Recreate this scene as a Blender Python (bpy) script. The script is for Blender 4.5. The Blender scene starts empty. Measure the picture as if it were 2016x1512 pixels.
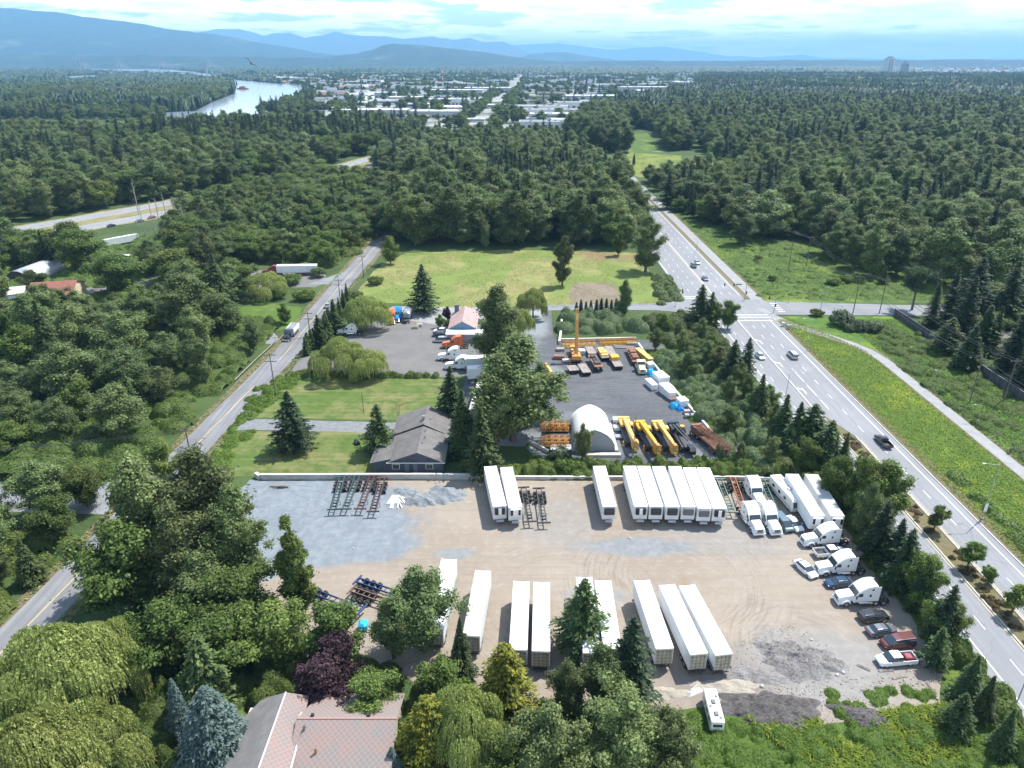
import bpy, math, random
import numpy as np
from mathutils import Vector, Matrix
SC = bpy.context.scene
R_ = math.radians
# ------------------------------------------------------------------ camera
CAM_H, PITCH, FPX = 80.0, 24.53, 1398.0
cam = bpy.data.cameras.new('camera')
cam.sensor_width = 36.0
cam.lens = FPX / 2016.0 * 36.0
cam.clip_start = 1.0
cam.clip_end = 90000.0
cam_ob = bpy.data.objects.new('camera', cam)
SC.collection.objects.link(cam_ob)
cam_ob.location = (0, 0, CAM_H)
cam_ob.rotation_euler = (R_(90 - PITCH), 0, 0)
SC.camera = cam_ob
# ------------------------------------------------------------------ sky, sun, exposure
SUN_EL, SUN_AZ = 58.0, 51.0
world = bpy.data.worlds.new("World")
SC.world = world
world.use_nodes = True
wt = world.node_tree
wt.nodes.clear()
def wn(t, **k):
    n = wt.nodes.new(t)
    for a, b in k.items(): setattr(n, a, b)
    return n
wo = wn('ShaderNodeOutputWorld')
bg = wn('ShaderNodeBackground')
bg.inputs['Strength'].default_value = 0.13
wt.links.new(bg.outputs[0], wo.inputs['Surface'])
sky = wn('ShaderNodeTexSky', sky_type='NISHITA', sun_disc=False)
sky.sun_elevation = R_(SUN_EL); sky.sun_rotation = R_(SUN_AZ)
sky.altitude = 50; sky.air_density = 1.0; sky.dust_density = 0.6; sky.ozone_density = 1.0
tc = wn('ShaderNodeTexCoord')
sep = wn('ShaderNodeSeparateXYZ')
wt.links.new(tc.outputs['Generated'], sep.inputs[0])
def wmath(op, a, b=None, clamp=False):
    n = wn('ShaderNodeMath', operation=op, use_clamp=clamp)
    for i, v in enumerate((a, b)):
        if v is None: continue
        if isinstance(v, (int, float)): n.inputs[i].default_value = v
        else: wt.links.new(v, n.inputs[i])
    return n.outputs[0]
zz = wmath('MAXIMUM', sep.outputs[2], 0.0)
zd = wmath('ADD', zz, 0.10)
u = wmath('DIVIDE', sep.outputs[0], zd)
v = wmath('DIVIDE', sep.outputs[1], zd)
cmb = wn('ShaderNodeCombineXYZ')
wt.links.new(u, cmb.inputs[0]); wt.links.new(v, cmb.inputs[1])
nz = wn('ShaderNodeTexNoise'); nz.inputs['Scale'].default_value = 1.25
nz.inputs['Detail'].default_value = 9; nz.inputs['Roughness'].default_value = 0.60
wt.links.new(cmb.outputs[0], nz.inputs['Vector'])
nz2 = wn('ShaderNodeTexNoise'); nz2.inputs['Scale'].default_value = 0.42
nz2.inputs['Detail'].default_value = 4
wt.links.new(cmb.outputs[0], nz2.inputs['Vector'])
cov = wmath('MULTIPLY_ADD', nz2.outputs[0], 0.55); wt.nodes[-1].inputs[2].default_value = -0.275
side = wmath('MULTIPLY', sep.outputs[0], 0.10)
cs = wmath('ADD', wmath('ADD', nz.outputs[0], cov), side)
rmp = wn('ShaderNodeMapRange', interpolation_type='SMOOTHSTEP')
rmp.inputs[1].default_value = 0.38; rmp.inputs[2].default_value = 0.50
wt.links.new(cs, rmp.inputs[0])
shade = wn('ShaderNodeMapRange', interpolation_type='SMOOTHSTEP')
shade.inputs[1].default_value = 0.50; shade.inputs[2].default_value = 0.74
shade.inputs[3].default_value = 1.0; shade.inputs[4].default_value = 0.62
wt.links.new(cs, shade.inputs[0])
cc = wn('ShaderNodeVectorMath', operation='SCALE')
cc.inputs[0].default_value = (12.8, 13.1, 13.3)
wt.links.new(shade.outputs[0], cc.inputs[3])
skb = wn('ShaderNodeVectorMath', operation='MULTIPLY')
skb.inputs[1].default_value = (0.95, 1.12, 1.18)
wt.links.new(sky.outputs[0], skb.inputs[0])
mx = wn('ShaderNodeMix', data_type='RGBA')
high = wn('ShaderNodeMapRange', interpolation_type='SMOOTHSTEP')
high.inputs[1].default_value = 0.22; high.inputs[2].default_value = 0.50; high.inputs[3].default_value = 0.95; high.inputs[4].default_value = 0.12
wt.links.new(sep.outputs[2], high.inputs[0])
wt.links.new(wmath('MULTIPLY', rmp.outputs[0], high.outputs[0]), mx.inputs[0])
wt.links.new(skb.outputs[0], mx.inputs[6]); wt.links.new(cc.outputs[0], mx.inputs[7])
wt.links.new(mx.outputs[2], bg.inputs['Color'])
sun = bpy.data.lights.new('sun', 'SUN')
sun.energy = 5.0; sun.angle = R_(0.55); sun.color = (1.0, 0.965, 0.91)
sun_ob = bpy.data.objects.new('sun', sun); SC.collection.objects.link(sun_ob)
SDIR = Vector((math.sin(R_(SUN_AZ)) * math.cos(R_(SUN_EL)), math.cos(R_(SUN_AZ)) * math.cos(R_(SUN_EL)), math.sin(R_(SUN_EL))))
sun_ob.rotation_euler = SDIR.to_track_quat('Z', 'Y').to_euler()
sun_ob.location = (300, 240, 600)
SC.view_settings.view_transform = 'Standard'
SC.view_settings.look = 'None'
SC.view_settings.exposure = 0.66
SC.view_settings.gamma = 1.0
SC.view_settings.use_curve_mapping = False
SC.render.engine = 'CYCLES'
cy = SC.cycles
cy.max_bounces = 5; cy.diffuse_bounces = 3; cy.glossy_bounces = 2; cy.transmission_bounces = 3
cy.volume_bounces = 0; cy.transparent_max_bounces = 6
cy.use_denoising = True
cy.caustics_reflective = False; cy.caustics_refractive = False
cy.sample_clamp_indirect = 6

# ------------------------------------------------------------------ helpers
CP, SP = math.cos(R_(PITCH)), math.sin(R_(PITCH))
def G(px, py, z=0.0):
    """surveyed spot: photo pixel -> place on the level at height z"""
    dx, dy = (px - 1008) / FPX, (756 - py) / FPX
    d = Vector((dx, CP + dy * SP, -SP + dy * CP))
    t = (z - CAM_H) / d.z
    return Vector((d.x * t, d.y * t, z))
def PX(x, y, z=0.0):
    z -= CAM_H
    dep = y * CP - z * SP
    up = y * SP + z * CP
    return (1008 + FPX * x / dep, 756 - FPX * up / dep) if dep > 1 else (-9999, -9999)
def GP(*pts): return [G(*p)[:2] for p in pts]
def HGT(px, pyb, pyt):
    """height of a thing standing at pixel row pyb whose top shows at row pyt"""
    b = G(px, pyb); dy = (756 - pyt) / FPX
    dz, dd = -SP + dy * CP, CP + dy * SP
    return CAM_H + dz / dd * b.y
COL = SC.collection
def link(o): COL.objects.link(o); return o
def tag(o, label=None, cat=None, group=None, kind=None):
    if label: o['label'] = label
    if cat: o['category'] = cat
    if group: o['group'] = group
    if kind: o['kind'] = kind
    return o
def thing(name, label, cat, loc=(0, 0, 0), rz=0.0, group=None, scale=None):
    o = link(bpy.data.objects.new(name, None))
    o.location = loc; o.rotation_euler = (0, 0, rz)
    if scale: o.scale = scale if not isinstance(scale, (int, float)) else (scale,) * 3
    o.empty_display_size = 0.5
    return tag(o, label, cat, group)
KIDS = {}
def setparent(o, p):
    o.parent = p
    KIDS.setdefault(p.name, []).append(o)
def dup(root, loc, rz, label=None, group=None, parent=None, scale=None):
    r = link(root.copy())
    r.location = loc; r.rotation_euler = (0, 0, rz)
    if scale is not None: r.scale = scale if not isinstance(scale, (int, float)) else (scale,) * 3
    if label: r['label'] = label
    if group: r['group'] = group
    for ch in KIDS.get(root.name, []):
        c = link(ch.copy()); setparent(c, r)
        for g in KIDS.get(ch.name, []):
            d = link(g.copy()); setparent(d, c)
    return r

class MB:
    def __init__(s): s.v = []; s.f = []; s.m = []
    def add(s, vs, fs, m=0):
        n = len(s.v); s.v.extend([tuple(p) for p in vs])
        for f in fs: s.f.append(tuple(n + i for i in f)); s.m.append(m)
        return s
    def box(s, x0, x1, y0, y1, z0, z1, m=0):
        return s.add([(x0,y0,z0),(x1,y0,z0),(x1,y1,z0),(x0,y1,z0),(x0,y0,z1),(x1,y0,z1),(x1,y1,z1),(x0,y1,z1)],
              [(0,3,2,1),(4,5,6,7),(0,1,5,4),(1,2,6,5),(2,3,7,6),(3,0,4,7)], m)
    def obox(s, c, sz, rz=0, m=0, rx=0):
        M = Matrix.Rotation(rz, 3, 'Z') @ Matrix.Rotation(rx, 3, 'X')
        h = [a / 2 for a in sz]; vs = []
        for z in (-1, 1):
            for (a, b) in ((-1,-1),(1,-1),(1,1),(-1,1)):
                vs.append(Vector(c) + M @ Vector((a*h[0], b*h[1], z*h[2])))
        return s.add(vs, [(0,3,2,1),(4,5,6,7),(0,1,5,4),(1,2,6,5),(2,3,7,6),(3,0,4,7)], m)
    def bbox(s, x0, x1, y0, y1, z0, z1, b=0.05, m=0):
        """box with chamfered edges"""
        rings = []
        for (z, i) in ((z0, b), (z0 + b, 0), (z1 - b, 0), (z1, b)):
            X0, X1, Y0, Y1 = x0 + i, x1 - i, y0 + i, y1 - i
            rings.append([(X0+b,Y0,z),(X1-b,Y0,z),(X1,Y0+b,z),(X1,Y1-b,z),(X1-b,Y1,z),(X0+b,Y1,z),(X0,Y1-b,z),(X0,Y0+b,z)])
        return s.loft(rings, True, m)
    def loft(s, rings, caps=True, m=0):
        n = len(rings[0]); vs = [p for r in rings for p in r]; fs = []
        for k in range(len(rings) - 1):
            for i in range(n):
                j = (i + 1) % n
                fs.append((k*n+i, k*n+j, (k+1)*n+j, (k+1)*n+i))
        if caps:
            fs.append(tuple(range(n - 1, -1, -1)))
            fs.append(tuple((len(rings)-1)*n + i for i in range(n)))
        return s.add(vs, fs, m)
    def tube(s, p, q, r0, r1=None, n=8, m=0, caps=True):
        r1 = r0 if r1 is None else r1
        p, q = Vector(p), Vector(q); d = (q - p)
        if d.length < 1e-6: return s
        d.normalize()
        a = d.cross(Vector((0, 0, 1)) if abs(d.z) < .9 else Vector((1, 0, 0))).normalized(); b = d.cross(a)
        R = []
        for (c, r) in ((p, r0), (q, r1)):
            R.append([tuple(c + (a * math.cos(t) + b * math.sin(t)) * r) for t in [-2*math.pi*i/n for i in range(n)]])
        return s.loft(R, caps, m)
    def path(s, pts, rs, n=6, m=0):
        for i in range(len(pts) - 1): s.tube(pts[i], pts[i+1], rs[i], rs[i+1], n, m)
        return s
    def cylx(s, x0, x1, y, z, r, n=16, m=0): return s.tube((x0, y, z), (x1, y, z), r, r, n, m)
    def prof(s, pts, x0, x1, m=0):
        """side profile (y,z) extruded across x"""
        a = [(x0, y, z) for y, z in pts]; b = [(x1, y, z) for y, z in pts]
        return s.loft([a, b], True, m)
    def poly(s, pts, z=0, m=0):
        return s.add([(p[0], p[1], z) for p in pts], [tuple(range(len(pts)))], m)
    def prism(s, pts, z0, z1, m=0):
        return s.loft([[(p[0], p[1], z0) for p in pts], [(p[0], p[1], z1) for p in pts]], True, m)
    def build(s, name, mats, parent=None, smooth=False, fix=True):
        me = bpy.data.meshes.new(name)
        me.from_pydata(s.v, [], s.f)
        if not isinstance(mats, (list, tuple)): mats = [mats]
        for mt in mats: me.materials.append(mt)
        if len(mats) > 1: me.polygons.foreach_set('material_index', s.m)
        if fix:
            import bmesh
            bm = bmesh.new(); bm.from_mesh(me)
            bmesh.ops.recalc_face_normals(bm, faces=bm.faces)
            bm.to_mesh(me); bm.free()
        if smooth:
            me.polygons.foreach_set('use_smooth', [True] * len(me.polygons))
        me.update()
        o = link(bpy.data.objects.new(name, me))
        if parent is not None: setparent(o, parent)
        return o

def np_mesh(name, V, F, mats, attr=None, smooth=False, matidx=None):
    """V (n,3), F (k,c) arrays -> mesh"""
    me = bpy.data.meshes.new(name)
    V = np.asarray(V, dtype=np.float32); F = np.asarray(F, dtype=np.int32)
    n, k, c = len(V), len(F), F.shape[1]
    me.vertices.add(n); me.vertices.foreach_set('co', V.ravel())
    me.loops.add(k * c); me.loops.foreach_set('vertex_index', F.ravel())
    me.polygons.add(k)
    me.polygons.foreach_set('loop_start', np.arange(0, k * c, c, dtype=np.int32))
    if not isinstance(mats, (list, tuple)): mats = [mats]
    for m in mats: me.materials.append(m)
    if matidx is not None: me.polygons.foreach_set('material_index', np.asarray(matidx, dtype=np.int32))
    me.polygons.foreach_set('use_smooth', np.full(k, smooth, dtype=bool))
    me.update(calc_edges=True)
    if attr is not None:
        a = me.attributes.new('tint', 'FLOAT', 'FACE')
        a.data.foreach_set('value', np.asarray(attr, dtype=np.float32))
    return me

# ------------------------------------------------------------------ materials
MATS = {}
def mat(name, col, rough=0.6, metal=0.0, spec=0.4, var=0.0, vscale=3.0, bump=0.0, bscale=20.0, trans=0.0, dirt=None, coat=0.0):
    if name in MATS: return MATS[name]
    m = bpy.data.materials.new(name); m.use_nodes = True
    nt = m.node_tree; b = nt.nodes['Principled BSDF']
    b.inputs['Base Color'].default_value = (*col, 1)
    b.inputs['Roughness'].default_value = rough
    b.inputs['Metallic'].default_value = metal
    b.inputs['Specular IOR Level'].default_value = spec
    b.inputs['Coat Weight'].default_value = coat
    if var or dirt:
        co = nt.nodes.new('ShaderNodeTexCoord')
        n = nt.nodes.new('ShaderNodeTexNoise'); n.inputs['Scale'].default_value = vscale; n.inputs['Detail'].default_value = 6
        nt.links.new(co.outputs['Object'], n.inputs['Vector'])
        r = nt.nodes.new('ShaderNodeMapRange'); r.inputs[1].default_value = 0.3; r.inputs[2].default_value = 0.7
        r.inputs[3].default_value = 0; r.inputs[4].default_value = 1
        nt.links.new(n.outputs[0], r.inputs[0])
        mix = nt.nodes.new('ShaderNodeMix'); mix.data_type = 'RGBA'
        lo = dirt if dirt else tuple(c * (1 - var) for c in col)
        hi = tuple(min(1, c * (1 + var)) for c in col)
        mix.inputs[6].default_value = (*lo, 1); mix.inputs[7].default_value = (*hi, 1)
        nt.links.new(r.outputs[0], mix.inputs[0]); nt.links.new(mix.outputs[2], b.inputs['Base Color'])
    if bump:
        co = nt.nodes.new('ShaderNodeTexCoord')
        n = nt.nodes.new('ShaderNodeTexNoise'); n.inputs['Scale'].default_value = bscale; n.inputs['Detail'].default_value = 5
        nt.links.new(co.outputs['Object'], n.inputs['Vector'])
        bp = nt.nodes.new('ShaderNodeBump'); bp.inputs['Strength'].default_value = bump; bp.inputs['Distance'].default_value = 0.1
        nt.links.new(n.outputs[0], bp.inputs['Height']); nt.links.new(bp.outputs[0], b.inputs['Normal'])
    MATS[name] = m
    return m

class NT:
    """small node-graph writer"""
    def __init__(s, name):
        s.m = bpy.data.materials.new(name); s.m.use_nodes = True; s.t = s.m.node_tree
        s.b = s.t.nodes['Principled BSDF']; s.b.inputs['Specular IOR Level'].default_value = 0.25
        s.b.inputs['Roughness'].default_value = 0.9
        s.pos = s.t.nodes.new('ShaderNodeNewGeometry').outputs['Position']
        MATS[name] = s.m
    def N(s, t, **k):
        n = s.t.nodes.new(t)
        for a, b in k.items(): setattr(n, a, b)
        return n
    def L(s, a, b): s.t.links.new(a, b)
    def scale(s, v, xyz):
        n = s.N('ShaderNodeVectorMath', operation='MULTIPLY'); s.L(v, n.inputs[0]); n.inputs[1].default_value = xyz
        return n.outputs[0]
    def noise(s, sc, det=5, rough=0.55, vec=None, dist=0.0):
        n = s.N('ShaderNodeTexNoise'); n.inputs['Scale'].default_value = sc; n.inputs['Detail'].default_value = det
        n.inputs['Roughness'].default_value = rough; n.inputs['Distortion'].default_value = dist
        s.L(vec if vec is not None else s.pos, n.inputs['Vector']); return n.outputs[0]
    def rng(s, v, a, b, lo=0.0, hi=1.0, smooth=True):
        n = s.N('ShaderNodeMapRange'); n.interpolation_type = 'SMOOTHSTEP' if smooth else 'LINEAR'
        s.L(v, n.inputs[0])
        for i, x in zip((1, 2, 3, 4), (a, b, lo, hi)): n.inputs[i].default_value = x
        return n.outputs[0]
    def math(s, op, a, b=0.0, clamp=False):
        n = s.N('ShaderNodeMath', operation=op, use_clamp=clamp)
        for i, v in enumerate((a, b)):
            if isinstance(v, (int, float)): n.inputs[i].default_value = v
            else: s.L(v, n.inputs[i])
        return n.outputs[0]
    def mix(s, f, a, b):
        n = s.N('ShaderNodeMix', data_type='RGBA')
        if isinstance(f, (int, float)): n.inputs[0].default_value = f
        else: s.L(f, n.inputs[0])
        for i, c in ((6, a), (7, b)):
            if isinstance(c, tuple): n.inputs[i].default_value = (*c, 1)
            else: s.L(c, n.inputs[i])
        return n.outputs[2]
    def spot(s, x, y, rx, ry, soft=0.4, wob=0.5, wsc=0.06):
        """soft irregular patch at a place on the ground"""
        a = s.N('ShaderNodeVectorMath', operation='SUBTRACT'); s.L(s.pos, a.inputs[0]); a.inputs[1].default_value = (x, y, 0)
        b = s.scale(a.outputs[0], (1/rx, 1/ry, 0))
        l = s.N('ShaderNodeVectorMath', operation='LENGTH'); s.L(b, l.inputs[0])
        w = s.math('MULTIPLY', s.math('SUBTRACT', s.noise(wsc, 5), 0.5), wob * 2)
        return s.rng(s.math('ADD', l.outputs['Value'], w), 1 + soft, 1 - soft, 0.0, 1.0) if False else s.rng(s.math('ADD', l.outputs['Value'], w), 1 - soft, 1 + soft, 1.0, 0.0)
    def color(s, c): s.L(c, s.b.inputs['Base Color'])
    def bump(s, h, st=0.5, d=0.1):
        n = s.N('ShaderNodeBump'); n.inputs['Strength'].default_value = st; n.inputs['Distance'].default_value = d
        s.L(h, n.inputs['Height']); s.L(n.outputs[0], s.b.inputs['Normal'])
# ------------------------------------------------------------------ ground materials
def m_ground():
    s = NT('ground_wild')
    big = s.noise(0.004, 6, .6); mid = s.noise(0.05, 6, .6); fine = s.noise(0.6, 6, .65)
    c = s.mix(s.rng(mid, .35, .65), (0.034, 0.054, 0.016), (0.070, 0.105, 0.028))
    c = s.mix(s.rng(fine, .35, .7), c, (0.060, 0.095, 0.028))
    # beyond the near kilometre: woods and small fields
    far = s.rng(s.math('MULTIPLY', s.N('ShaderNodeSeparateXYZ').outputs[1], 1.0), 0, 1)
    l = s.N('ShaderNodeVectorMath', operation='LENGTH'); s.L(s.pos, l.inputs[0])
    f = s.rng(l.outputs['Value'], 900, 1600)
    w = s.mix(s.rng(s.noise(0.0018, 7, .6), .42, .6), (0.020, 0.036, 0.014), (0.075, 0.105, 0.035))
    w = s.mix(s.rng(s.noise(0.03, 5, .7), .4, .62), w, (0.026, 0.044, 0.018))
    c = s.mix(f, c, w)
    s.color(c); s.bump(fine, .6, .3); return s.m
def m_lawn(name='lawn', a=(0.070, 0.125, 0.022), b=(0.18, 0.17, 0.062), amt=0.5, sc=0.05, stripes=True):
    s = NT(name)
    n = s.noise(sc, 7, .62, dist=.3); fine = s.noise(3.0, 5, .7)
    n2 = s.noise(1.0, 4, .6, vec=s.scale(s.pos, (0.03, 0.5, 1)))
    k = s.math('ADD', n, s.math('MULTIPLY', s.math('SUBTRACT', n2, .5), .5))
    c = s.mix(s.rng(k, .62 - amt * .25, .80 - amt * .2), a, b)
    c = s.mix(s.rng(s.noise(.35, 6, .6), .4, .7), c, tuple(x * .72 for x in a))
    c2 = s.mix(s.rng(fine, .35, .7), c, tuple(x * 1.25 for x in a))
    cc = s.mix(.45, c, c2)
    if stripes:
        wv = s.N('ShaderNodeTexWave'); wv.bands_direction = 'Y'; wv.inputs['Scale'].default_value = .16; wv.inputs['Distortion'].default_value = .6
        s.L(s.pos, wv.inputs['Vector'])
        cc = s.mix(s.rng(wv.outputs['Fac'], .3, .7, 0, .16), cc, tuple(x * .6 for x in a))
    s.color(cc); s.bump(fine, .5, .1); return s.m
def m_meadow(name='meadow', y=(0.20, 0.205, 0.02), g=(0.060, 0.115, 0.022), d=(0.035, 0.07, 0.018), yam=.53):
    s = NT(name)
    v = s.scale(s.pos, (1, .55, 1))
    n = s.noise(.07, 6, .6, vec=v); n2 = s.noise(.25, 6, .62); f = s.noise(2.2, 5, .7)
    c = s.mix(s.rng(n2, .38, .62), d, g)
    c = s.mix(s.rng(n, .5, .72), c, tuple(x * 1.5 for x in g))
    c = s.mix(s.rng(s.math('ADD', s.math('MULTIPLY', n, .6), s.math('MULTIPLY', n2, .4)), yam - .03, yam + .11), c, y)
    c = s.mix(s.rng(f, .3, .75, 0, .5), c, d)
    s.color(c); s.bump(f, .9, .25); return s.m
def m_field():
    s = NT('dry_field')
    v = s.scale(s.pos, (1, .8, 1))
    n = s.noise(.035, 7, .62, vec=v, dist=.6); n2 = s.noise(.3, 6, .6); f = s.noise(2.0, 5, .7)
    c = s.mix(s.rng(n, .42, .58), (0.135, 0.195, 0.036), (0.235, 0.225, 0.08))
    c = s.mix(s.rng(n2, .42, .68, 0, .8), c, (0.12, 0.175, 0.035))
    c = s.mix(s.rng(f, .35, .75, 0, .4), c, (0.32, 0.29, 0.12))
    c = s.mix(s.rng(s.noise(.018, 4), .55, .68), c, (0.23, 0.165, 0.085))
    s.color(c); s.bump(f, .8, .2); return s.m
def m_yard():
    s = NT('gravel_yard')
    lo = s.noise(.03, 7, .6); fine = s.noise(4.0, 6, .75); grit = s.noise(.6, 8, .7)
    st = s.noise(1.0, 6, .6, vec=s.scale(s.pos, (.035, .55, 1)), dist=1.2)
    c = s.mix(s.rng(lo, .35, .65), (0.268, 0.219, 0.170), (0.325, 0.276, 0.221))
    c = s.mix(s.rng(st, .42, .62, 0, .3), c, (0.219, 0.175, 0.133))
    c = s.mix(s.rng(grit, .45, .75, 0, .6), c, (0.368, 0.331, 0.286))
    # arcs left by turning trucks on the east side
    for (x, y, r0, r1, dk) in ((27, 96, 5, 24, .55), (44, 80, 3, 15, .5), (8, 90, 6, 20, .4), (52, 104, 3, 14, .4)):
        a = s.N('ShaderNodeVectorMath', operation='SUBTRACT'); s.L(s.pos, a.inputs[0]); a.inputs[1].default_value = (x, y, 0)
        ln = s.N('ShaderNodeVectorMath', operation='LENGTH'); s.L(a.outputs[0], ln.inputs[0])
        xy = s.N('ShaderNodeSeparateXYZ'); s.L(a.outputs[0], xy.inputs[0])
        an = s.math('ARCTAN2', xy.outputs[1], xy.outputs[0]); cb = s.N('ShaderNodeCombineXYZ')
        s.L(s.math('MULTIPLY', ln.outputs['Value'], 1.6), cb.inputs[0]); s.L(s.math('MULTIPLY', an, 1.3), cb.inputs[1])
        nn = s.noise(1.0, 6, .65, vec=cb.outputs[0], dist=.5)
        band = s.math('MULTIPLY', s.rng(ln.outputs['Value'], r0, r0 + 4), s.rng(ln.outputs['Value'], r1 * .65, r1, 1, 0))
        band = s.math('MULTIPLY', band, s.rng(s.noise(.09, 4), .38, .6))
        c = s.mix(s.math('MULTIPLY', s.math('MULTIPLY', s.rng(nn, .50, .62), band), dk), c, (0.185, 0.150, 0.120))
        c = s.mix(s.math('MULTIPLY', s.math('MULTIPLY', s.rng(nn, .40, .32), band), dk * .6), c, (0.40, 0.37, 0.33))
    w = s.N('ShaderNodeTexWave'); w.bands_direction = 'Y'; w.inputs['Scale'].default_value = .3
    w.inputs['Distortion'].default_value = 5; w.inputs['Detail'].default_value = 4; w.inputs['Detail Scale'].default_value = .12
    s.L(s.scale(s.pos, (.25, 1, 1)), w.inputs['Vector'])
    c = s.mix(s.math('MULTIPLY', s.rng(w.outputs['Fac'], .5, .95), s.math('MULTIPLY', s.spot(-5, 100, 45, 10), .07)), c, (0.208, 0.168, 0.129))
    # blue grey crushed stone in the west, and lesser patches
    g = s.mix(s.rng(grit, .35, .7), (0.174, 0.204, 0.229), (0.248, 0.277, 0.300))
    g = s.mix(s.rng(s.noise(1.0, 6, .6, vec=s.scale(s.pos, (.3, .08, 1)), dist=1), .45, .65, 0, .6), g, (0.159, 0.181, 0.204))
    wsp = s.spot(-47, 113, 30, 17, .10, .42, .07)
    c = s.mix(wsp, c, g)
    for (x, y, rx, ry, k) in ((23, 104.5, 10, 2.6, .75), (-10.5, 102.6, 3.6, 1.6, .7), (14, 91.5, 5.0, 2.0, .55), (45, 77, 12, 8, .42), (40, 110, 14, 8, .3), (8, 112, 9, 8, .25)):
        c = s.mix(s.math('MULTIPLY', s.spot(x, y, rx, ry, .35, .55, .15), k), c, g)
    # dark soil by the heap, brown stain
    c = s.mix(s.math('MULTIPLY', s.spot(29, 76, 8, 6, .4, .6, .12), .75), c, (0.203, 0.179, 0.159))
    c = s.mix(s.math('MULTIPLY', s.spot(29, 90, 1.2, 5, .5, .5, .3), .6), c, (0.262, 0.157, 0.078))
    c = s.mix(s.rng(fine, .3, .75, 0, .22), c, (0.146, 0.129, 0.111))
    s.color(c); s.bump(s.math('ADD', grit, s.math('MULTIPLY', fine, .4)), .55, .12); return s.m
def m_dark_yard():
    s = NT('dark_yard')
    lo = s.noise(.05, 6, .6); grit = s.noise(1.0, 7, .7)
    st = s.noise(1.0, 6, .6, vec=s.scale(s.pos, (.06, .5, 1)), dist=2.0)
    c = s.mix(s.rng(lo, .35, .65), (0.087, 0.092, 0.099), (0.122, 0.124, 0.130))
    c = s.mix(s.rng(st, .45, .65, 0, .7), c, (0.070, 0.074, 0.080))
    c = s.mix(s.rng(grit, .5, .75, 0, .6), c, (0.178, 0.178, 0.178))
    pale = s.mix(s.rng(grit, .3, .7), (0.185, 0.204, 0.211), (0.252, 0.266, 0.274))
    for (x, y, rx, ry, k) in ((-3, 140, 12, 9, .95), (18, 152, 9, 7, .35), (5, 225, 7, 18, .95), (11, 183, 4, 5, .6), (23, 197, 5, 3, .35), (46, 133, 8, 7, .5), (30, 141, 20, 3, .35)):
        c = s.mix(s.math('MULTIPLY', s.spot(x, y, rx, ry, .3, .5, .12), k), c, pale)
    s.color(c); s.bump(grit, .4, .08); return s.m
def m_asphalt(name, col, wear=.18, dirx=False):
    s = NT(name)
    lo = s.noise(.08, 6, .6); g = s.noise(2.5, 6, .75)
    tr = s.noise(1.0, 5, .55, vec=s.scale(s.pos, (.02, .9, 1) if dirx else (.9, .02, 1)))
    lt = tuple(c * (1 + wear) for c in col); dk = tuple(c * (1 - wear) for c in col)
    c = s.mix(s.rng(lo, .35, .65), dk, lt)
    c = s.mix(s.rng(tr, .42, .60, 0, .8), c, tuple(c_ * (1 - wear * 1.3) for c_ in col))
    c = s.mix(s.rng(g, .3, .75, 0, .3), c, lt)
    # sealed cracks and patches
    vo = s.N('ShaderNodeTexVoronoi'); vo.feature = 'DISTANCE_TO_EDGE'; vo.inputs['Scale'].default_value = .06
    wv = s.N('ShaderNodeVectorMath', operation='ADD'); s.L(s.pos, wv.inputs[0])
    nn = s.N('ShaderNodeTexNoise'); nn.inputs['Scale'].default_value = .3; s.L(s.pos, nn.inputs['Vector'])
    s.L(s.scale(nn.outputs['Color'], (9, 9, 0)), wv.inputs[1]); s.L(wv.outputs[0], vo.inputs['Vector'])
    c = s.mix(s.rng(vo.outputs['Distance'], .0, .006, .5, 0), c, tuple(c_ * .55 for c_ in col))
    s.color(c); s.b.inputs['Roughness'].default_value = .85; return s.m
def m_soil(name, a, b, sc=.5, bump=.8):
    s = NT(name); n = s.noise(sc, 7, .7); f = s.noise(5, 5, .7)
    c = s.mix(s.rng(n, .35, .65), a, b); c = s.mix(s.rng(f, .35, .7, 0, .4), c, tuple(x * .55 for x in a))
    s.color(c); s.bump(s.math('ADD', n, f), bump, .25); return s.m
M_GROUND = m_ground(); M_LAWN = m_lawn(a=(0.085, 0.135, 0.026), b=(0.205, 0.185, 0.080), amt=.95); M_MEADOW = m_meadow(y=(0.26, 0.30, 0.022), g=(0.095, 0.18, 0.024), d=(0.06, 0.12, 0.018)); M_FIELD = m_field(); M_YARD = m_yard(); M_DARK = m_dark_yard()
M_ROAD = m_asphalt('local_road', (0.205, 0.205, 0.21)); M_HWY = m_asphalt('highway', (0.235, 0.24, 0.25), .10)
M_SIDE = m_asphalt('side_road', (0.22, 0.225, 0.235), .12, True)
M_DRIVE = m_soil('drive_gravel', (0.178, 0.185, 0.192), (0.244, 0.252, 0.252), .8, .3)
M_CONC = m_soil('concrete', (0.274, 0.274, 0.266), (0.340, 0.340, 0.333), .4, .2)
M_DIRT = m_soil('verge_dirt', (0.207, 0.163, 0.111), (0.148, 0.141, 0.059), 1.2)
M_BARE = m_soil('bare_patch', (0.222, 0.170, 0.118), (0.266, 0.222, 0.170), .5)
M_LOT = m_soil('lot_gravel', (0.159, 0.152, 0.144), (0.200, 0.189, 0.178), .15, .3)
M_LAWN2 = m_lawn('lawn_far', (0.080, 0.14, 0.022), (0.15, 0.17, 0.05), .3, stripes=False)
M_GRASS2 = m_meadow('rough_grass', (0.18, 0.22, 0.03), (0.095, 0.155, 0.028), (0.060, 0.105, 0.02), .53)
M_PAINTW = mat('road_paint_white', (0.78, 0.78, 0.76), .6, var=.12, vscale=2.0)
M_PAINTY = mat('road_paint_yellow', (0.62, 0.46, 0.14), .6, var=.15, vscale=2.0)
M_KERB = mat('kerb_concrete', (0.42, 0.41, 0.39), .85, var=.15, vscale=.7)

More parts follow.
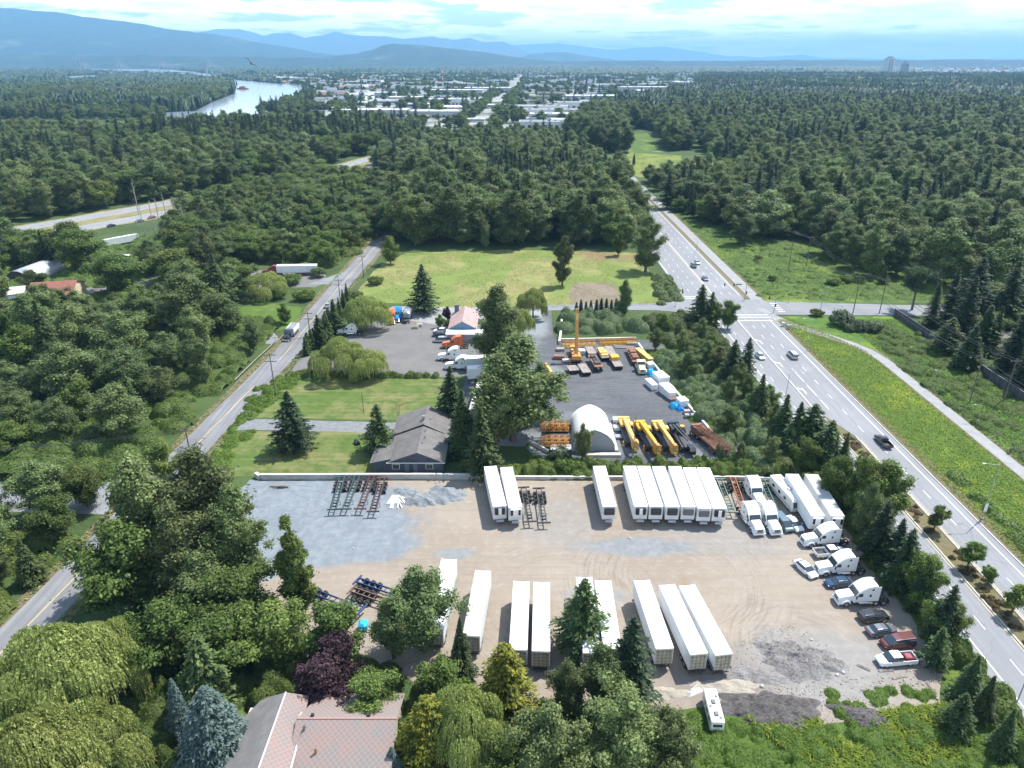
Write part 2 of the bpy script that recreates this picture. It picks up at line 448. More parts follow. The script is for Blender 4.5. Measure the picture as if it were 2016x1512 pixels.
rnd = random.Random(7)
def ragged(pts, amp=.5, step=2.0, seed=1):
    r = random.Random(seed); out = []
    n = len(pts); prev = 0
    for i in range(n):
        a, b = Vector(pts[i]), Vector(pts[(i+1) % n]); L = (b - a).length
        k = max(1, int(L / step)); nrm = Vector(((b-a).y, -(b-a).x)).normalized() if L > 0 else Vector((0,0))
        for j in range(k):
            prev = prev * .6 + r.uniform(-amp, amp) * .8
            out.append(tuple(a.lerp(b, j / k) + nrm * prev))
    return out
def sheet(name, pts, z, m, kind='structure', amp=0, step=2.0, seed=1, label=None):
    if amp: pts = ragged(pts, amp, step, seed)
    o = MB().poly(pts, z).build(name, m)
    # make every sheet face up
    if o.data.polygons[0].normal.z < 0: o.data.flip_normals()
    return tag(o, kind=kind)
def strip(name, line, w, z, m, amp=0.0):
    """road of width w along a centre line"""
    L = [Vector(p) for p in line]; a, b = [], []
    for i, p in enumerate(L):
        d = (L[min(i+1, len(L)-1)] - L[max(i-1, 0)]).normalized(); n = Vector((d.y, -d.x))
        j = rnd.uniform(-amp, amp) if amp else 0
        ww = w[i] if isinstance(w, list) else w
        a.append(p + n * (ww / 2 + j)); b.append(p - n * (ww / 2 + j))
    mb = MB()
    for i in range(len(L) - 1):
        mb.add([(*a[i], z), (*a[i+1], z), (*b[i+1], z), (*b[i], z)], [(0, 1, 2, 3)])
    o = mb.build(name, m)
    if o.data.polygons[0].normal.z < 0: o.data.flip_normals()
    return tag(o, kind='structure')
def dense(line, step=6.0):
    out = []
    for i in range(len(line) - 1):
        a, b = Vector(line[i]), Vector(line[i+1]); k = max(1, int((b-a).length / step))
        for j in range(k): out.append(tuple(a.lerp(b, j / k)))
    out.append(tuple(line[-1])); return out

# base sheet out to the horizon
GR = 42000
sheet('ground', [(-GR, -300), (GR, -300), (GR, GR), (-GR, GR)], 0.0, M_GROUND)
# yards
YARD = [(-55, 126.8), (47, 126.8), (60, 124), (62.5, 118), (63, 100), (63, 84), (62, 76), (58, 69.5), (46, 67), (36, 66.5), (30, 70.5), (20, 69), (8, 71), (-2, 70), (-14, 74), (-24, 80), (-40, 86), (-52, 92), (-58, 104)]
sheet('gravel_yard', YARD, 0.010, M_YARD, amp=.35, step=1.5)
CY = [(5.6, 238), (13.8, 238), (13.2, 214), (14, 207.8), (45.5, 209), (48, 195), (50.5, 165), (56.5, 137), (37, 134.2), (22, 133.2), (6, 134), (3, 141), (-12, 142), (-14, 160), (-12, 190), (2, 205)]
sheet('crane_yard', CY, 0.012, M_DARK)
LOT = GP((566, 738), (592, 704), (650, 700), (690, 655), (770, 620), (860, 618), (950, 640), (956, 742))
sheet('truck_yard', LOT, 0.010, M_LOT, amp=.4)
sheet('concrete_drive', GP((740, 621), (775, 603), (960, 605), (1068, 612), (1064, 628), (950, 628), (862, 640)), 0.016, M_CONC, amp=.2)
# fields and lawns
sheet('front_lawn', GP((445, 938), (415, 900), (455, 850), (640, 848), (768, 852), (800, 860), (790, 938)), 0.008, M_LAWN, amp=.3)
sheet('back_lawn', GP((487, 822), (520, 770), (580, 742), (872, 746), (905, 830), (700, 826)), 0.008, M_LAWN, amp=.3)
sheet('driveway', GP((472, 838), (486, 824), (600, 828), (800, 832), (830, 845), (790, 925), (762, 930), (775, 870), (768, 853), (640, 850), (452, 846)), 0.014, M_DRIVE, amp=.25)
sheet('dry_field', GP((752, 520), (800, 498), (1000, 492), (1262, 498), (1290, 560), (1300, 600), (1130, 606), (880, 606), (690, 592), (715, 560)), 0.008, M_FIELD, amp=.8, step=3)
sheet('bare_patch', GP((1130, 556), (1208, 558), (1225, 590), (1215, 600), (1133, 600), (1122, 580)), 0.014, M_BARE, amp=.9, step=2)
sheet('west_lawn', GP((462, 640), (460, 606), (540, 598), (596, 606), (580, 640), (540, 652)), 0.008, M_LAWN2, amp=.5)
sheet('west_yard', GP((300, 560), (440, 528), (640, 540), (648, 556), (620, 566), (560, 566), (450, 566), (350, 600)), 0.010, M_LOT, amp=.6)
sheet('barn_yard', GP((0, 560), (110, 520), (300, 510), (340, 560), (220, 600), (60, 640), (0, 620)), 0.009, M_LOT, amp=.8)
sheet('garden_lawn', [(-45, 58), (-24, 58), (-20, 70), (-46, 72)], 0.009, m_lawn('garden_lawn', (0.085, 0.13, 0.03), (0.21, 0.18, 0.09), .8), amp=.4)
sheet('house_path', GP((480, 650), (536, 652), (548, 664), (470, 668)), 0.018, M_SIDE, amp=.2)
sheet('meadow', [(89.0, 40), (131.0, 40), (131.0, 231), (89.6, 231)], 0.008, M_MEADOW)
sheet('north_meadow', [(92, 246), (190, 246), (215, 262), (190, 300), (150, 330), (120, 345), (104, 372), (92, 420)], 0.008, M_GRASS2, amp=1.0)
sheet('far_clearing', GP((1225, 320), (1240, 300), (1340, 306), (1345, 340), (1290, 352), (1250, 348)), 0.02, m_meadow('clearing_grass', (0.20, 0.22, 0.03), (0.13, 0.17, 0.03), (0.08, 0.12, 0.03), .45), amp=1.5, step=6)
sheet('green_fringe', GP((1235, 262), (1275, 262), (1310, 300), (1240, 300)), 0.02, M_GRASS2, amp=2, step=8)
sheet('weedy_ground', [(24, 70), (34, 66.5), (60, 70), (66, 76), (66, 44), (20, 44), (18, 60)], 0.007, M_GRASS2, amp=.6)
# local road with its verge and centre line
LR = GP((-260, 1575), (0, 1287), (137, 1148), (230, 1047), (330, 938), (400, 862), (500, 760), (564, 694), (662, 571), (744, 480), (766, 445), (800, 405), (850, 360))
LRD = dense(LR)
strip('road_verge', LRD, 11.5, 0.011, M_DIRT, amp=.35)
strip('local_road', LRD, 7.6, 0.020, M_ROAD, amp=.08)
strip('centre_line', [p for p in LRD if p[1] < 175], .16, 0.026, M_PAINTY)
strip('centre_line', [p for p in LRD if p[1] > 190], .14, 0.026, M_PAINTY)
strip('side_road', [(-79, 121.5), (-100, 121.0), (-150, 119)], [14, 11, 11], 0.024, M_SIDE)
sheet('side_road', GP((566, 736), (600, 702), (640, 702), (660, 745), (600, 738)), 0.024, M_LOT, amp=.2)
sheet('side_road', GP((606, 560), (652, 560), (690, 530), (640, 548)), 0.024, M_SIDE)
strip('side_road', GP((545, 672), (470, 668), (380, 690), (250, 700)), 5.0, 0.0215, M_SIDE)

# highway: carriageways (x) run straight north
Y0, Y1 = 30, 640
def rect(name, x0, x1, y0, y1, z, m, **k): return sheet(name, [(x0, y0), (x1, y0), (x1, y1), (x0, y1)], z, m, **k)
rect('highway', 67.6, 76.4, Y0, 233, 0.020, M_HWY)
sheet('highway', [(80.4, Y0), (88.6, Y0), (88.6, 233), (76.2, 233), (76.2, 160), (80.4, 145)], 0.022, M_HWY)
sheet('highway', [(63.4, 250), (74.6, 250), (74.6, Y1), (66, Y1), (63.4, 340)], 0.020, M_HWY)
sheet('highway', [(75.4, 250), (85.3, 250), (85.3, Y1), (75.4, Y1)], 0.022, M_HWY)
rect('crossroad', 58, 92, 233, 250, 0.018, M_HWY)
sheet('side_road', [(92, 233), (140, 232), (220, 230), (220, 241), (140, 243.5), (92, 248)], 0.017, M_SIDE)
sheet('side_road', [(58, 236), (50, 238), (20, 238), (5, 237), (5, 243), (20, 244), (50, 245), (58, 247)], 0.017, M_SIDE)
M_MED = m_soil('median_soil', (0.21, 0.165, 0.10), (0.15, 0.15, 0.05), .9)
rect('dirt_strip', 85.5, 87.6, 252, Y1, 0.019, M_DIRT)
rect('dirt_strip', 60.5, 67.6, Y0, 232, 0.006, M_GRASS2)
rect('footpath', 87.6, 92.0, 250, Y1, 0.016, M_CONC)
rect('dirt_strip', 92.0, 93.2, 250, 420, 0.015, M_DIRT, amp=.3)
sheet('planted_median', [(76.7, Y0), (80.1, Y0), (80.1, 145), (76.7, 158)], 0.03, M_MED)
rect('dirt_strip', 88.9, 91.4, Y0, 229, 0.012, M_DIRT, amp=.3)
for (x0, x1, a, b) in ((76.4, 76.7, Y0, 160), (80.1, 80.4, Y0, 146), (75.7, 76.2, 160, 229), (74.6, 75.4, 252, Y1), (88.6, 88.9, Y0, 229), (67.3, 67.6, Y0, 229), (85.3, 85.5, 252, Y1), (87.6, 87.75, 252, Y1)):
    tag(MB().box(x0, x1, a, b, 0, .14).build('kerb', M_KERB), kind='structure')
PW = []
def dashes(x, a, b, w=.12, on=3.0, off=6.0, z=.028, m=None):
    y = a
    while y < b:
        PW.append((x - w/2, x + w/2, y, min(b, y + (on if on else b)))); y += on + off
for (x, a, b) in ((73.05, Y0, 145), (71.6, 150, 225), (84.0, Y0, 140), (79.7, 165, 226), (83.1, 148, 226), (67.2, 260, 560), (70.9, 260, 560), (78.8, 256, 560), (82.0, 256, 560)): dashes(x, a, b)
for (x, a, b) in ((69.5, Y0, 228), (87.1, Y0, 228), (79.75, 160, 185), (84.9, 255, 560), (64.1, 256, 400)): PW.append((x - .09, x + .09, a, b))
for (x0, x1, y) in ((76.3, 88.4, 230.2), (76.3, 88.4, 232.6), (64, 75, 251.4), (64, 75, 253.6), (76.3, 88, 226.8)): PW.append((x0, x1, y - .2, y + .2))
for y in (236, 238.2, 240.4, 242.6, 244.8): PW.append((93.0, 95.4, y, y + .7))
mb = MB()
for (a, b, c, d) in PW: mb.poly([(a, c), (b, c), (b, d), (a, d)], .032)
for (x, y, k) in ((77.6, 171, -1), (77.6, 189, -1), (77.6, 207, -1)):   # turn arrows
    mb.poly([(x - .12, y - 2), (x + .12, y - 2), (x + .12, y + 1.2), (x - .12, y + 1.2)], .032)
    mb.poly([(x - .12, y + .9), (x - .9, y + 1.5), (x - .9, y + 1.2), (x - .12, y + .5)], .033)
    mb.poly([(x - .8, y + .8), (x - .8, y + 2.0), (x - 1.5, y + 1.4)], .034)
o = mb.build('road_markings', M_PAINTW, fix=False); tag(o, kind='structure')
strip('yellow_line', [(76.15, Y0), (76.15, 158)], .12, .03, M_PAINTY)
strip('yellow_line', [(80.75, Y0), (80.75, 144)], .12, .03, M_PAINTY)
strip('yellow_line', [(75.1 - .85, 256), (74.25, 560)], .12, .03, M_PAINTY)
# shared path through the meadow
PATH = GP((1497, 607), (1520, 622), (1555, 638), (1600, 652), (1640, 665), (1680, 678), (1712, 692), (1742, 710)) + [(109, 182), (109, 160), (108.8, 120), (108.6, 80), (108.6, 40)]
strip('path_verge', dense(PATH, 4), 4.9, 0.013, M_DIRT, amp=.3)
strip('shared_path', dense(PATH, 4), 3.2, 0.0195, M_CONC, amp=.05)
# freeway in the west
FW = [(-420, 235), (-330, 292), (-253, 350), (-202, 432), (-160, 520), (-123, 622), (-95, 720), (-80, 800)]
strip('freeway_verge', dense(FW, 15), 46, 0.008, m_soil('freeway_verge', (0.30, 0.25, 0.14), (0.20, 0.20, 0.08), .15), amp=1.5)
FWv = [Vector(p) for p in FW]
def offset(line, d):
    out = []
    for i, p in enumerate(line):
        t = (line[min(i+1, len(line)-1)] - line[max(i-1, 0)]).normalized(); out.append(tuple(p + Vector((t.y, -t.x)) * d))
    return out
strip('freeway', offset(FWv, -13), 13, 0.03, M_HWY); strip('freeway', offset(FWv, 13), 13, 0.03, M_HWY)
for d in (-19, -16.6, -13, -9.4, -7, 7, 9.4, 13, 16.6, 19): strip('freeway_lines', offset(FWv, d), .2, 0.04, M_PAINTW)
# town road far north, motorway beyond
strip('town_road', [(-52, 880), (-40, 1150), (-24, 1700), (-5, 2300)], 15, 0.05, M_CONC)
strip('town_road', [(-5, 2300), (25, 3000), (45, 3800), (60, 4600)], 17, 0.05, M_CONC)
strip('town_road', [(1580, 3400), (1700, 3900), (1950, 5000)], 40, 0.05, M_CONC)
strip('town_road', [(-640, 2250), (-560, 2500), (-500, 2900), (-640, 3100)], 20, 0.05, M_CONC)
# ------------------------------------------------------------------ foliage
rng = np.random.default_rng(11)
def leaf_mat(name, lo, hi, trans=.3, obvar=.35):
    m = bpy.data.materials.new(name); m.use_nodes = True; t = m.node_tree
    b = t.nodes['Principled BSDF']; b.inputs['Roughness'].default_value = .62; b.inputs['Specular IOR Level'].default_value = .22
    at = t.nodes.new('ShaderNodeAttribute'); at.attribute_name = 'tint'
    oi = t.nodes.new('ShaderNodeObjectInfo')
    mix = t.nodes.new('ShaderNodeMix'); mix.data_type = 'RGBA'
    mix.inputs[6].default_value = (*lo, 1); mix.inputs[7].default_value = (*hi, 1)
    t.links.new(at.outputs['Fac'], mix.inputs[0])
    hs = t.nodes.new('ShaderNodeHueSaturation')
    mr = t.nodes.new('ShaderNodeMapRange'); mr.inputs[3].default_value = 1 - obvar * .75; mr.inputs[4].default_value = 1 + obvar * 1.25
    t.links.new(oi.outputs['Random'], mr.inputs[0]); t.links.new(mr.outputs[0], hs.inputs['Value'])
    ml = t.nodes.new('ShaderNodeMath'); ml.operation = 'MULTIPLY'; ml.inputs[1].default_value = 7.31
    t.links.new(oi.outputs['Random'], ml.inputs[0])
    fr = t.nodes.new('ShaderNodeMath'); fr.operation = 'FRACT'; t.links.new(ml.outputs[0], fr.inputs[0])
    mh = t.nodes.new('ShaderNodeMapRange'); mh.inputs[3].default_value = .5 - .045 * obvar; mh.inputs[4].default_value = .5 + .04 * obvar
    t.links.new(fr.outputs[0], mh.inputs[0]); t.links.new(mh.outputs[0], hs.inputs['Hue'])
    t.links.new(mix.outputs[2], hs.inputs['Color']); t.links.new(hs.outputs[0], b.inputs['Base Color'])
    tr = t.nodes.new('ShaderNodeBsdfTranslucent')
    t.links.new(hs.outputs[0], tr.inputs['Color'])
    ms = t.nodes.new('ShaderNodeMixShader'); ms.inputs[0].default_value = trans
    o = t.nodes['Material Output']
    t.links.new(b.outputs[0], ms.inputs[1]); t.links.new(tr.outputs[0], ms.inputs[2]); t.links.new(ms.outputs[0], o.inputs['Surface'])
    MATS[name] = m; return m
L_COT = leaf_mat('leaf_grey_green', (0.066, 0.098, 0.032), (0.235, 0.295, 0.110), .4)
L_MAP = leaf_mat('leaf_green', (0.058, 0.094, 0.020), (0.190, 0.250, 0.062), .4)
L_LUSH = leaf_mat('leaf_lush', (0.070, 0.115, 0.022), (0.215, 0.285, 0.070), .4, obvar=.22)
L_CON = leaf_mat('needle_dark', (0.018, 0.034, 0.014), (0.068, 0.105, 0.044), .15)
L_CON2 = leaf_mat('needle_mid', (0.030, 0.052, 0.016), (0.105, 0.150, 0.046), .2)
L_BLUE = leaf_mat('needle_blue', (0.050, 0.085, 0.070), (0.15, 0.205, 0.19), .1, .15)
L_WIL = leaf_mat('leaf_willow', (0.175, 0.215, 0.050), (0.500, 0.560, 0.190), .45, .15)
L_PLUM = leaf_mat('leaf_purple', (0.030, 0.014, 0.018), (0.085, 0.045, 0.055), .2, .2)
L_GOLD = leaf_mat('leaf_gold', (0.050, 0.070, 0.010), (0.26, 0.25, 0.025), .2, .15)
L_BRAM = leaf_mat('leaf_bramble', (0.080, 0.120, 0.045), (0.260, 0.330, 0.155), .3, .1)
L_LITE = leaf_mat('leaf_light', (0.085, 0.125, 0.048), (0.290, 0.345, 0.145), .4, .25)
L_PALE = leaf_mat('leaf_silver', (0.075, 0.105, 0.050), (0.19, 0.23, 0.13), .25, .15)
L_WEED = leaf_mat('leaf_weeds', (0.070, 0.125, 0.018), (0.200, 0.290, 0.045), .35, .1)
L_GRASS = leaf_mat('blade_green', (0.06, 0.11, 0.018), (0.17, 0.25, 0.045), .3, .1)
L_YEL = leaf_mat('blade_yellow', (0.09, 0.15, 0.018), (0.26, 0.31, 0.035), .3, .1)
L_DRY = leaf_mat('blade_dry', (0.12, 0.16, 0.035), (0.30, 0.30, 0.10), .3, .1)
BARK = mat('bark', (0.13, 0.11, 0.09), .9, var=.35, vscale=4)
BARKP = mat('bark_pale', (0.34, 0.32, 0.28), .9, var=.3, vscale=4)

def unit(v): return v / np.maximum(np.linalg.norm(v, axis=1, keepdims=True), 1e-9)
def cards(C, Nn, w, h, up=None):
    """diamond leaves: centre, normal, half width, half length; up = preferred long direction"""
    n = len(C); r = rng.normal(size=(n, 3)) if up is None else up + rng.normal(size=(n, 3)) * .25
    t = unit(np.cross(Nn, r)); b = np.cross(t, Nn) if up is None else unit(np.cross(t, Nn))
    w = np.broadcast_to(np.asarray(w, dtype=float).reshape(-1, 1), (n, 1)); h = np.broadcast_to(np.asarray(h, dtype=float).reshape(-1, 1), (n, 1))
    V = np.stack([C - t * w, C - b * h, C + t * w, C + b * h], axis=1).reshape(-1, 3)
    F = np.arange(n * 4).reshape(n, 4)
    return V, F
def sph(n): return unit(rng.normal(size=(n, 3)))
def bole_mb(h, r, lean=(0, 0), limbs=(), n=7):
    mb = MB()
    pts = [(lean[0] * k / 4, lean[1] * k / 4, h * k / 4) for k in range(5)]
    rs = [r * (1 - .19 * k) for k in range(5)]
    mb.path(pts, rs, n)
    for (a, b, rr) in limbs: mb.tube(a, b, rr, rr * .35, 5)
    return mb
def clumpy(cents, rads, per, leaf, sub=6, subr=.48, flat=.85, upb=.25):
    """leaves on a two-level cluster of clumps; per = leaves per clump"""
    P, Nn = [], []
    for c, r in zip(cents, rads):
        k = sub
        u = sph(k); u[:, 2] = u[:, 2] * flat + .1
        sc = c + u * r * .62
        sr = r * subr * rng.uniform(.7, 1.25, k)
        m = max(3, int(per * (r / np.mean(rads)) ** 2 / k))
        for q in range(k):
            d = rng.normal(size=(m, 3))
            p = sc[q] + d * sr[q] * .62 * np.array([1, 1, flat]); d = unit(d)
            P.append(p); nn = unit(d * .6 + u[q] * .8 + np.array([0, 0, upb]) + rng.normal(size=(m, 3)) * .5); Nn.append(nn)
    P = np.concatenate(P); Nn = np.concatenate(Nn); n = len(P)
    s = leaf * rng.uniform(.6, 1.4, n)
    return cards(P, Nn, s * .55, s)
def make_tree(name, V, F, lm, bole, bm):
    root = link(bpy.data.objects.new(name, None)); root.empty_display_size = .5
    me = np_mesh('crown', V, F, lm, attr=rng.uniform(0, 1, len(F)) ** 1.3)
    cr = link(bpy.data.objects.new('crown', me)); setparent(cr, root)
    bole.build('trunk', bm, root)
    root['made'] = 0
    return root
def t_broad(name, lm, h, r, n=22, leaf=.42, per=260, base=.22, top=1.0, narrow=0., bark=BARK, seed=0, sparse=0., up=.55):
    """spreading crown: limbs climb out of the trunk, each carrying small leaf clumps of its own"""
    cs, rs, limbs = [], [], []
    nb = max(7, n // 3); zb = h * base
    for i in range(nb):
        f = (i + .35) / nb; a = i * 2.399 + rng.uniform(-.45, .45)
        prof = (math.sin(math.pi * min(.96, .16 + .80 * f ** (.85 + narrow)))) ** .75
        L = r * prof * rng.uniform(.72, 1.12) * (1 if rng.uniform() > sparse else .6)
        z0 = h * max(.10, base + (1 - base) * f * .78 - .10); z1 = z0 + (L * up + h * .10 * rng.uniform(.6, 1.5)); z1 = min(z1, h * .93)
        d = np.array([math.cos(a), math.sin(a)])
        side = np.array([-d[1], d[0]])
        m = 6 + int(4 * prof)
        for q in range(m):
            t = .30 + .70 * (q + rng.uniform(.2, .8)) / m
            c = d * L * t * .92 + side * rng.normal() * L * .26 * t
            cs.append((c[0], c[1], max(zb * .7, z0 + (z1 - z0) * t ** .8 + rng.normal() * h * .03)))
            rs.append(r * rng.uniform(.20, .32) * (1.1 - .30 * t))
        limbs.append(((0, 0, z0 * .82), (d[0] * L * .8, d[1] * L * .8, z0 + (z1 - z0) * .8), .035 * r))
    for q in range(5): cs.append((rng.normal() * r * .12, rng.normal() * r * .12, h * rng.uniform(.84, .95))); rs.append(r * .2)
    cs, rs = np.array(cs), np.array(rs)
    k = max(8, len(cs) // 3); jj = rng.integers(0, len(cs), k)      # thinner growth nearer the trunk
    cs = np.concatenate([cs, cs[jj] * np.array([.5, .5, 1]) - np.array([0, 0, h * .03])]); rs = np.concatenate([rs, rs[jj]])
    V, F = clumpy(cs, rs, per * n / len(cs) * 1.5, leaf * .86, sub=5, subr=.62, flat=.95, upb=.55)
    return make_tree(name, V, F, lm, bole_mb(h * .88, .045 * r + .018 * h * .6, (rng.uniform(-.5, .5), rng.uniform(-.5, .5)), limbs), bark)
def t_conifer(name, lm, h, r, step=.62, br=8, droop=.25, base=.06, card=.62, irr=.28, power=.85, bark=BARK, wide=.30, bare=0.):
    P, Nn, U, W, H = [], [], [], [], []
    z = h * base; k = 0; limbs = []
    side = rng.uniform(.75, 1.15, 24)
    while z < h * .985:
        f = 1 - (z - h * base) / (h * (1 - base))
        L0 = r * (f ** power) * (1.0 if f < .92 else .85)
        nb = max(4, int(br * (.55 + .45 * f)))
        for j in range(nb):
            a = (j + rng.uniform(0, 1)) / nb * 2 * math.pi + k * 1.1
            L = L0 * (1 + rng.uniform(-irr, irr)) * side[int(a / 2 / math.pi * 24) % 24] + .12
            if rng.uniform() < bare: continue
            d = np.array([math.cos(a), math.sin(a), 0]); s = np.array([-d[1], d[0], 0])
            m = max(2, int(L / (card * .42)))
            for q in range(m):
                t = (q + .6) / m
                zz = z + L * (.16 * t - droop * t * t) + rng.normal() * .06
                w = (1 - t * .65) * L * wide
                for sgn in (-1, 1):
                    off = rng.uniform(0.05, 1) * w * sgn
                    P.append(d * (L * t) + s * off + np.array([0, 0, zz - abs(off) * .25]))
                    Nn.append(np.array([0, 0, 1.0]) + d * .35 + rng.normal(size=3) * .38)
                    U.append(d + s * sgn * .6 - np.array([0, 0, .45]))
            if k % 3 == 0 and j % 2 == 0: limbs.append(((0, 0, z), tuple(d * L * .75 + np.array([0, 0, z])), .05))
        z += step * rng.uniform(.75, 1.25) * (.6 + .5 * f); k += 1
    P.append(np.array([0, 0, h - card * .5])); Nn.append(np.array([1., 0, 0])); U.append(np.array([0, 0, 1.]))
    P, Nn, U = np.array(P), unit(np.array(Nn)), unit(np.array(U))
    s = card * rng.uniform(.65, 1.35, len(P))
    V, F = cards(P, Nn, s * .30, s * .62, U)
    return make_tree(name, V, F, lm, bole_mb(h * .96, .014 * h + .05, (0, 0), limbs[:40]), bark)
def t_willow(name, lm, h, r, n=26, strands=900, leaf=.5, bark=BARK, low=.12):
    cs, rs, limbs = [], [], []
    for i in range(n):
        f = (i + .5) / n; a = i * 2.399
        el = math.asin(min(1, f ** .9)) ; rad = r * math.cos(el) * rng.uniform(.45, .92)
        cs.append((math.cos(a) * rad, math.sin(a) * rad, h * (.42 + .50 * math.sin(el) * rng.uniform(.85, 1)))); rs.append(r * rng.uniform(.20, .36))
        limbs.append(((0, 0, h * .25), cs[-1], .07))
    P, Nn, U, S = [], [], [], []
    rs_ = np.array(rs)
    for c, q in zip(cs, rs):
        c = np.array(c)
        for _ in range(int(strands / n)):
            d = sph(1)[0]; d[2] = abs(d[2]) * .9
            p = c + d * q; out = np.array([p[0], p[1], 0]) / max(1e-3, math.hypot(p[0], p[1]))
            ln = rng.uniform(.12, .42) * h * (.35 + .65 * min(1, math.hypot(p[0], p[1]) / r))
            m = max(3, int(ln / (leaf * .9)))
            ph = rng.uniform(0, 6)
            for k in range(m):
                t = k / m
                pz = p + out * (.5 * math.sin(min(1.5, t * 3)) * q * .5) + np.array([math.sin(ph + t * 2) * .12, math.cos(ph + t * 2) * .12, -ln * t])
                if pz[2] < h * low * rng.uniform(.5, 1.5): break
                P.append(pz); Nn.append(out * .8 + d * .5 + rng.normal(size=3) * .5); U.append(np.array([0, 0, 1.]) + (d * 1.2 if t < .15 else 0)); S.append(leaf)
    P, Nn, U = np.array(P), unit(np.array(Nn)), unit(np.array(U)); s = leaf * rng.uniform(.6, 1.3, len(P))
    V, F = cards(P, Nn, s * .34, s * .85, U)
    return make_tree(name, V, F, lm, bole_mb(h * .55, .04 * h, (0, 0), limbs), bark)
def t_shrub(name, lm, h, r, n=12, leaf=.2, per=480, bark=BARK):
    cs, rs = [], []
    for i in range(n):
        a = i * 2.399; rad = r * math.sqrt((i + .5) / n) * .72
        cs.append((math.cos(a) * rad, math.sin(a) * rad, h * .55 * (1.15 - .55 * (rad / r) ** 2) * rng.uniform(.75, 1.1))); rs.append(r * rng.uniform(.3, .42))
    cs = np.array(cs); rs = np.array(rs); cs[:, 2] = np.minimum(cs[:, 2], h - rs * .6)
    V, F = clumpy(cs, rs, per, leaf, flat=min(1, h / r * .7))
    V[:, 2] = np.maximum(V[:, 2], .02)
    root = link(bpy.data.objects.new(name, None)); me = np_mesh('foliage', V, F, lm, attr=rng.uniform(0, 1, len(F)) ** 1.3)
    setparent(link(bpy.data.objects.new('foliage', me)), root)
    mb = MB()
    for k in range(5): mb.tube((0, 0, 0), tuple(cs[k] * .9), .06, .03, 5)
    mb.build('stem', bark, root); return root
def t_snag(name, h, seed=0, n=26, brush=False, bark=BARKP):
    """bare standing trunk with short broken limbs"""
    root = link(bpy.data.objects.new(name, None)); mb = MB(); r = random.Random(seed)
    mb.path([(0, 0, 0), (.1, 0, h * .4), (-.1, .15, h * .75), (.05, .1, h)], [.22, .17, .11, .03], 7)
    mb.build('trunk', bark, root); b = MB()
    b.tube((0, 0, h * .15), (0, 0, h * .985), .05, .03, 4)
    for k in range(n):
        z = h * r.uniform(.25, .97); a = r.uniform(0, 6.28); L = (1.1 - z / h) * h * .16 + .4
        e = (math.cos(a) * L, math.sin(a) * L, z + L * r.uniform(.1, .8)); b.tube((0, 0, z), e, .05, .015, 4)
        f = (e[0] * 1.25 + .2, e[1] * 1.25, e[2] + .5); b.tube(e, f, .02, .01, 3)
    b.build('branches', bark, root); return root

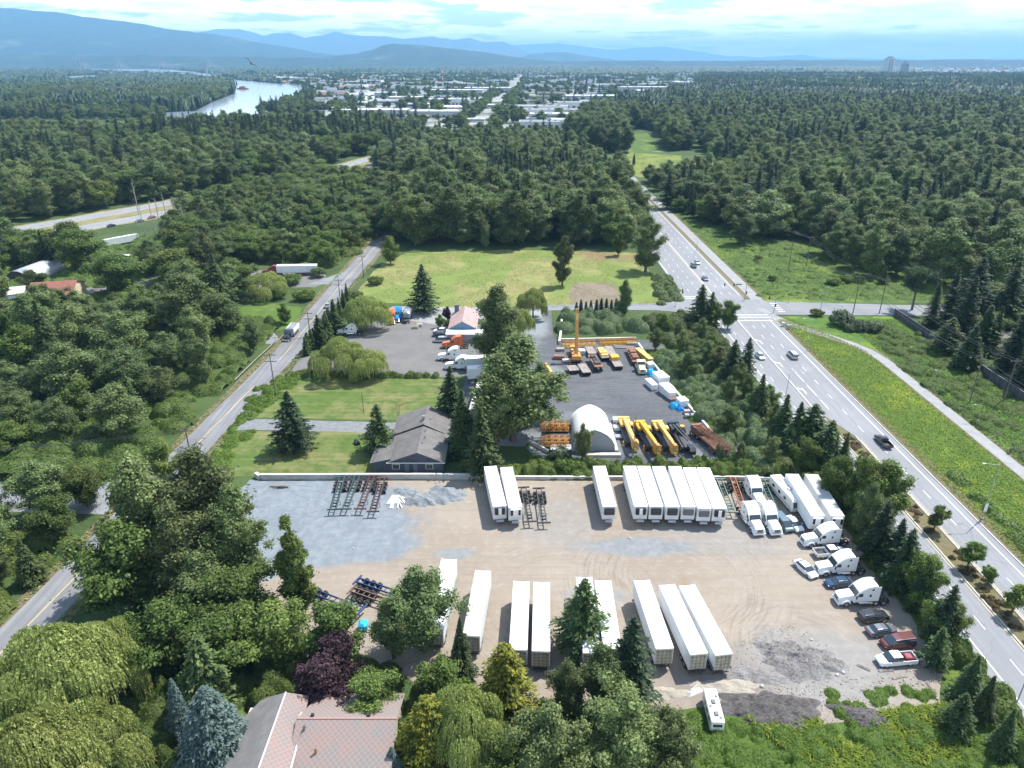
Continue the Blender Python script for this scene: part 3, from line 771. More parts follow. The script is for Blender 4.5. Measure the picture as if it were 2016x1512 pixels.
def in_poly(P, poly):
    x, y = P[:, 0], P[:, 1]; ins = np.zeros(len(P), bool); n = len(poly); j = n - 1
    for i in range(n):
        xi, yi = poly[i]; xj, yj = poly[j]
        c = ((yi > y) != (yj > y)) & (x < (xj - xi) * (y - yi) / (yj - yi + 1e-12) + xi)
        ins ^= c; j = i
    return ins
def thicket(name, poly, label, lm, hmin=.6, hmax=2.2, R=(1.0, 2.4), dens=5.0, leaf=.34, lumps=.22, cat='brambles', seed=0, cell=.5, tint=None, z0=0.0):
    """low growth nobody could count: lumpy mass with leaf faces over it"""
    g = np.random.default_rng(seed + 100); poly = [tuple(p[:2]) for p in poly]
    A = np.array(poly); x0, y0 = A.min(0) - 1; x1, y1 = A.max(0) + 1
    nx, ny = int((x1 - x0) / cell) + 1, int((y1 - y0) / cell) + 1
    H = np.zeros((ny, nx)); area = nx * ny * cell * cell
    k = int(area * lumps)
    C = np.stack([g.uniform(x0, x1, k), g.uniform(y0, y1, k)], 1); C = C[in_poly(C, poly)]
    for c in C:
        r = g.uniform(*R); hh = g.uniform(hmin, hmax)
        i0, i1 = max(0, int((c[1] - r - y0) / cell)), min(ny, int((c[1] + r - y0) / cell) + 2)
        j0, j1 = max(0, int((c[0] - r - x0) / cell)), min(nx, int((c[0] + r - x0) / cell) + 2)
        yy, xx = np.mgrid[i0:i1, j0:j1]; d2 = ((xx * cell + x0 - c[0]) ** 2 + (yy * cell + y0 - c[1]) ** 2) / r / r
        H[i0:i1, j0:j1] = np.maximum(H[i0:i1, j0:j1], hh * np.sqrt(np.clip(1 - d2, 0, 1)))
    yy, xx = np.mgrid[0:ny, 0:nx]; PX_ = xx * cell + x0; PY_ = yy * cell + y0
    m = int(area * dens * 1.8)
    Q = np.stack([g.uniform(x0, x1 - cell * 1.01, m), g.uniform(y0, y1 - cell * 1.01, m)], 1)
    fx, fy = (Q[:, 0] - x0) / cell, (Q[:, 1] - y0) / cell; jx, iy = fx.astype(int), fy.astype(int)
    jx = np.clip(jx, 0, nx - 2); iy = np.clip(iy, 0, ny - 2); ax, ay = fx - jx, fy - iy
    h = (H[iy, jx] * (1 - ax) * (1 - ay) + H[iy, jx + 1] * ax * (1 - ay) + H[iy + 1, jx] * (1 - ax) * ay + H[iy + 1, jx + 1] * ax * ay)
    gx = (H[iy, jx + 1] - H[iy, jx]) / cell; gy = (H[iy + 1, jx] - H[iy, jx]) / cell
    ok = h > .12; Q, h, gx, gy = Q[ok], h[ok], gx[ok], gy[ok]; n = len(Q)
    P = np.column_stack([Q, h + g.normal(size=n) * .10 + z0])
    N_ = unit(np.column_stack([-gx, -gy, np.ones(n)]) + g.normal(size=(n, 3)) * .42)
    s = leaf * .72 * g.uniform(.6, 1.4, n)
    V, F = cards(P, N_, s * .6, s)
    # inner mass
    keep = (H[:-1, :-1] > .15) | (H[1:, 1:] > .15)
    ii, jj = np.nonzero(keep); base = len(V)
    GV = np.column_stack([PX_.ravel(), PY_.ravel(), np.maximum(H.ravel() - .18, -.05) + z0])
    GF = np.column_stack([ii * nx + jj, ii * nx + jj + 1, (ii + 1) * nx + jj + 1, (ii + 1) * nx + jj]) + base
    V = np.concatenate([V, GV]); F2 = np.concatenate([F, GF])
    tn = g.uniform(0, 1, len(F)) ** 1.2
    att = np.concatenate([tn, np.full(len(GF), .25)])
    me = np_mesh(name, V, F2, lm, attr=att)
    o = link(bpy.data.objects.new(name, me))
    return tag(o, label, cat, kind='stuff')
def tufts(name, poly, label, lm, n, h=.5, w=.25, seed=0, z0=0.0, cat='grass', clump=.0):
    g = np.random.default_rng(seed + 500); poly = [tuple(p[:2]) for p in poly]
    A = np.array(poly); x0, y0 = A.min(0); x1, y1 = A.max(0)
    Q = np.stack([g.uniform(x0, x1, n * 2), g.uniform(y0, y1, n * 2)], 1); Q = Q[in_poly(Q, poly)][:n]
    if clump:
        k = np.sin(Q[:, 0] * .35 + np.sin(Q[:, 1] * .21) * 2) + np.sin(Q[:, 1] * .28 + 1.3 + np.sin(Q[:, 0] * .17) * 2)
        Q = Q[k > clump]
    m = len(Q); hh = h * g.uniform(.4, 1.4, m)
    P = np.column_stack([Q, np.full(m, z0) + hh * .35]); a = g.uniform(0, 6.28, m)
    N_ = unit(np.column_stack([np.cos(a), np.sin(a), g.uniform(.8, 3.0, m)]))
    V, F = cards(P, N_, w * g.uniform(.6, 1.4, m), hh * .6, np.tile([0., 0., 1.], (m, 1)))
    me = np_mesh(name, V, F, lm, attr=g.uniform(0, 1, m))
    return tag(link(bpy.data.objects.new(name, me)), label, cat, kind='stuff')

# tree kinds ------------------------------------------------------------
PROTO = {}
def P_(key, f): PROTO[key] = f; PROTO[key]['h'] = 0
BR = 'broadleaf_tree'; CN = 'conifer_tree'
def reg(key, root, h, r, cat): PROTO[key] = dict(root=root, h=h, r=r, cat=cat, used=False)
reg('cot1', t_broad(BR, L_COT, 24, 5.6, 34, .27, 760, .14, sparse=.1), 24, 5.6, 'tree')
reg('cot2', t_broad(BR, L_COT, 22, 4.6, 30, .27, 660, .10, narrow=.2), 22, 4.6, 'tree')
reg('cot3', t_broad(BR, L_COT, 19, 6.0, 30, .27, 700, .18), 19, 6, 'tree')
reg('map1', t_broad(BR, L_MAP, 14, 5.6, 24, .27, 640, .15), 14, 5.6, 'tree')
reg('map2', t_broad(BR, L_MAP, 12, 4.4, 20, .25, 560, .12, narrow=-.1), 12, 4.4, 'tree')
reg('lite', t_broad(BR, L_LITE, 18, 5.4, 30, .27, 640, .14), 18, 5.4, 'tree')
reg('lush', t_broad(BR, L_LUSH, 10, 4.6, 20, .25, 560, .10), 10, 4.6, 'tree')
reg('thin', t_broad(BR, L_COT, 22, 4.4, 26, .28, 240, .25, sparse=.4), 22, 4.4, 'tree')
reg('pop', t_broad('poplar_tree', L_MAP, 22, 2.9, 44, .24, 640, .06, narrow=.1), 22, 2.9, 'tree')
reg('fir1', t_conifer(CN, L_CON, 28, 5.0), 28, 5.0, 'tree')
reg('fir2', t_conifer(CN, L_CON, 24, 4.2, irr=.4, droop=.35, base=.1), 24, 4.2, 'tree')
reg('ced1', t_conifer(CN, L_CON2, 20, 4.0, .5, 9, .45, .04, .55, .2, 1.0), 20, 4, 'tree')
reg('spr1', t_conifer('spruce_tree', L_CON, 15, 5.4, .50, 11, .10, .05, .60, .22, .85, wide=.22), 15, 5.4, 'tree')
reg('spr2', t_conifer('spruce_tree', L_CON2, 12, 3.4, .45, 10, .22, .08, .45, .3, .8), 12, 3.4, 'tree')
reg('blue', t_conifer('spruce_tree', L_BLUE, 13, 4.4, .32, 18, .12, .05, .34, .15, .75, wide=.30), 13, 4.4, 'tree')
reg('gold', t_conifer('cypress_tree', L_GOLD, 14, 3.6, .32, 14, -.12, .04, .36, .3, .6, wide=.34), 14, 3.6, 'tree')
reg('hed', t_conifer('hedge_conifer', L_CON2, 6, 1.1, .25, 12, -.3, .02, .28, .15, .55), 6, 1.1, 'tree')
reg('wil1', t_willow('willow_tree', L_WIL, 11, 6.5, 17, 5200, .22), 11, 6.5, 'tree')
reg('wil2', t_willow('willow_tree', L_WIL, 8, 7.0, 15, 4600, .22), 8, 7.0, 'tree')
reg('plum', t_broad('plum_tree', L_PLUM, 8, 3.8, 16, .20, 600, .12, sparse=.1), 8, 3.8, 'tree')
reg('med', t_broad('young_tree', L_MAP, 6, 2.0, 14, .18, 480, .22), 6, 2.0, 'tree')
reg('shr1', t_shrub('shrub', L_LUSH, 3.2, 3.0), 3.2, 3.0, 'shrub')
reg('shr2', t_shrub('shrub', L_COT, 4.5, 3.4, 16), 4.5, 3.4, 'shrub')
reg('shr3', t_shrub('shrub', L_PALE, 2.6, 2.2), 2.6, 2.2, 'shrub')
reg('pine', t_broad('pine_tree', L_CON, 15, 6.5, 22, .22, 700, .55), 15, 6.5, 'tree')
reg('snag', t_snag('bare_tree', 15, 3), 15, 2, 'tree')
reg('snag2', t_snag('bare_tree', 9, 5, 12), 9, 2, 'tree')

def plant(key, x, y, h, label, group=None, cat=None, wide=1.0, rz=None, z=0.0):
    p = PROTO[key]; s = h / p['h']; rz = rng.uniform(0, 6.28) if rz is None else rz
    sc = (s * wide, s * wide, s)
    if not p['used']:
        o = p['root']; p['used'] = True
        o.location = (x, y, z); o.rotation_euler = (0, 0, rz); o.scale = sc
        if 'made' in o: del o['made']
        tag(o, label, cat or p['cat'], group)
    else:
        o = dup(p['root'], (x, y, z), rz, label, group, scale=sc)
        if 'group' in o and not group: del o['group']
        if cat: o['category'] = cat
    return o
# ------------------------------------------------------------------ vegetation
def rise(px, py, h):
    """where a tree of height h stands whose tip shows at this pixel"""
    p = G(px, py, h); return p.x, p.y
# --- single trees:  kind, tip pixel, height, width factor, label
SINGLES = [
 ('cot1', 440, 945, 21, 1.0, 'tall cottonwood nearest the slim poplar, right end of the big clump'),
 ('map1', 455, 1120, 12, 1.3, 'dense green tree under the cottonwoods where gravel yard and hedge meet'),
 ('cot3', 385, 1090, 13, 1.3, 'grey green tree in the shade of the two tall cottonwoods'),
 ('map1', 455, 508, 14, 1.5, 'broad green tree at the left end of the west yard gravel'),
 ('cot3', 285, 470, 15, 1.5, 'broad tree hiding the white van near the freeway'),
 ('cot2', 395, 455, 18, 1.5, 'tall narrow tree beside the dead trunks near the freeway'),
 ('map1', 60, 530, 10, 1.3, 'bushy green tree covering the near side of the metal hut'),
 ('map1', 1660, 900, 11, .8, 'dense green tree filling the gap behind the corner trailers'),
 ('fir2', 1752, 985, 13, 1.4, 'dark fir behind the two upper white tractors'),
 ('map1', 1822, 1085, 9, .8, 'dense dark tree between the middle tractor and the highway'),
 ('map1', 1858, 1180, 7, .9, 'dense bushy tree behind the black and grey cars'),
 ('ced1', 1930, 1290, 8, 1.5, 'dense dark evergreen beside the lower right highway shoulder'),
 ('cot3', 1360, 690, 9, 1.4, 'broad grey green tree above the bramble bank'),
 ('cot3', 1440, 800, 8, 1.4, 'round grey tree at the highway side of the bramble bank'),
 ('fir2', 1580, 790, 13, 1.4, 'dark fir filling the line between the compact firs'),
 ('cot1', 255, 886, 25, 1.25, 'tall leaning cottonwood at the left end of the gravel yard, nearest the side road'),
 ('cot1', 372, 878, 25, 1.3, 'tall double-crowned cottonwood over the blue grey gravel, left of the slim poplar'),
 ('cot3', 445, 990, 17, .9, 'rounder broadleaf tree leaning over the blue grey gravel beside the slim poplar'),
 ('cot3', 330, 985, 19, 1.1, 'dense green broadleaf tree beneath the two tall cottonwoods of the lower left'),
 ('map1', 210, 1030, 17, 1.1, 'broad green tree whose crown hangs over the two-lane road at lower left'),
 ('pop', 560, 1008, 20, 1.2, 'slim upright poplar at the near edge of the blue grey gravel'),
 ('cot3', 818, 1120, 15, 1.2, 'big dark round tree in front of the stacked container frames'),
 ('cot3', 765, 1180, 11, 1.1, 'dark bushy tree left of the big round one in front of the container frames'),
 ('map2', 650, 1190, 10, 1.3, 'low olive green tree below the blue container chassis'),
 ('ced1', 905, 1215, 12, 1.0, 'bright green cedar beside the white trailer that stands farthest left of the near row'),
 ('plum', 625, 1300, 9, 1.15, 'dark purple plum tree behind the pink roofed house'),
 ('plum', 655, 1252, 9, .9, 'greyer purple plum tree just beyond its darker neighbour'),
 ('wil1', 90, 1255, 14, 1.05, 'great golden green willow beside the road at lower left'),
 ('wil1', 25, 1440, 13, 1.0, 'golden willow cut by the lower left corner of the photo'),
 ('wil1', 185, 1240, 12, .75, 'small golden willow beyond the great one at lower left'),
 ('wil2', 150, 1430, 9, .8, 'low willow mound at the foot of the great golden willow'),
 ('blue', 400, 1352, 13, 1.15, 'thick blue green spruce left of the pink roofed house'),
 ('blue', 335, 1335, 10, .55, 'slim pale blue spruce leaning against the thick one'),
 ('spr2', 385, 1252, 13, 1.25, 'green spruce behind the thick blue one left of the pink roofed house'),
 ('blue', 770, 1470, 6, .8, 'small powder blue spruce at the right corner of the pink roof'),
 ('gold', 995, 1268, 14, 1.1, 'gold tipped cypress in front of the third white trailer of the near row'),
 ('gold', 840, 1372, 11, 1.3, 'gold tipped cypress touching the right end of the pink roof'),
 ('wil1', 915, 1370, 11, .8, 'dark weeping tree between the two gold tipped cypresses'),
 ('spr2', 1153, 1140, 13, 1.25, 'ragged green fir standing in the gap of the near trailer row'),
 ('fir2', 1250, 1212, 15, 1.5, 'broad dark fir in front of the three slanting white trailers'),
 ('cot3', 1190, 1270, 12, 1.0, 'dark grey green tree wedged between the two firs of the near trailer row'),
 ('cot3', 1080, 1390, 14, 1.1, 'big grey green tree at the bottom centre, right of the gold tipped cypress'),
 ('cot3', 1230, 1360, 14, 1.2, 'big grey green tree at the bottom, below the broad dark fir'),
 ('cot3', 1330, 1400, 11, 1.1, 'grey green tree just left of the old white camper'),
 ('cot3', 1120, 1300, 11, .8, 'small grey green tree below the ragged green fir'),
 ('map1', 1000, 1440, 10, .9, 'dark tree at the foot of the left gold tipped cypress, bottom of the photo'),
 ('cot1', 975, 556, 27, 1.25, 'tall grey green tree beside the blue cottage'),
 ('cot1', 1010, 650, 27, 1.75, 'huge grey green cottonwood on the left side of the crane yard'),
 ('cot1', 975, 690, 24, 1.3, 'tall cottonwood crowding the left side of the huge one by the crane yard'),
 ('cot3', 1062, 712, 15, 1.0, 'leafy side tree leaning into the crane yard from the huge cottonwood'),
 ('ced1', 885, 720, 15, 1.7, 'dark cedar between the back lawn and the huge cottonwood'),
 ('ced1', 908, 766, 16, 1.5, 'olive drooping cedar right behind the grey roofed house'),
 ('ced1', 945, 800, 16, 1.5, 'dark cedar at the foot of the huge cottonwood'),
 ('wil1', 715, 585, 11, 1.15, 'golden green weeping willow in the truck yard beside the white tractor'),
 ('wil2', 672, 676, 9.5, .95, 'left half of the low spreading willow at the back lawn'),
 ('wil2', 722, 696, 7.5, .85, 'right half of the low spreading willow at the back lawn'),
 ('wil1', 1050, 570, 10, .85, 'yellow green willow beside the crane yard drive'),
 ('wil1', 1030, 610, 9, .7, 'smaller yellow green willow leaning over the crane yard drive'),
 ('spr1', 829, 520, 17, 1.05, 'big dark broad spruce standing alone at the edge of the dry field'),
 ('spr1', 563, 770, 14.5, 1.05, 'dark spruce alone on the front lawn near the local road'),
 ('spr2', 740, 796, 12, 1.3, 'thin blue green spruce on the front lawn beside the grey roofed house'),
 ('map2', 556, 598, 7, 1.0, 'small round tree at the corner of the west lawn'),
 ('plum', 880, 604, 5, .9, 'small purple tree in front of the blue cottage'),
 ('lush', 866, 620, 4.5, .9, 'pale bush-like tree left of the small purple one'),
 ('cot3', 490, 632, 10, 1.0, 'dark round tree on the left verge of the local road beside the west lawn'),
 ('wil2', 518, 540, 8.5, 1.1, 'bright willow mound in front of the red tractor with the white trailer'),
 ('wil1', 232, 592, 9, 1.0, 'bright yellow green willow beside the dark shed'),
 ('ced1', 415, 498, 20, 1.6, 'tall dark tree with a bare trunk at the west lawn'),
 ('cot1', 350, 536, 23, 1.8, 'huge pale grey green tree left of the west lawn'),
 ('map1', 215, 500, 15, 1.7, 'bright green round tree behind the red roofed building'),
 ('map1', 140, 452, 17, 1.5, 'green tree on the near side of the freeway above the rounded metal hut'),
 ('fir1', 75, 452, 17, 1.4, 'dark fir in front of the freeway at the left edge'),
 ('fir2', 90, 462, 15, 1.4, 'second dark fir in front of the freeway at the left edge'),
 ('cot3', 20, 470, 12, 1.6, 'sparse tree at the left edge in front of the freeway'),
 ('map1', 335, 488, 14, 1.9, 'wide green tree beyond the huge pale one on the left'),
 ('cot1', 38, 576, 20, 1.5, 'tall tree below the red roofed building at the left edge'),
 ('ced1', 65, 590, 22, 1.3, 'huge drooping cedar on the left, nearer than the red roofed building'),
 ('cot3', 130, 596, 18, 1.3, 'grey tree hiding the corner of the red roofed building'),
 ('cot2', 375, 650, 16, 1.1, 'grey green tree in the scrub left of the local road'),
 ('snag', 400, 300, 17, 1.0, 'bare tree by the freeway, the rightmost of the leafless ones'),
 ('pine', 1815, 528, 15, .95, 'flat topped pine with reddish trunks beside the crossroad'),
 ('fir1', 1940, 505, 24, 2.0, 'tall dark fir with a wide skirt behind the fence on the right'),
 ('fir1', 2010, 512, 24, 1.8, 'dark fir at the right edge behind the fence'),
 ('ced1', 1955, 600, 15, 1.9, 'dark cedar in front of the tall fir behind the fence'),
 ('ced1', 1925, 640, 13, 2.0, 'broad low cedar beside the fence on the right'),
 ('spr2', 1880, 625, 11, 1.8, 'olive pine-like tree close behind the fence'),
 ('spr2', 1745, 524, 7, 1.2, 'small rounded conifer in the meadow beyond the crossroad'),
 ('cot1', 1395, 298, 25, 1.5, 'tall grey green tree in the first rank right of the highway, by the dirt strip'),
 ('cot1', 1435, 342, 25, 1.5, 'tall grey green tree casting shadow on the meadow right of the highway'),
 ('cot2', 1468, 410, 17, 1.9, 'rounded tree standing alone in the meadow right of the highway'),
 ('fir2', 1320, 335, 22, 1.5, 'dark tree closest to the far bend of the highway on its right side'),
 ('cot1', 1280, 420, 24, 1.3, 'tall grey green tree on the left of the highway above the field corner'),
 ('cot2', 1110, 462, 20, 1.0, 'slender tree standing alone in the dry field'),
 ('map2', 765, 465, 12, 1.0, 'leafy tree hiding the local road beside the dry field'),
 ('map2', 1220, 455, 11, .8, 'small tree at the right back corner of the dry field'),
 ('map1', 815, 430, 13, 1.0, 'bright green tree at the back left corner of the dry field'),
 ('cot2', 955, 430, 14, 1.0, 'low tree in the front rank of the wood behind the dry field'),
 ('cot1', 1232, 548, 14, .95, 'grey green tree beside the thuja row north of the crane yard'),
 ('cot3', 1150, 833, 9.5, .75, 'feathery young tree in front of the white arched tent'),
 ('spr2', 1385, 560, 14, 1.3, 'spiky dark spruce beside the highway crossing'),
 ('spr2', 1405, 575, 12, 1.3, 'second spiky dark spruce beside the highway crossing'),
 ('map1', 1440, 590, 10, .8, 'round dark tree touching the highway below the crossing'),
 ('map1', 1412, 592, 9, .7, 'round dark tree behind the one touching the highway'),
 ('lush', 1400, 660, 7, 1.1, 'lime green tree amid the grey ones between crane yard and highway'),
 ('lush', 1310, 618, 7, 1.1, 'light green tree at the back corner of the crane yard'),
 ('cot3', 1345, 650, 8, 1.0, 'grey green tree behind the yellow pipes of the crane yard'),
 ('cot3', 1385, 625, 7.5, 1.0, 'pale rounded tree below the crossing'),
 ('cot3', 1295, 645, 7.5, 1.0, 'dull green tree right behind the stacked yellow booms'),
 ('fir2', 1450, 668, 13, 1.7, 'dark fir by the highway kerb, highest up of its line'),
 ('fir2', 1478, 664, 13, 1.5, 'dark fir by the highway kerb where a grey car passes'),
 ('cot3', 1440, 740, 8, .9, 'grey round tree between the dark firs of the highway strip'),
 ('ced1', 1505, 736, 12, 1.6, 'compact dark fir beside the highway, right of the bramble bank'),
 ('ced1', 1553, 776, 12, 1.6, 'compact dark fir, the next one down the highway bank'),
 ('spr2', 1608, 796, 13, 1.8, 'wide dark spruce in the highway bank'),
 ('spr2', 1642, 828, 12, 1.5, 'narrow dark spruce beside the wide one in the highway bank'),
 ('ced1', 1672, 850, 10, 1.1, 'small conifer at the tip of the planted median'),
 ('cot3', 1525, 858, 8, .85, 'round grey green bushy tree behind the motorhome'),
 ('map1', 1595, 862, 9, .85, 'dark green tree behind the last two reefer trailers'),
 ('cot3', 1462, 868, 6, .8, 'low grey green tree behind the white tractors'),
 ('map2', 1712, 900, 13, .85, 'airy birch-like tree beside the highway, left of the corner trailers'),
 ('map2', 1762, 912, 13, 1.0, 'airy tree leaning toward the highway, rightmost of the airy pair'),
 ('cot3', 1728, 950, 13, .75, 'olive tree with a thin slanting trunk behind the first white tractor'),
 ('fir2', 1802, 1040, 12, 1.6, 'dark fir between the white tractors and the highway'),
 ('map2', 1835, 1095, 10, .9, 'spreading branches reaching over the highway shoulder, beside the dark fir'),
 ('ced1', 1785, 1065, 10, 1.1, 'dark tree pressed behind the second white tractor'),
 ('fir2', 1885, 1150, 11, 1.4, 'pointed fir closest to the highway, above the dark bushes'),
 ('spr2', 1860, 1235, 7, 1.2, 'small conifer below the pointed fir'),
 ('ced1', 1815, 1130, 7, 1.2, 'bushy tree behind the lowest white tractor'),
 ('ced1', 1960, 1330, 8, 1.3, 'bushy conifer at the lower right beside the highway'),
 ('ced1', 2000, 1395, 8, 1.2, 'bushy conifer in the lower right corner'),
 ('spr2', 1905, 1365, 7, 1.2, 'low conifer left of the bushy ones at the lower right'),
 ('cot3', 60, 905, 12, 1.5, 'broad green tree at the left edge below the scrub'),
 ('map1', 150, 920, 9, 1.3, 'bushy green tree left of the side road'),
 ('map1', 90, 980, 9, 1.3, 'bushy green tree below the side road at the left edge'),
 ('ced1', 35, 1060, 9, 1.5, 'dark rounded tree at the left edge above the verge'),
 ('map2', 310, 870, 9, 1.1, 'dark tree at the corner where the side road meets the local road'),
 ('cot3', 270, 960, 11, .9, 'green tree over the corner of the side road'),
 ('map1', 420, 1210, 11, 1.3, 'shaded dark green tree behind the green spruce at lower left'),
 ('map1', 520, 1190, 11, 1.2, 'shaded dark green tree at the foot of the slim poplar'),
 ('map1', 300, 1190, 12, 1.2, 'shaded dark tree between the great willow and the cottonwoods'),
 ('map1', 730, 1330, 8, 1.2, 'dark green tree overhanging the far edge of the pink roof'),
 ('lush', 1000, 1320, 7, .8, 'light green small tree beside the left end of the near trailers'),
 ('lush', 870, 1300, 8, 1.1, 'mid green tree behind the gold tipped cypress by the roof'),
]
for (k, px, py, h, w, lab) in SINGLES:
    x, y = rise(px, py, h); plant(k, x, y, h, lab, wide=w)
# young trees of the planted median
for (px, pyb, pyt, lab) in ((1838, 1043, 995, 'young round tree in the planted median, the farthest of its line'),
                            (1903, 1118, 1065, 'young round tree in the planted median, second of its line'),
                            (1944, 1150, 1116, 'smallest of the young trees in the planted median'),
                            (1990, 1210, 1150, 'young round tree in the planted median, nearest the right edge')):
    b = G(px, pyb); plant('med', b.x, b.y, HGT(px, pyb, pyt), lab, 'young trees of the median', wide=1.15)
# bare trees near the freeway and in the scrub
for i, (px, py, h) in enumerate(((258, 352, 20), (272, 400, 18), (292, 395, 19), (303, 388, 20), (318, 380, 20), (338, 385, 19), (355, 400, 18))):
    x, y = rise(px, py, h); plant('snag', x, y, h, 'thin leafless trunk in the cluster of dead trees before the freeway', 'dead trees before the freeway')
for (px, py, h, lab) in ((276, 688, 8, 'broken grey snag rising from the scrub, the taller of two'), (226, 710, 6, 'broken grey snag rising from the scrub, the shorter of two')):
    x, y = rise(px, py, h); plant('snag2', x, y, h, lab)
# thuja rows
def row(key, a, b, n, h, label, group, jit=.25, wide=1.0):
    a, b = Vector(a), Vector(b)
    for i in range(n):
        p = a.lerp(b, (i + .5) / n); plant(key, p.x + rng.uniform(-jit, jit), p.y + rng.uniform(-jit, jit), h * rng.uniform(.85, 1.12), label, group, wide=wide)
row('hed', G(600, 702)[:2], G(652, 650)[:2], 10, 7.0, 'dark narrow thuja in the row screening the truck yard from the local road', 'thujas along the truck yard', wide=1.0)
row('spr2', G(622, 690)[:2], G(668, 650)[:2], 3, 10, 'dark bushy conifer behind the thuja row of the truck yard', 'dark conifers of the truck yard corner')
row('ced1', G(655, 640)[:2], G(690, 600)[:2], 4, 8, 'dark evergreen at the left end of the truck yard beside the local road', 'evergreens by the local road', wide=1.3)
row('hed', G(1130, 618)[:2], G(1235, 612)[:2], 11, 5.0, 'small dark thuja in the row north of the crane yard', 'thujas north of the crane yard', wide=1.0)
row('hed', G(1232, 330)[:2], G(1262, 318)[:2], 1, 9, 'dark clipped conifer at the corner of the far clearing', None)
row('map1', (66, 78), (66, 126), 6, 8.5, 'broadleaf tree squeezed between yard and highway shoulder', 'trees of the strip between yard and highway', wide=.75)
row('fir2', (64.8, 84), (65.2, 128), 5, 10.5, 'slim fir squeezed between yard and highway shoulder', 'firs of the strip between yard and highway', wide=1.3)
row('cot3', (61, 132), (62, 186), 6, 9, 'grey green tree in the belt between crane yard and highway', 'trees of the belt beside the crane yard', wide=.9, jit=2)
row('cot3', (57, 195), (64, 150), 5, 7.5, 'low grey green tree among the firs below the crossing', 'low trees below the crossing', wide=1.2, jit=3)
# shrubs -----------------------------------------------------------------
SHR = [
 ('shr2', 1492, 512, 2.6, 'grey green shrub in the north meadow, the larger of the loose pair'), ('shr2', 1520, 552, 2.4, 'grey green shrub in the north meadow nearer the crossroad'),
 ('shr1', 1607, 622, 2.6, 'small bright shrub by the lamp post at the crossroad'),
 ('shr3', 1655, 640, 5.0, 'tall silvery shrub at the crossroad bend'), ('shr3', 1690, 650, 3.4, 'silvery shrub in the middle of the silvery clump'),
 ('shr3', 1720, 652, 3.4, 'silvery shrub at the right end of the silvery clump'), ('shr3', 1672, 652, 2.4, 'low silvery shrub in front of the silvery clump'),
 ('shr1', 1640, 560, 3.0, 'light green shrub clump in the meadow beyond the crossroad'), ('shr1', 1665, 555, 3.0, 'light green shrub clump just right of its like beyond the crossroad'),
 ('shr1', 740, 560, 3.5, 'rounded shrub at the left side of the dry field'), ('shr2', 700, 590, 4.0, 'dark shrub beside the weeping willow of the truck yard'),
 ('shr1', 600, 590, 4.5, 'leafy shrub on the left verge of the local road'), ('shr1', 575, 560, 4.5, 'leafy shrub near the entrance of the west yard'),
 ('shr2', 628, 545, 4.5, 'round shrub where the west yard meets the road'), ('shr1', 600, 535, 4.0, 'round shrub beside the white trailer of the west yard'),
 ('shr1', 545, 588, 3.5, 'low shrub above the corner of the west lawn'),
 ('shr1', 885, 640, 2.0, 'low shrub in front of the cottage wall'),
 ('shr3', 1105, 905, 3.2, 'pale shrub beside the dark container'), ('shr1', 1120, 925, 3.0, 'leafy shrub at the foot of the feathery young tree'),
 ('shr2', 290, 800, 4.5, 'dark shrub in the scrub near the local road bend'), ('shr2', 230, 810, 4.5, 'dark shrub in the middle of the left scrub'),
 ('shr1', 130, 830, 4.5, 'light green shrub in the left scrub'), ('shr2', 180, 870, 4.5, 'grey green shrub above the side road'),
 ('shr1', 60, 800, 5.0, 'light green shrub close to the left edge'), ('shr1', 15, 850, 5.0, 'light green shrub at the very left edge'),
]
for (k, px, py, h, lab) in SHR:
    b = G(px, py); plant(k, b.x, b.y, h, lab)

# --- thickets and rough growth (stuff) ------------------------------------
thicket('brambles', [(15.5, 211.5), (43.5, 212.5), (42, 226), (38, 231), (16, 231)], 'mound of brambles behind the stacked yellow booms', L_BRAM, 1.5, 4.2, (1.6, 3.6), 11, .24, .10)
thicket('brambles', GP((1290, 715), (1330, 700), (1390, 740), (1460, 790), (1520, 860), (1500, 935), (1440, 925), (1400, 850), (1350, 790)), 'long bank of brambles between the crane yard wall and the highway firs', L_BRAM, 1.4, 3.4, (1.2, 2.6), 14, .20, .18, seed=2)
thicket('brambles', GP((1262, 690), (1330, 690), (1400, 745), (1400, 830), (1430, 905), (1425, 910), (1330, 775)), 'weedy grass sloping above the crane yard wall', L_WEED, .4, 1.3, (1.0, 2.0), 7, .28, .3, seed=3)
thicket('hedge', [(-2, 127.6), (14, 128), (58, 128), (58, 133.8), (36, 133.6), (20, 132.6), (10, 132.4), (4, 133)], 'leafy hedge running behind the far row of white trailers', L_LUSH, 1.2, 2.8, (.8, 1.6), 16, .19, .5, seed=4, cat='hedge')
thicket('brambles', [(46, 128), (66, 128), (66.5, 160), (60, 190), (52, 175), (58, 150), (56, 134)], 'shaded undergrowth beneath the highway firs', L_COT, 1.0, 3.0, (1.2, 2.6), 9, .26, .16, seed=5)
thicket('brambles', [(63.5, 60), (67, 60), (67, 128), (58, 128), (62, 120), (63.8, 112)], 'undergrowth between the gravel yard and the near carriageway', L_MAP, 1.0, 3.4, (1.2, 2.4), 8, .30, .3, seed=6)
thicket('brambles', [(50, 192), (62, 170), (66, 200), (66, 232), (44, 232), (47, 212)], 'undergrowth around the trees below the crossing', L_COT, 1.0, 3.2, (1.4, 2.8), 9, .27, .15, seed=7)
thicket('brambles', [(24, 68), (33, 65.5), (44, 65.5), (60, 69), (66, 76), (66, 52), (20, 50), (19, 62)], 'yellow green weeds covering the lower right corner', L_WEED, .35, 1.3, (.8, 1.6), 24, .13, .5, seed=8, cell=.4, cat='weeds')
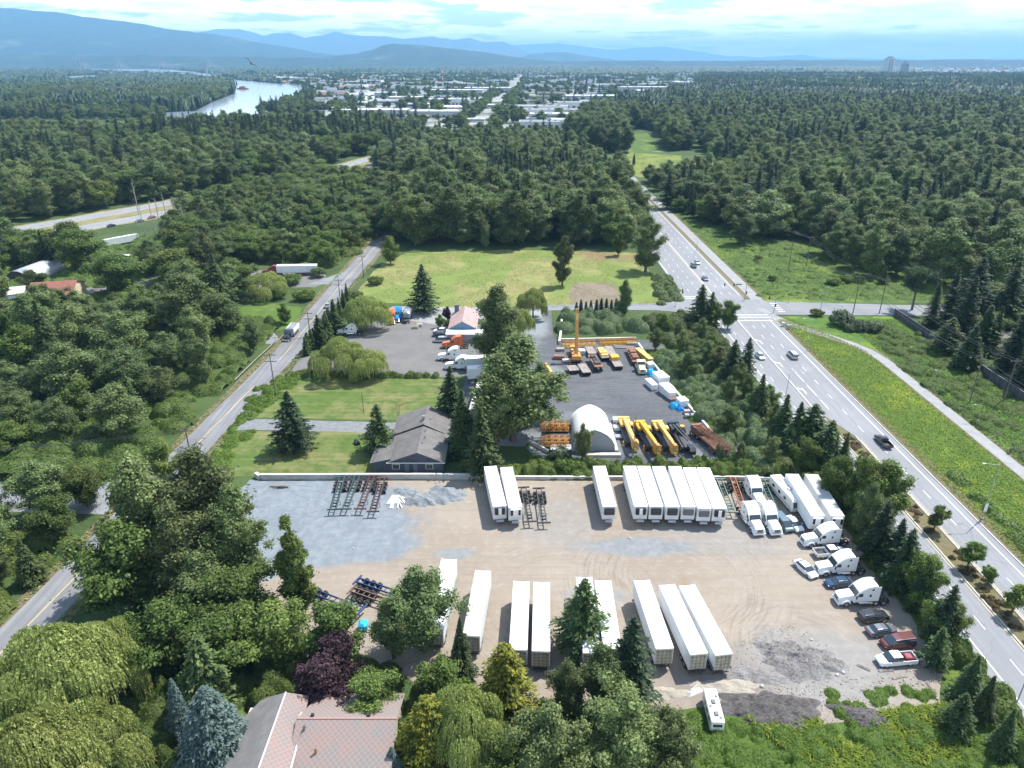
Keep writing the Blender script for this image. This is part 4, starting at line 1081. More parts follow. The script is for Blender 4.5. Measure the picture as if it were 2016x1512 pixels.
thicket('brambles', [(-52, 84), (-40, 84), (-24, 79), (-14, 73), (-2, 69), (10, 70), (19, 68), (20, 58), (0, 50), (-30, 50), (-46, 60), (-60, 80), (-62, 112), (-56, 112), (-58, 100)], 'dark undergrowth beneath the trees before the near trailer row', L_MAP, .8, 2.6, (1.0, 2.2), 13, .19, .28, seed=9, cell=.4)
thicket('brambles', [(-150, 127), (-80, 128), (-78, 160), (-77, 225), (-95, 228), (-160, 250), (-230, 245), (-230, 150)], 'green scrub covering the land left of the local road', L_LUSH, .6, 3.4, (1.6, 4.0), 4.0, .34, .085, seed=10, cell=.7, cat='scrub')
thicket('brambles', [(-150, 112), (-84, 112), (-80, 100), (-80, 60), (-160, 60)], 'scrub and bushes at the left edge below the side road', L_MAP, .6, 3.4, (1.4, 3.2), 6, .30, .14, seed=11, cell=.6, cat='scrub')
thicket('hedge', GP((575, 740), (600, 732), (860, 738), (872, 744), (640, 746), (580, 744)), 'clipped grass-green hedge between the truck yard and the back lawn', L_LUSH, .8, 1.5, (.8, 1.3), 12, .24, .8, seed=12, cat='hedge', cell=.4)
thicket('weeds', GP((455, 848), (500, 770), (572, 735), (600, 740), (540, 790), (500, 822), (470, 838)), 'long grass and weeds along the right verge of the local road', L_WEED, .4, 1.1, (.8, 1.6), 9, .26, .5, seed=13, cell=.4, cat='weeds')
thicket('weeds', GP((418, 900), (452, 850), (500, 850), (440, 938), (425, 938)), 'long grass in the left corner of the front lawn', L_WEED, .3, .8, (.8, 1.4), 10, .24, .6, seed=14, cell=.4, cat='weeds')
thicket('weeds', GP((1370, 430), (1400, 420), (1560, 490), (1740, 560), (1880, 590), (1880, 596), (1760, 590), (1500, 590), (1440, 520)), 'taller weeds scattered over the north meadow', L_WEED, .3, 1.3, (1.0, 2.0), 3.5, .19, .04, seed=15, cell=.6, cat='weeds')
thicket('weeds', [(112, 60), (130, 60), (130, 215), (120, 222), (113, 205), (111.5, 180)], 'weeds and brambles between the shared path and the dark fence', L_LUSH, .3, 1.4, (.9, 2.2), 6, .20, .14, seed=16, cell=.5, cat='weeds')
thicket('weeds', [(92, 70), (96, 70), (95, 130), (92.5, 130)], 'dark brambles along the far kerb of the highway', L_MAP, .5, 1.5, (1.0, 1.8), 6, .30, .35, seed=17, cell=.5, cat='weeds')
thicket('weeds', [(93, 60), (106, 60), (105, 112), (96, 112)], 'leafy weeds in the meadow beside the tall lamp', L_LUSH, .4, 1.5, (.9, 1.9), 8, .19, .16, seed=18, cell=.5, cat='weeds')
thicket('weeds', [(77, 40), (79.8, 40), (79.8, 143), (77.2, 150)], 'dry reddish shrubs planted in the median', leaf_mat('leaf_rust', (0.07, 0.06, 0.02), (0.20, 0.13, 0.06)), .3, .8, (.5, .9), 10, .20, .5, seed=19, cell=.3, cat='plants')
thicket('brambles', GP((440, 500), (560, 520), (640, 528), (735, 482), (752, 450), (700, 470), (600, 440), (430, 440)), 'low growth beneath the wood left of the local road', L_LUSH, 1, 4, (2, 4), 2.2, .44, .05, seed=20, cell=1.0, cat='scrub')
thicket('brambles', [(-330, 222), (-150, 235), (-122, 300), (-140, 360), (-190, 352), (-240, 322), (-340, 262)], 'rough scrub between the freeway and the west yards', L_LUSH, .6, 3.0, (1.6, 4), 2.0, .44, .05, seed=23, cell=1.0, cat='scrub')
thicket('brambles', GP((1290, 548), (1320, 548), (1335, 590), (1300, 600)), 'low hedge beside the right side of the dry field', L_COT, 1.2, 2.4, (1.5, 2.4), 4, .4, .2, seed=21, cell=.6)
thicket('brambles', GP((1040, 870), (1070, 880), (1150, 905), (1165, 920), (1150, 945), (1060, 945), (1040, 930)), 'rough grass and weeds beside the dark container', L_WEED, .2, .7, (.6, 1.3), 8, .22, .3, seed=22, cell=.4, cat='weeds')
tufts('grass', [(89.5, 40), (107, 40), (107, 200), (95, 228), (90, 228)], 'long yellow green grass between highway and shared path', L_YEL, 50000, .34, .10, 1)
tufts('grass', [(110.5, 40), (130.5, 40), (130.5, 228), (111, 228)], 'long green grass between shared path and fence', L_GRASS, 40000, .42, .12, 2)
tufts('grass', GP((752, 520), (800, 498), (1000, 492), (1262, 498), (1290, 560), (1300, 600), (1130, 606), (880, 606), (690, 592), (715, 560)), 'dry uncut grass of the field', L_DRY, 34000, .26, .12, 3, clump=-.6)
tufts('grass', [(92, 250), (190, 248), (215, 262), (190, 300), (150, 330), (120, 345), (104, 372), (92, 420)], 'rough grass of the north meadow', L_GRASS, 36000, .4, .16, 4)
tufts('grass', [(24, 70), (34, 67), (60, 70), (66, 76), (66, 50), (20, 50)], 'yellow weeds and grass at the lower right', L_YEL, 30000, 1.1, .10, 5, clump=.1)
tufts('grass', LRD[:0] + [(p[0] - 5.4, p[1]) for p in LRD if p[1] < 300] + [(p[0] - 3.9, p[1]) for p in LRD[::-1] if p[1] < 300], 'dry verge grass on the left side of the local road', L_DRY, 6000, .45, .18, 6)
tufts('grass', [(p[0] + 3.9, p[1]) for p in LRD if p[1] < 300] + [(p[0] + 6.0, p[1]) for p in LRD[::-1] if p[1] < 300], 'green verge grass on the right side of the local road', L_GRASS, 6000, .45, .18, 7)

# --- woods -------------------------------------------------------------------
HWY_W = 66
W_ZONES = [
 # polygon, spacing, [(kind, weight, hmin, hmax)], label fragment, group
 (GP((345, 425), (640, 345), (800, 372), (775, 430), (742, 470), (640, 525), (470, 515), (400, 470)), 8.0,
  [('map1', 3, 8, 13), ('map2', 3, 8, 12), ('lush', 3, 6, 10), ('cot3', 3, 10, 15), ('cot2', 1, 13, 17), ('ced1', .4, 10, 15)], 'in the wood between the freeway and the local road'),
 ([(-60, 342), (-50, 333), (-20, 331), (20, 333), (50, 326), (61, 330), (64, 345), (67, 560), (-70, 560), (-66, 420)], 8.6,
  [('cot1', 4, 20, 27), ('cot2', 3, 18, 24), ('fir1', 2.2, 18, 27), ('map1', 2, 14, 20), ('cot3', 2, 16, 22), ('lite', 1.5, 15, 21), ('fir2', 1.2, 18, 26)], 'in the wood behind the dry field'),
 ([(94, 405), (104, 374), (118, 352), (134, 336), (140, 300), (144, 280), (168, 257), (330, 247), (470, 300), (500, 600), (180, 600), (150, 480), (110, 480)], 12.0,
  [('cot1', 4, 18, 25), ('cot2', 3, 16, 23), ('cot3', 3, 13, 19), ('lite', 2.5, 14, 21), ('fir1', 1.2, 18, 27), ('lush', 1, 9, 13), ('map1', 1.5, 12, 18), ('fir2', 1, 16, 24)], 'in the wood right of the highway'),
 ([(-190, 140), (-120, 132), (-90, 132), (-86, 190), (-92, 228), (-120, 236), (-190, 236)], 10.5,
  [('lush', 2, 6, 11), ('cot3', 2.5, 9, 15), ('map2', 2, 7, 12), ('cot2', 1.2, 13, 18), ('ced1', .5, 9, 14)], 'in the scrubby wood left of the local road'),
 ([(-140, 62), (-86, 62), (-84, 108), (-150, 112)], 8,
  [('map1', 2, 7, 10), ('cot3', 2, 7, 11), ('map2', 2, 6, 9), ('ced1', .5, 7, 9)], 'in the grove left of the road at lower left'),
 ([(-330, 225), (-235, 222), (-200, 270), (-188, 310), (-225, 318), (-270, 288), (-340, 250)], 9.5,
  [('map1', 2, 10, 15), ('cot3', 2, 11, 16), ('cot2', 1.4, 13, 19), ('fir2', .6, 13, 18)], 'between the freeway and the west yards'),
]
W_ZONES.append((GP((335, 470), (350, 440), (470, 500), (450, 528), (350, 512)), 8.5, [('map1', 2, 10, 14), ('cot3', 2, 11, 16), ('cot2', 2, 14, 18)], 'between the dead trunks and the west yard'))
W_ZONES.append((GP((300, 610), (460, 575), (470, 600), (455, 650), (380, 680), (230, 680), (60, 700), (60, 660), (210, 640)), 9.0, [('cot3', 2, 9, 14), ('map1', 2, 9, 13), ('map2', 2, 8, 11), ('lush', 1, 7, 10)], 'around the western yards'))
W_ZONES.append(([(133.5, 120), (175, 120), (185, 229), (150, 230), (134, 229)], 9.0, [('ced1', 2, 11, 16), ('fir1', 1.2, 16, 22), ('cot3', 1.5, 9, 13), ('map1', 1, 8, 12)], 'behind the dark fence'))
FAR_ZONES = [
 ([(-700, 270), (-430, 246), (-352, 308), (-280, 358), (-230, 440), (-188, 525), (-152, 626), (-120, 740), (-110, 930), (-300, 930), (-460, 830), (-900, 860)], 11.5,
  [('cot1', 4, 18, 25), ('cot2', 3, 16, 23), ('cot3', 3, 14, 20), ('lite', 2, 14, 21), ('fir1', 1.0, 22, 30), ('map1', 2, 12, 18), ('lush', .6, 9, 13)]),
 ([(-380, 690), (-190, 690), (-150, 780), (-150, 880), (-340, 900)], 10.5, [('fir1', 4, 22, 30), ('fir2', 2, 20, 27), ('cot2', 3, 20, 26), ('map1', 1, 15, 20)]),
 ([(-110, 560), (66, 560), (60, 660), (50, 800), (-110, 800)], 10.5,
  [('cot1', 4, 15, 21), ('cot2', 3, 15, 20), ('lite', 2, 13, 18), ('fir1', 1.0, 18, 25), ('map1', 2, 11, 16)]),
 ([(66, 700), (175, 720), (215, 1000), (120, 1150), (60, 860)], 10, [('cot1', 4, 20, 28), ('cot2', 3, 18, 24), ('map1', 2, 12, 16)]),
 ([(170, 600), (1000, 600), (1400, 1450), (300, 1500), (230, 1000), (185, 720)], 13.5,
  [('cot1', 4, 18, 26), ('cot2', 3, 16, 24), ('cot3', 3, 14, 20), ('lite', 2.5, 15, 22), ('fir1', 1.3, 20, 31), ('fir2', .9, 18, 28), ('lush', .6, 10, 14)]),
 ([(470, 300), (900, 420), (1100, 800), (500, 600)], 13.0,
  [('cot1', 4, 18, 26), ('cot2', 3, 16, 24), ('cot3', 3, 14, 20), ('lite', 2.5, 15, 22), ('fir1', 1.4, 20, 31), ('fir2', .9, 18, 28)]),
 ([(100, 420), (150, 480), (180, 600), (90, 600)], 12, [('cot3', 3, 10, 14), ('lush', 3, 7, 10), ('cot2', 2, 13, 18)]),
]
CLEAR = [GP((1222, 318), (1240, 296), (1345, 304), (1350, 342), (1290, 356), (1248, 352)), GP((1225, 255), (1290, 255), (1320, 300), (1235, 306)),
         [(-50, 800), (-30, 800), (0, 1500), (-60, 1500)]]
def seed_zone(poly, sp, mix):
    A = np.array(poly); x0, y0 = A.min(0); x1, y1 = A.max(0)
    gx, gy = np.meshgrid(np.arange(float(x0), x1, sp), np.arange(float(y0), y1, sp))
    gx[1::2] += sp / 2
    P = np.stack([gx.ravel(), gy.ravel()], 1) + rng.uniform(-.42, .42, (gx.size, 2)) * sp
    P = P[in_poly(P, poly)]
    for c in CLEAR: P = P[~in_poly(P, c)]
    vis = [(lambda q: -90 < q[0] < 2110 and q[1] < 1600)(PX(a, b, 10)) for a, b in P]
    P = P[np.array(vis, bool)]
    w = np.array([m[1] for m in mix], float); w /= w.sum()
    # kinds grow in patches
    k = []
    ph = rng.uniform(0, 6, (len(mix), 2))
    for a, b in P:
        ww = w * np.array([math.exp(1.1 * (math.sin(a * .031 + p[0]) + math.sin(b * .027 + p[1]))) for p in ph])
        k.append(rng.choice(len(mix), p=ww / ww.sum()))
    return [(mix[q][0], a, b, rng.uniform(mix[q][2] * .95, mix[q][3] * 1.12)) for q, (a, b) in zip(k, P)]
LOOK = {'cot1': 'tall grey green broadleaf tree', 'cot2': 'slender grey green broadleaf tree', 'cot3': 'rounded grey green broadleaf tree', 'lite': 'pale green broadleaf tree', 'map1': 'deep green broadleaf tree',
        'map2': 'small deep green broadleaf tree', 'lush': 'bright green broadleaf tree', 'fir1': 'tall dark conifer', 'fir2': 'ragged dark conifer', 'ced1': 'soft green conifer', 'spr2': 'short dark conifer'}
CONI = ('fir1', 'fir2', 'ced1', 'spr2')
cand = []
for (poly, sp, mix, where) in W_ZONES:
    for t in seed_zone(poly, sp, mix): cand.append((*t, where))
cand.sort(key=lambda t: t[2])
used = {'b': sum(1 for s in SINGLES if s[0] not in CONI), 'c': sum(1 for s in SINGLES if s[0] in CONI)}
CAP = 296
rest = []
for (k, x, y, h, where) in cand:
    c = 'c' if k in CONI else 'b'
    if used[c] < CAP:
        used[c] += 1
        plant(k, x, y, h, LOOK[k] + ' ' + where, 'trees ' + where, wide=rng.uniform(1.25, 1.75) if k not in CONI else rng.uniform(1.1, 1.5))
    else: rest.append((k, x, y, h))
for z in FAR_ZONES: rest += seed_zone(*z)
print('trees', used, 'rest', len(rest))
def scatter_stuff(name, items, label, cat):
    """far wood as one object: its points carry copies of the tree crowns"""
    keys = sorted(set(t[0] for t in items))
    V = np.array([(t[1], t[2], 0) for t in items])
    me = bpy.data.meshes.new(name); me.from_pydata(V.tolist(), [], [])
    def att(nm, ty, vals):
        a = me.attributes.new(nm, ty, 'POINT')
        if ty == 'FLOAT_VECTOR': a.data.foreach_set('vector', np.asarray(vals, dtype=np.float32).ravel())
        else: a.data.foreach_set('value', vals)
    att('kindno', 'INT', [keys.index(t[0]) for t in items])
    att('sc', 'FLOAT_VECTOR', [(lambda s, w: (s * w, s * w, s))(t[3] / PROTO[t[0]]['h'], rng.uniform(1.3, 1.9) if t[0] not in CONI else rng.uniform(1.1, 1.5)) for t in items])
    att('rot', 'FLOAT_VECTOR', [(0, 0, rng.uniform(0, 6.28)) for _ in items])
    o = link(bpy.data.objects.new(name, me))
    ng = bpy.data.node_groups.new(name, 'GeometryNodeTree')
    ng.interface.new_socket('Geometry', in_out='INPUT', socket_type='NodeSocketGeometry')
    ng.interface.new_socket('Geometry', in_out='OUTPUT', socket_type='NodeSocketGeometry')
    gi = ng.nodes.new('NodeGroupInput'); go = ng.nodes.new('NodeGroupOutput'); jn = ng.nodes.new('GeometryNodeJoinGeometry')
    def na(nm, ty):
        n = ng.nodes.new('GeometryNodeInputNamedAttribute'); n.data_type = ty; n.inputs['Name'].default_value = nm; return n.outputs[0]
    for i, k in enumerate(keys):
        sepn = ng.nodes.new('GeometryNodeSeparateGeometry'); cmpn = ng.nodes.new('FunctionNodeCompare'); cmpn.data_type = 'INT'; cmpn.operation = 'EQUAL'
        ng.links.new(na('kindno', 'INT'), [s for s in cmpn.inputs if s.enabled and s.type == 'INT'][0]); [s for s in cmpn.inputs if s.enabled and s.type == 'INT'][1].default_value = i
        ng.links.new(gi.outputs[0], sepn.inputs[0]); ng.links.new(cmpn.outputs[0], sepn.inputs[1])
        oi = ng.nodes.new('GeometryNodeObjectInfo'); oi.transform_space = 'ORIGINAL'
        oi.inputs['Object'].default_value = KIDS[PROTO[k]['root'].name][0]; oi.inputs['As Instance'].default_value = False
        ip = ng.nodes.new('GeometryNodeInstanceOnPoints')
        ng.links.new(sepn.outputs[0], ip.inputs['Points']); ng.links.new(oi.outputs['Geometry'], ip.inputs['Instance'])
        ng.links.new(na('rot', 'FLOAT_VECTOR'), ip.inputs['Rotation']); ng.links.new(na('sc', 'FLOAT_VECTOR'), ip.inputs['Scale'])
        ng.links.new(ip.outputs[0], jn.inputs[0])
    ng.links.new(jn.outputs[0], go.inputs[0])
    md = o.modifiers.new('growth', 'NODES'); md.node_group = ng
    return tag(o, label, cat, kind='stuff')
# ------------------------------------------------------------------ the far country
def raypt(px, py, D):
    dx, dy = (px - 1008) / FPX, (756 - py) / FPX
    f = CP + dy * SP
    return D * dx / f, CAM_H + D * (-SP + dy * CP) / f
M_HILL = (lambda s: (s.color(s.mix(s.rng(s.noise(.0009, 8, .65), .56, .70), s.mix(s.rng(s.noise(.004, 7, .7), .35, .65), (0.008, 0.022, 0.016), (0.028, 0.050, 0.032)), (0.13, 0.15, 0.085))), s.m)[1])(NT('forested_slope'))
M_ROCK = mat('far_mountain', (0.05, 0.07, 0.06), .9, var=.3, vscale=.001)
def ridge(name, pts, D, W, m, rough=.05, seed=0, cut=None):
    g = np.random.default_rng(seed); xs = np.array([p[0] for p in pts]); ys = np.array([p[1] for p in pts])
    n = int((xs[-1] - xs[0]) / 3) + 1; px = np.linspace(xs[0], xs[-1], n); py = np.interp(px, xs, ys)
    ns = sum(np.interp(px, np.linspace(xs[0], xs[-1], k), g.normal(size=k)) * a for k, a in ((n // 18 + 2, .9), (n // 7 + 2, .45), (n // 2 + 2, .22)))
    X, Z = [], []
    for a, b, c in zip(px, py, ns):
        x, z = raypt(a, b - c, D); X.append(x); Z.append(max(z, 1))
    X, Z = np.array(X), np.array(Z); K = 26; V = []
    gul = [np.interp(px, np.linspace(xs[0], xs[-1], n // 5 + 2), g.normal(size=n // 5 + 2)) for _ in range(K)]
    acc = np.zeros(n)
    for k in range(K):
        t = k / (K - 1); y = D - W * (1 - t)
        acc = acc * .8 + gul[k] * .35
        z = Z * (t ** 1.15) * (1 + rough * acc * (1 - t) * 2.2)
        V += list(zip(X * (y / D) ** .6, np.full(n, y), np.maximum(z, -2) if k else np.full(n, -2.)))
    V += list(zip(X, np.full(n, D + W * .8), np.full(n, -2.)))
    V = np.array(V); F = [(k*n+i, k*n+i+1, (k+1)*n+i+1, (k+1)*n+i) for k in range(K) for i in range(n-1)]
    o = link(bpy.data.objects.new(name, np_mesh(name, V, np.array(F), m, smooth=True)))
    return tag(o, kind='structure')
ridge('mountains', [(-500, 20), (-300, 12), (-100, 22), (0, 18), (28, 16), (60, 21), (110, 23), (170, 33), (240, 40), (300, 50), (340, 59), (400, 64), (500, 82), (560, 92), (620, 104), (680, 112), (760, 119)], 14000, 5200, M_HILL, seed=3)
ridge('mountains', [(350, 78), (380, 66), (430, 57), (450, 59), (470, 58), (500, 65), (520, 70), (540, 65), (570, 63), (600, 74), (635, 69), (660, 61), (680, 67), (720, 71), (760, 70), (790, 77), (850, 72), (895, 80), (925, 75), (950, 83), (990, 82), (1020, 93), (1045, 108), (1060, 118)], 24000, 7000, M_ROCK, seed=4)
ridge('mountains', [(760, 95), (840, 84), (920, 86), (1020, 88), (1100, 84), (1180, 96), (1215, 99), (1260, 94), (1310, 92), (1370, 100), (1440, 112), (1500, 113), (1580, 106), (1620, 114), (1700, 113), (1800, 116), (2100, 116), (2300, 117)], 36000, 6000, M_ROCK, seed=5)
ridge('hills', [(600, 119), (650, 112), (700, 104), (735, 97), (755, 89), (775, 86), (830, 90), (900, 97), (980, 108), (1050, 117), (1110, 121)], 10500, 2500, M_HILL, seed=6)
ridge('hills', [(1020, 116), (1045, 106), (1075, 103), (1110, 102), (1150, 108), (1190, 115), (1240, 119)], 17000, 3000, M_HILL, seed=7)
ridge('hills', [(-400, 112), (0, 106), (200, 109), (420, 112), (560, 114), (760, 117)], 9000, 1500, M_HILL, seed=9)

ridge('hills', [(1060, 122), (1200, 120.5), (1400, 119), (1600, 118.5), (1850, 118), (2100, 118), (2350, 118)], 9500, 1500, M_HILL, seed=12)
M_WATER = mat('river_water', (0.30, 0.36, 0.42), .12, spec=.6, bump=.15, bscale=.05)
RIV = GP((463, 157), (521, 162), (587, 169), (609, 180), (590, 194), (555, 208), (510, 224), (430, 236), (330, 232), (312, 222), (385, 219), (415, 203), (438, 193), (462, 185), (466, 172))
RIV2 = GP((120, 136.5), (194, 133), (243, 130.0), (314, 130.5), (314, 136), (382, 141), (422, 148), (464, 156), (468, 168), (430, 161), (347, 150), (312, 147), (243, 145), (188, 142))
RIV3 = GP((112, 151), (150, 149), (190, 148), (190, 161), (120, 161))
for r in (RIV, RIV2, RIV3):
    sheet('river', r, .25, M_WATER)
TOWN = GP((480, 152), (700, 148), (1000, 150), (1380, 150), (1400, 172), (1360, 185), (1210, 205), (1180, 240), (1080, 262), (900, 262), (700, 232), (500, 226), (612, 190), (600, 172))
FIELDS = [GP((0, 158), (110, 160), (100, 166), (0, 168)), GP((10, 196), (70, 200), (110, 225), (20, 228)), GP((540, 132), (580, 132), (600, 140), (530, 139)), GP((1500, 140), (1580, 138), (1600, 150), (1510, 152)),
          GP((1810, 132), (2200, 132), (2200, 152), (1800, 150)), GP((640, 142), (860, 141), (880, 147), (650, 148))]
TR = [[(-70, 1100), (-5, 2300), (40, 4700), (90, 4700), (30, 2300), (10, 1100)], [(1540, 3300), (1640, 3900), (1900, 5000), (2010, 5000), (1780, 3900), (1640, 3300)]]
def canopy():
    na, nr = 900, 640
    az = np.linspace(-.735, .735, na); r = 1240 * np.exp(np.linspace(0, math.log(20000 / 1240), nr))
    A, Rr = np.meshgrid(az, r); X = Rr * np.tan(A); Y = Rr.copy()
    g = np.random.default_rng(5)
    wh = g.normal(size=X.shape); wh = (wh + np.roll(wh, 1, 1) * .6) / 1.2
    lf = np.sin(X * .011 + np.sin(Y * .007) * 2) + np.sin(Y * .009 + 1 + np.sin(X * .006) * 2) + np.sin(X * .05 + Y * .03)
    Z = 14 + lf * 2.5 + wh * 4.0
    P = np.stack([X.ravel(), Y.ravel()], 1)
    m = np.ones(len(P), bool)
    for poly in [RIV, RIV2, RIV3, TOWN] + FIELDS + TR: m &= ~in_poly(P, poly)
    # the country left bare: fields in the plain
    fl = np.sin(P[:, 0] * .0021 + np.sin(P[:, 1] * .0013) * 2.2) + np.sin(P[:, 1] * .0016 + 2 + np.sin(P[:, 0] * .0011) * 2.1)
    m &= ~((fl > 1.25) & (P[:, 1] > 3000))
    m &= ~((P[:, 0] > -330) & (P[:, 0] < 230) & (P[:, 1] < 1400))
    m = m.reshape(X.shape)
    ok = m[:-1, :-1] & m[1:, :-1] & m[:-1, 1:] & m[1:, 1:]
    edge = m & ~(np.roll(m, 1, 0) & np.roll(m, -1, 0) & np.roll(m, 1, 1) & np.roll(m, -1, 1))
    Z[edge] = 0; Z[0, :] = 0
    ii, jj = np.nonzero(ok)
    F = np.column_stack([ii * na + jj, ii * na + jj + 1, (ii + 1) * na + jj + 1, (ii + 1) * na + jj])
    V = np.column_stack([X.ravel(), Y.ravel(), np.maximum(Z.ravel(), 0)])
    usedv = np.zeros(len(V), bool); usedv[F.ravel()] = True; idx = np.cumsum(usedv) - 1
    V = V[usedv]; F = idx[F]
    o = link(bpy.data.objects.new('far_woods', np_mesh('far_woods', V, F, leaf_mat('far_canopy', (0.016, 0.030, 0.012), (0.055, 0.080, 0.028), .0), attr=g.uniform(0, 1, len(F)) ** 1.6)))
    tag(o, 'far-off woods covering the plain from the river to the horizon', 'woods', kind='stuff')
canopy()
# trees among the buildings, along the town road and on the river bank
town_trees = []
def town_seed(poly, sp, mix, keep=1.0):
    global town_trees
    town_trees += [t for t in seed_zone(poly, sp, mix) if rng.uniform() < keep]
MT = [('cot3', 3, 12, 18), ('map1', 3, 10, 16), ('fir1', 1.2, 18, 26), ('lush', 1, 8, 12), ('cot2', 2, 14, 20)]
TB = []
# ------------------------------------------------------------------ town buildings
M_WALLS = [mat('wall_white', (0.58, 0.59, 0.60), .8, var=.1, vscale=.05), mat('wall_grey', (0.34, 0.35, 0.36), .8, var=.1, vscale=.05), mat('wall_buff', (0.42, 0.37, 0.31), .8, var=.1, vscale=.05)]
M_ROOFS = [mat('roof_white', (0.60, 0.62, 0.64), .8, var=.12, vscale=.03), mat('roof_grey', (0.22, 0.235, 0.26), .8, var=.2, vscale=.03), mat('roof_gravel', (0.34, 0.34, 0.34), .9, var=.2, vscale=.03), mat('roof_brown', (0.26, 0.17, 0.13), .9, var=.2, vscale=.03), mat('roof_blue', (0.12, 0.24, 0.36), .6)]
M_GLASSD = mat('dark_glass', (0.03, 0.04, 0.05), .15, spec=.8)
M_LOTS = mat('town_lots', (0.30, 0.30, 0.30), .9, var=.45, vscale=.012)
sheet('town_lots', TOWN, .06, (lambda s: (s.color(s.mix(s.rng(s.noise(.010, 6, .6), .42, .62), (0.32, 0.32, 0.31), (0.05, 0.08, 0.03))), s.m)[1])(NT('town_ground')))
def warehouse_proto(v, w, d, h, rm, wm):
    mb = MB(); mb.box(-w/2, w/2, -d/2, d/2, 0, h, 1)
    mb.box(-w/2 + .6, w/2 - .6, -d/2 + .6, d/2 - .6, h - .5, h + .02, 0)
    for (a, b, c, e) in ((-w/2 - .15, w/2 + .15, -d/2 - .15, -d/2 + .35), (-w/2 - .15, w/2 + .15, d/2 - .35, d/2 + .15), (-w/2 - .15, -w/2 + .35, -d/2 + .35, d/2 - .35), (w/2 - .35, w/2 + .15, -d/2 + .35, d/2 - .35)):
        mb.box(a, b, c, e, h - .3, h + .9, 1)
    r = random.Random(v)
    for k in range(7): x, y = r.uniform(-w*.4, w*.4), r.uniform(-d*.4, d*.4); mb.box(x - 1.6, x + 1.6, y - 1.2, y + 1.2, h + .02, h + 1.7, 0)
    if v % 2: 
        for k in range(int(w / 9)): x = -w/2 + 4 + k * 9; mb.box(x, x + 4.2, -d/2 - .1, -d/2 + .02, .2, 4.6, 2)
    else: mb.box(-w/2 + 2, w/2 - 2, -d/2 - .08, -d/2 + .02, h * .55, h * .8, 2)
    return mb.build('warehouse', [rm, wm, M_GLASSD])
WH = [warehouse_proto(0, 70, 40, 9, M_ROOFS[0], M_WALLS[0]), warehouse_proto(1, 95, 45, 9, M_ROOFS[1], M_WALLS[0]), warehouse_proto(2, 55, 32, 8, M_ROOFS[2], M_WALLS[2]),
      warehouse_proto(3, 110, 60, 10, M_ROOFS[0], M_WALLS[1]), warehouse_proto(4, 48, 26, 7, M_ROOFS[3], M_WALLS[1]), warehouse_proto(5, 80, 34, 9, M_ROOFS[2], M_WALLS[0]), warehouse_proto(6, 60, 30, 8, M_ROOFS[4], M_WALLS[0])]
WLAB = ['white flat roofed warehouse with plant boxes on its roof in the town', 'long grey roofed warehouse with loading doors in the town', 'gravel roofed buff warehouse in the town', 'very large white roofed warehouse in the town', 'small brown roofed workshop in the town', 'long pale grey roofed warehouse in the town', 'blue roofed warehouse in the town']
wused = set()
def put_wh(v, x, y, rz, s=1.0, lab=None):
    o = WH[v]
    if v not in wused: wused.add(v)
    else: o = link(o.copy())
    o.location = (x, y, 0); o.rotation_euler = (0, 0, rz); o.scale = (s, s, min(s, 1.2))
    tag(o, lab or WLAB[v], 'warehouse', None if lab else 'town warehouses: ' + WLAB[v].split(' warehouse')[0].split(' workshop')[0]); TB.append((x, y, 60 * s))
    return o
FIX = [(3, 1245, 206, 1.0, 'big white fronted warehouse at the right end of the town'), (1, 1080, 250, .8, 'grey warehouse nearest the wood, right of the town road'), (0, 1120, 244, .7, 'low white warehouse beside the one nearest the wood'),
       (5, 1060, 222, 1.2, 'long grey warehouse in the second row right of the town road'), (5, 1150, 214, 1.2, 'long grey warehouse right of its longer like in the second row'),
       (0, 760, 206, .9, 'white warehouse left of the town road amid pale ones'), (3, 810, 199, .85, 'large white warehouse in the middle of the left half of the town'), (0, 880, 204, 1.0, 'white stepped warehouse right of the large white one'),
       (6, 860, 196, 1.0, 'blue edged white factory below the red and white mast'), (4, 905, 222, 1.0, 'brown roofed shop in the left half of the town'), (1, 920, 206, .8, 'grey roofed warehouse beside the brown roofed shop'),
       (3, 900, 187, 1.2, 'huge pale blue grey warehouse right of the red and white mast'), (3, 960, 182, 1.2, 'huge grey warehouse left of the town road'), (0, 690, 220, .8, 'white warehouse at the left end of the front row'),
       (0, 985, 213, .7, 'white warehouse touching the left side of the town road'), (0, 930, 240, .5, 'small white warehouse nearest the wood, left of the town road')]
for v, px, py, s, lab in FIX:
    p = G(px, py); put_wh(v, p.x, p.y, rng.uniform(-.06, .06), s, lab)
cx = []
gy = 1120.0
while gy < 4300:
    gx = -1500.0
    while gx < 1500:
        x = gx + rng.uniform(-18, 18); y = gy + rng.uniform(-14, 14); s = rng.uniform(.55, 1.1) * (1 + (gy - 1100) / 6000)
        P = np.array([[x, y], [x - 50, y], [x + 50, y]])
        px_, py_ = PX(x, y)
        if in_poly(P, TOWN).all() and not in_poly(P, RIV).any() and abs(x - np.interp(y, [880, 1150, 1700, 2300, 4600], [-52, -40, -24, -5, 60])) > 62 and rng.uniform() < .92 \
           and all(abs(x - a) > (s * 48 + r_ * .8) or abs(y - b) > (s * 24 + r_ * .5) for a, b, r_ in TB):
            put_wh(int(rng.choice(7, p=[.28, .14, .14, .14, .12, .14, .04])), x, y, rng.choice([0, math.pi / 2], p=[.85, .15]) + rng.uniform(-.04, .04), s)
        gx += 84 + gy * .012
    gy += 62 + (gy - 1100) * .05
print('warehouses', len(TB))
for (x0, x1, y0, y1, sp, kp) in ((-1300, 1300, 1000, 1800, 22, .24), (-1500, 1700, 1800, 3000, 29, .36), (-2000, 2200, 3000, 4500, 34, .6)):
    town_seed([(x0, y0), (x1, y0), (x1, y1), (x0, y1)], sp, MT, kp)
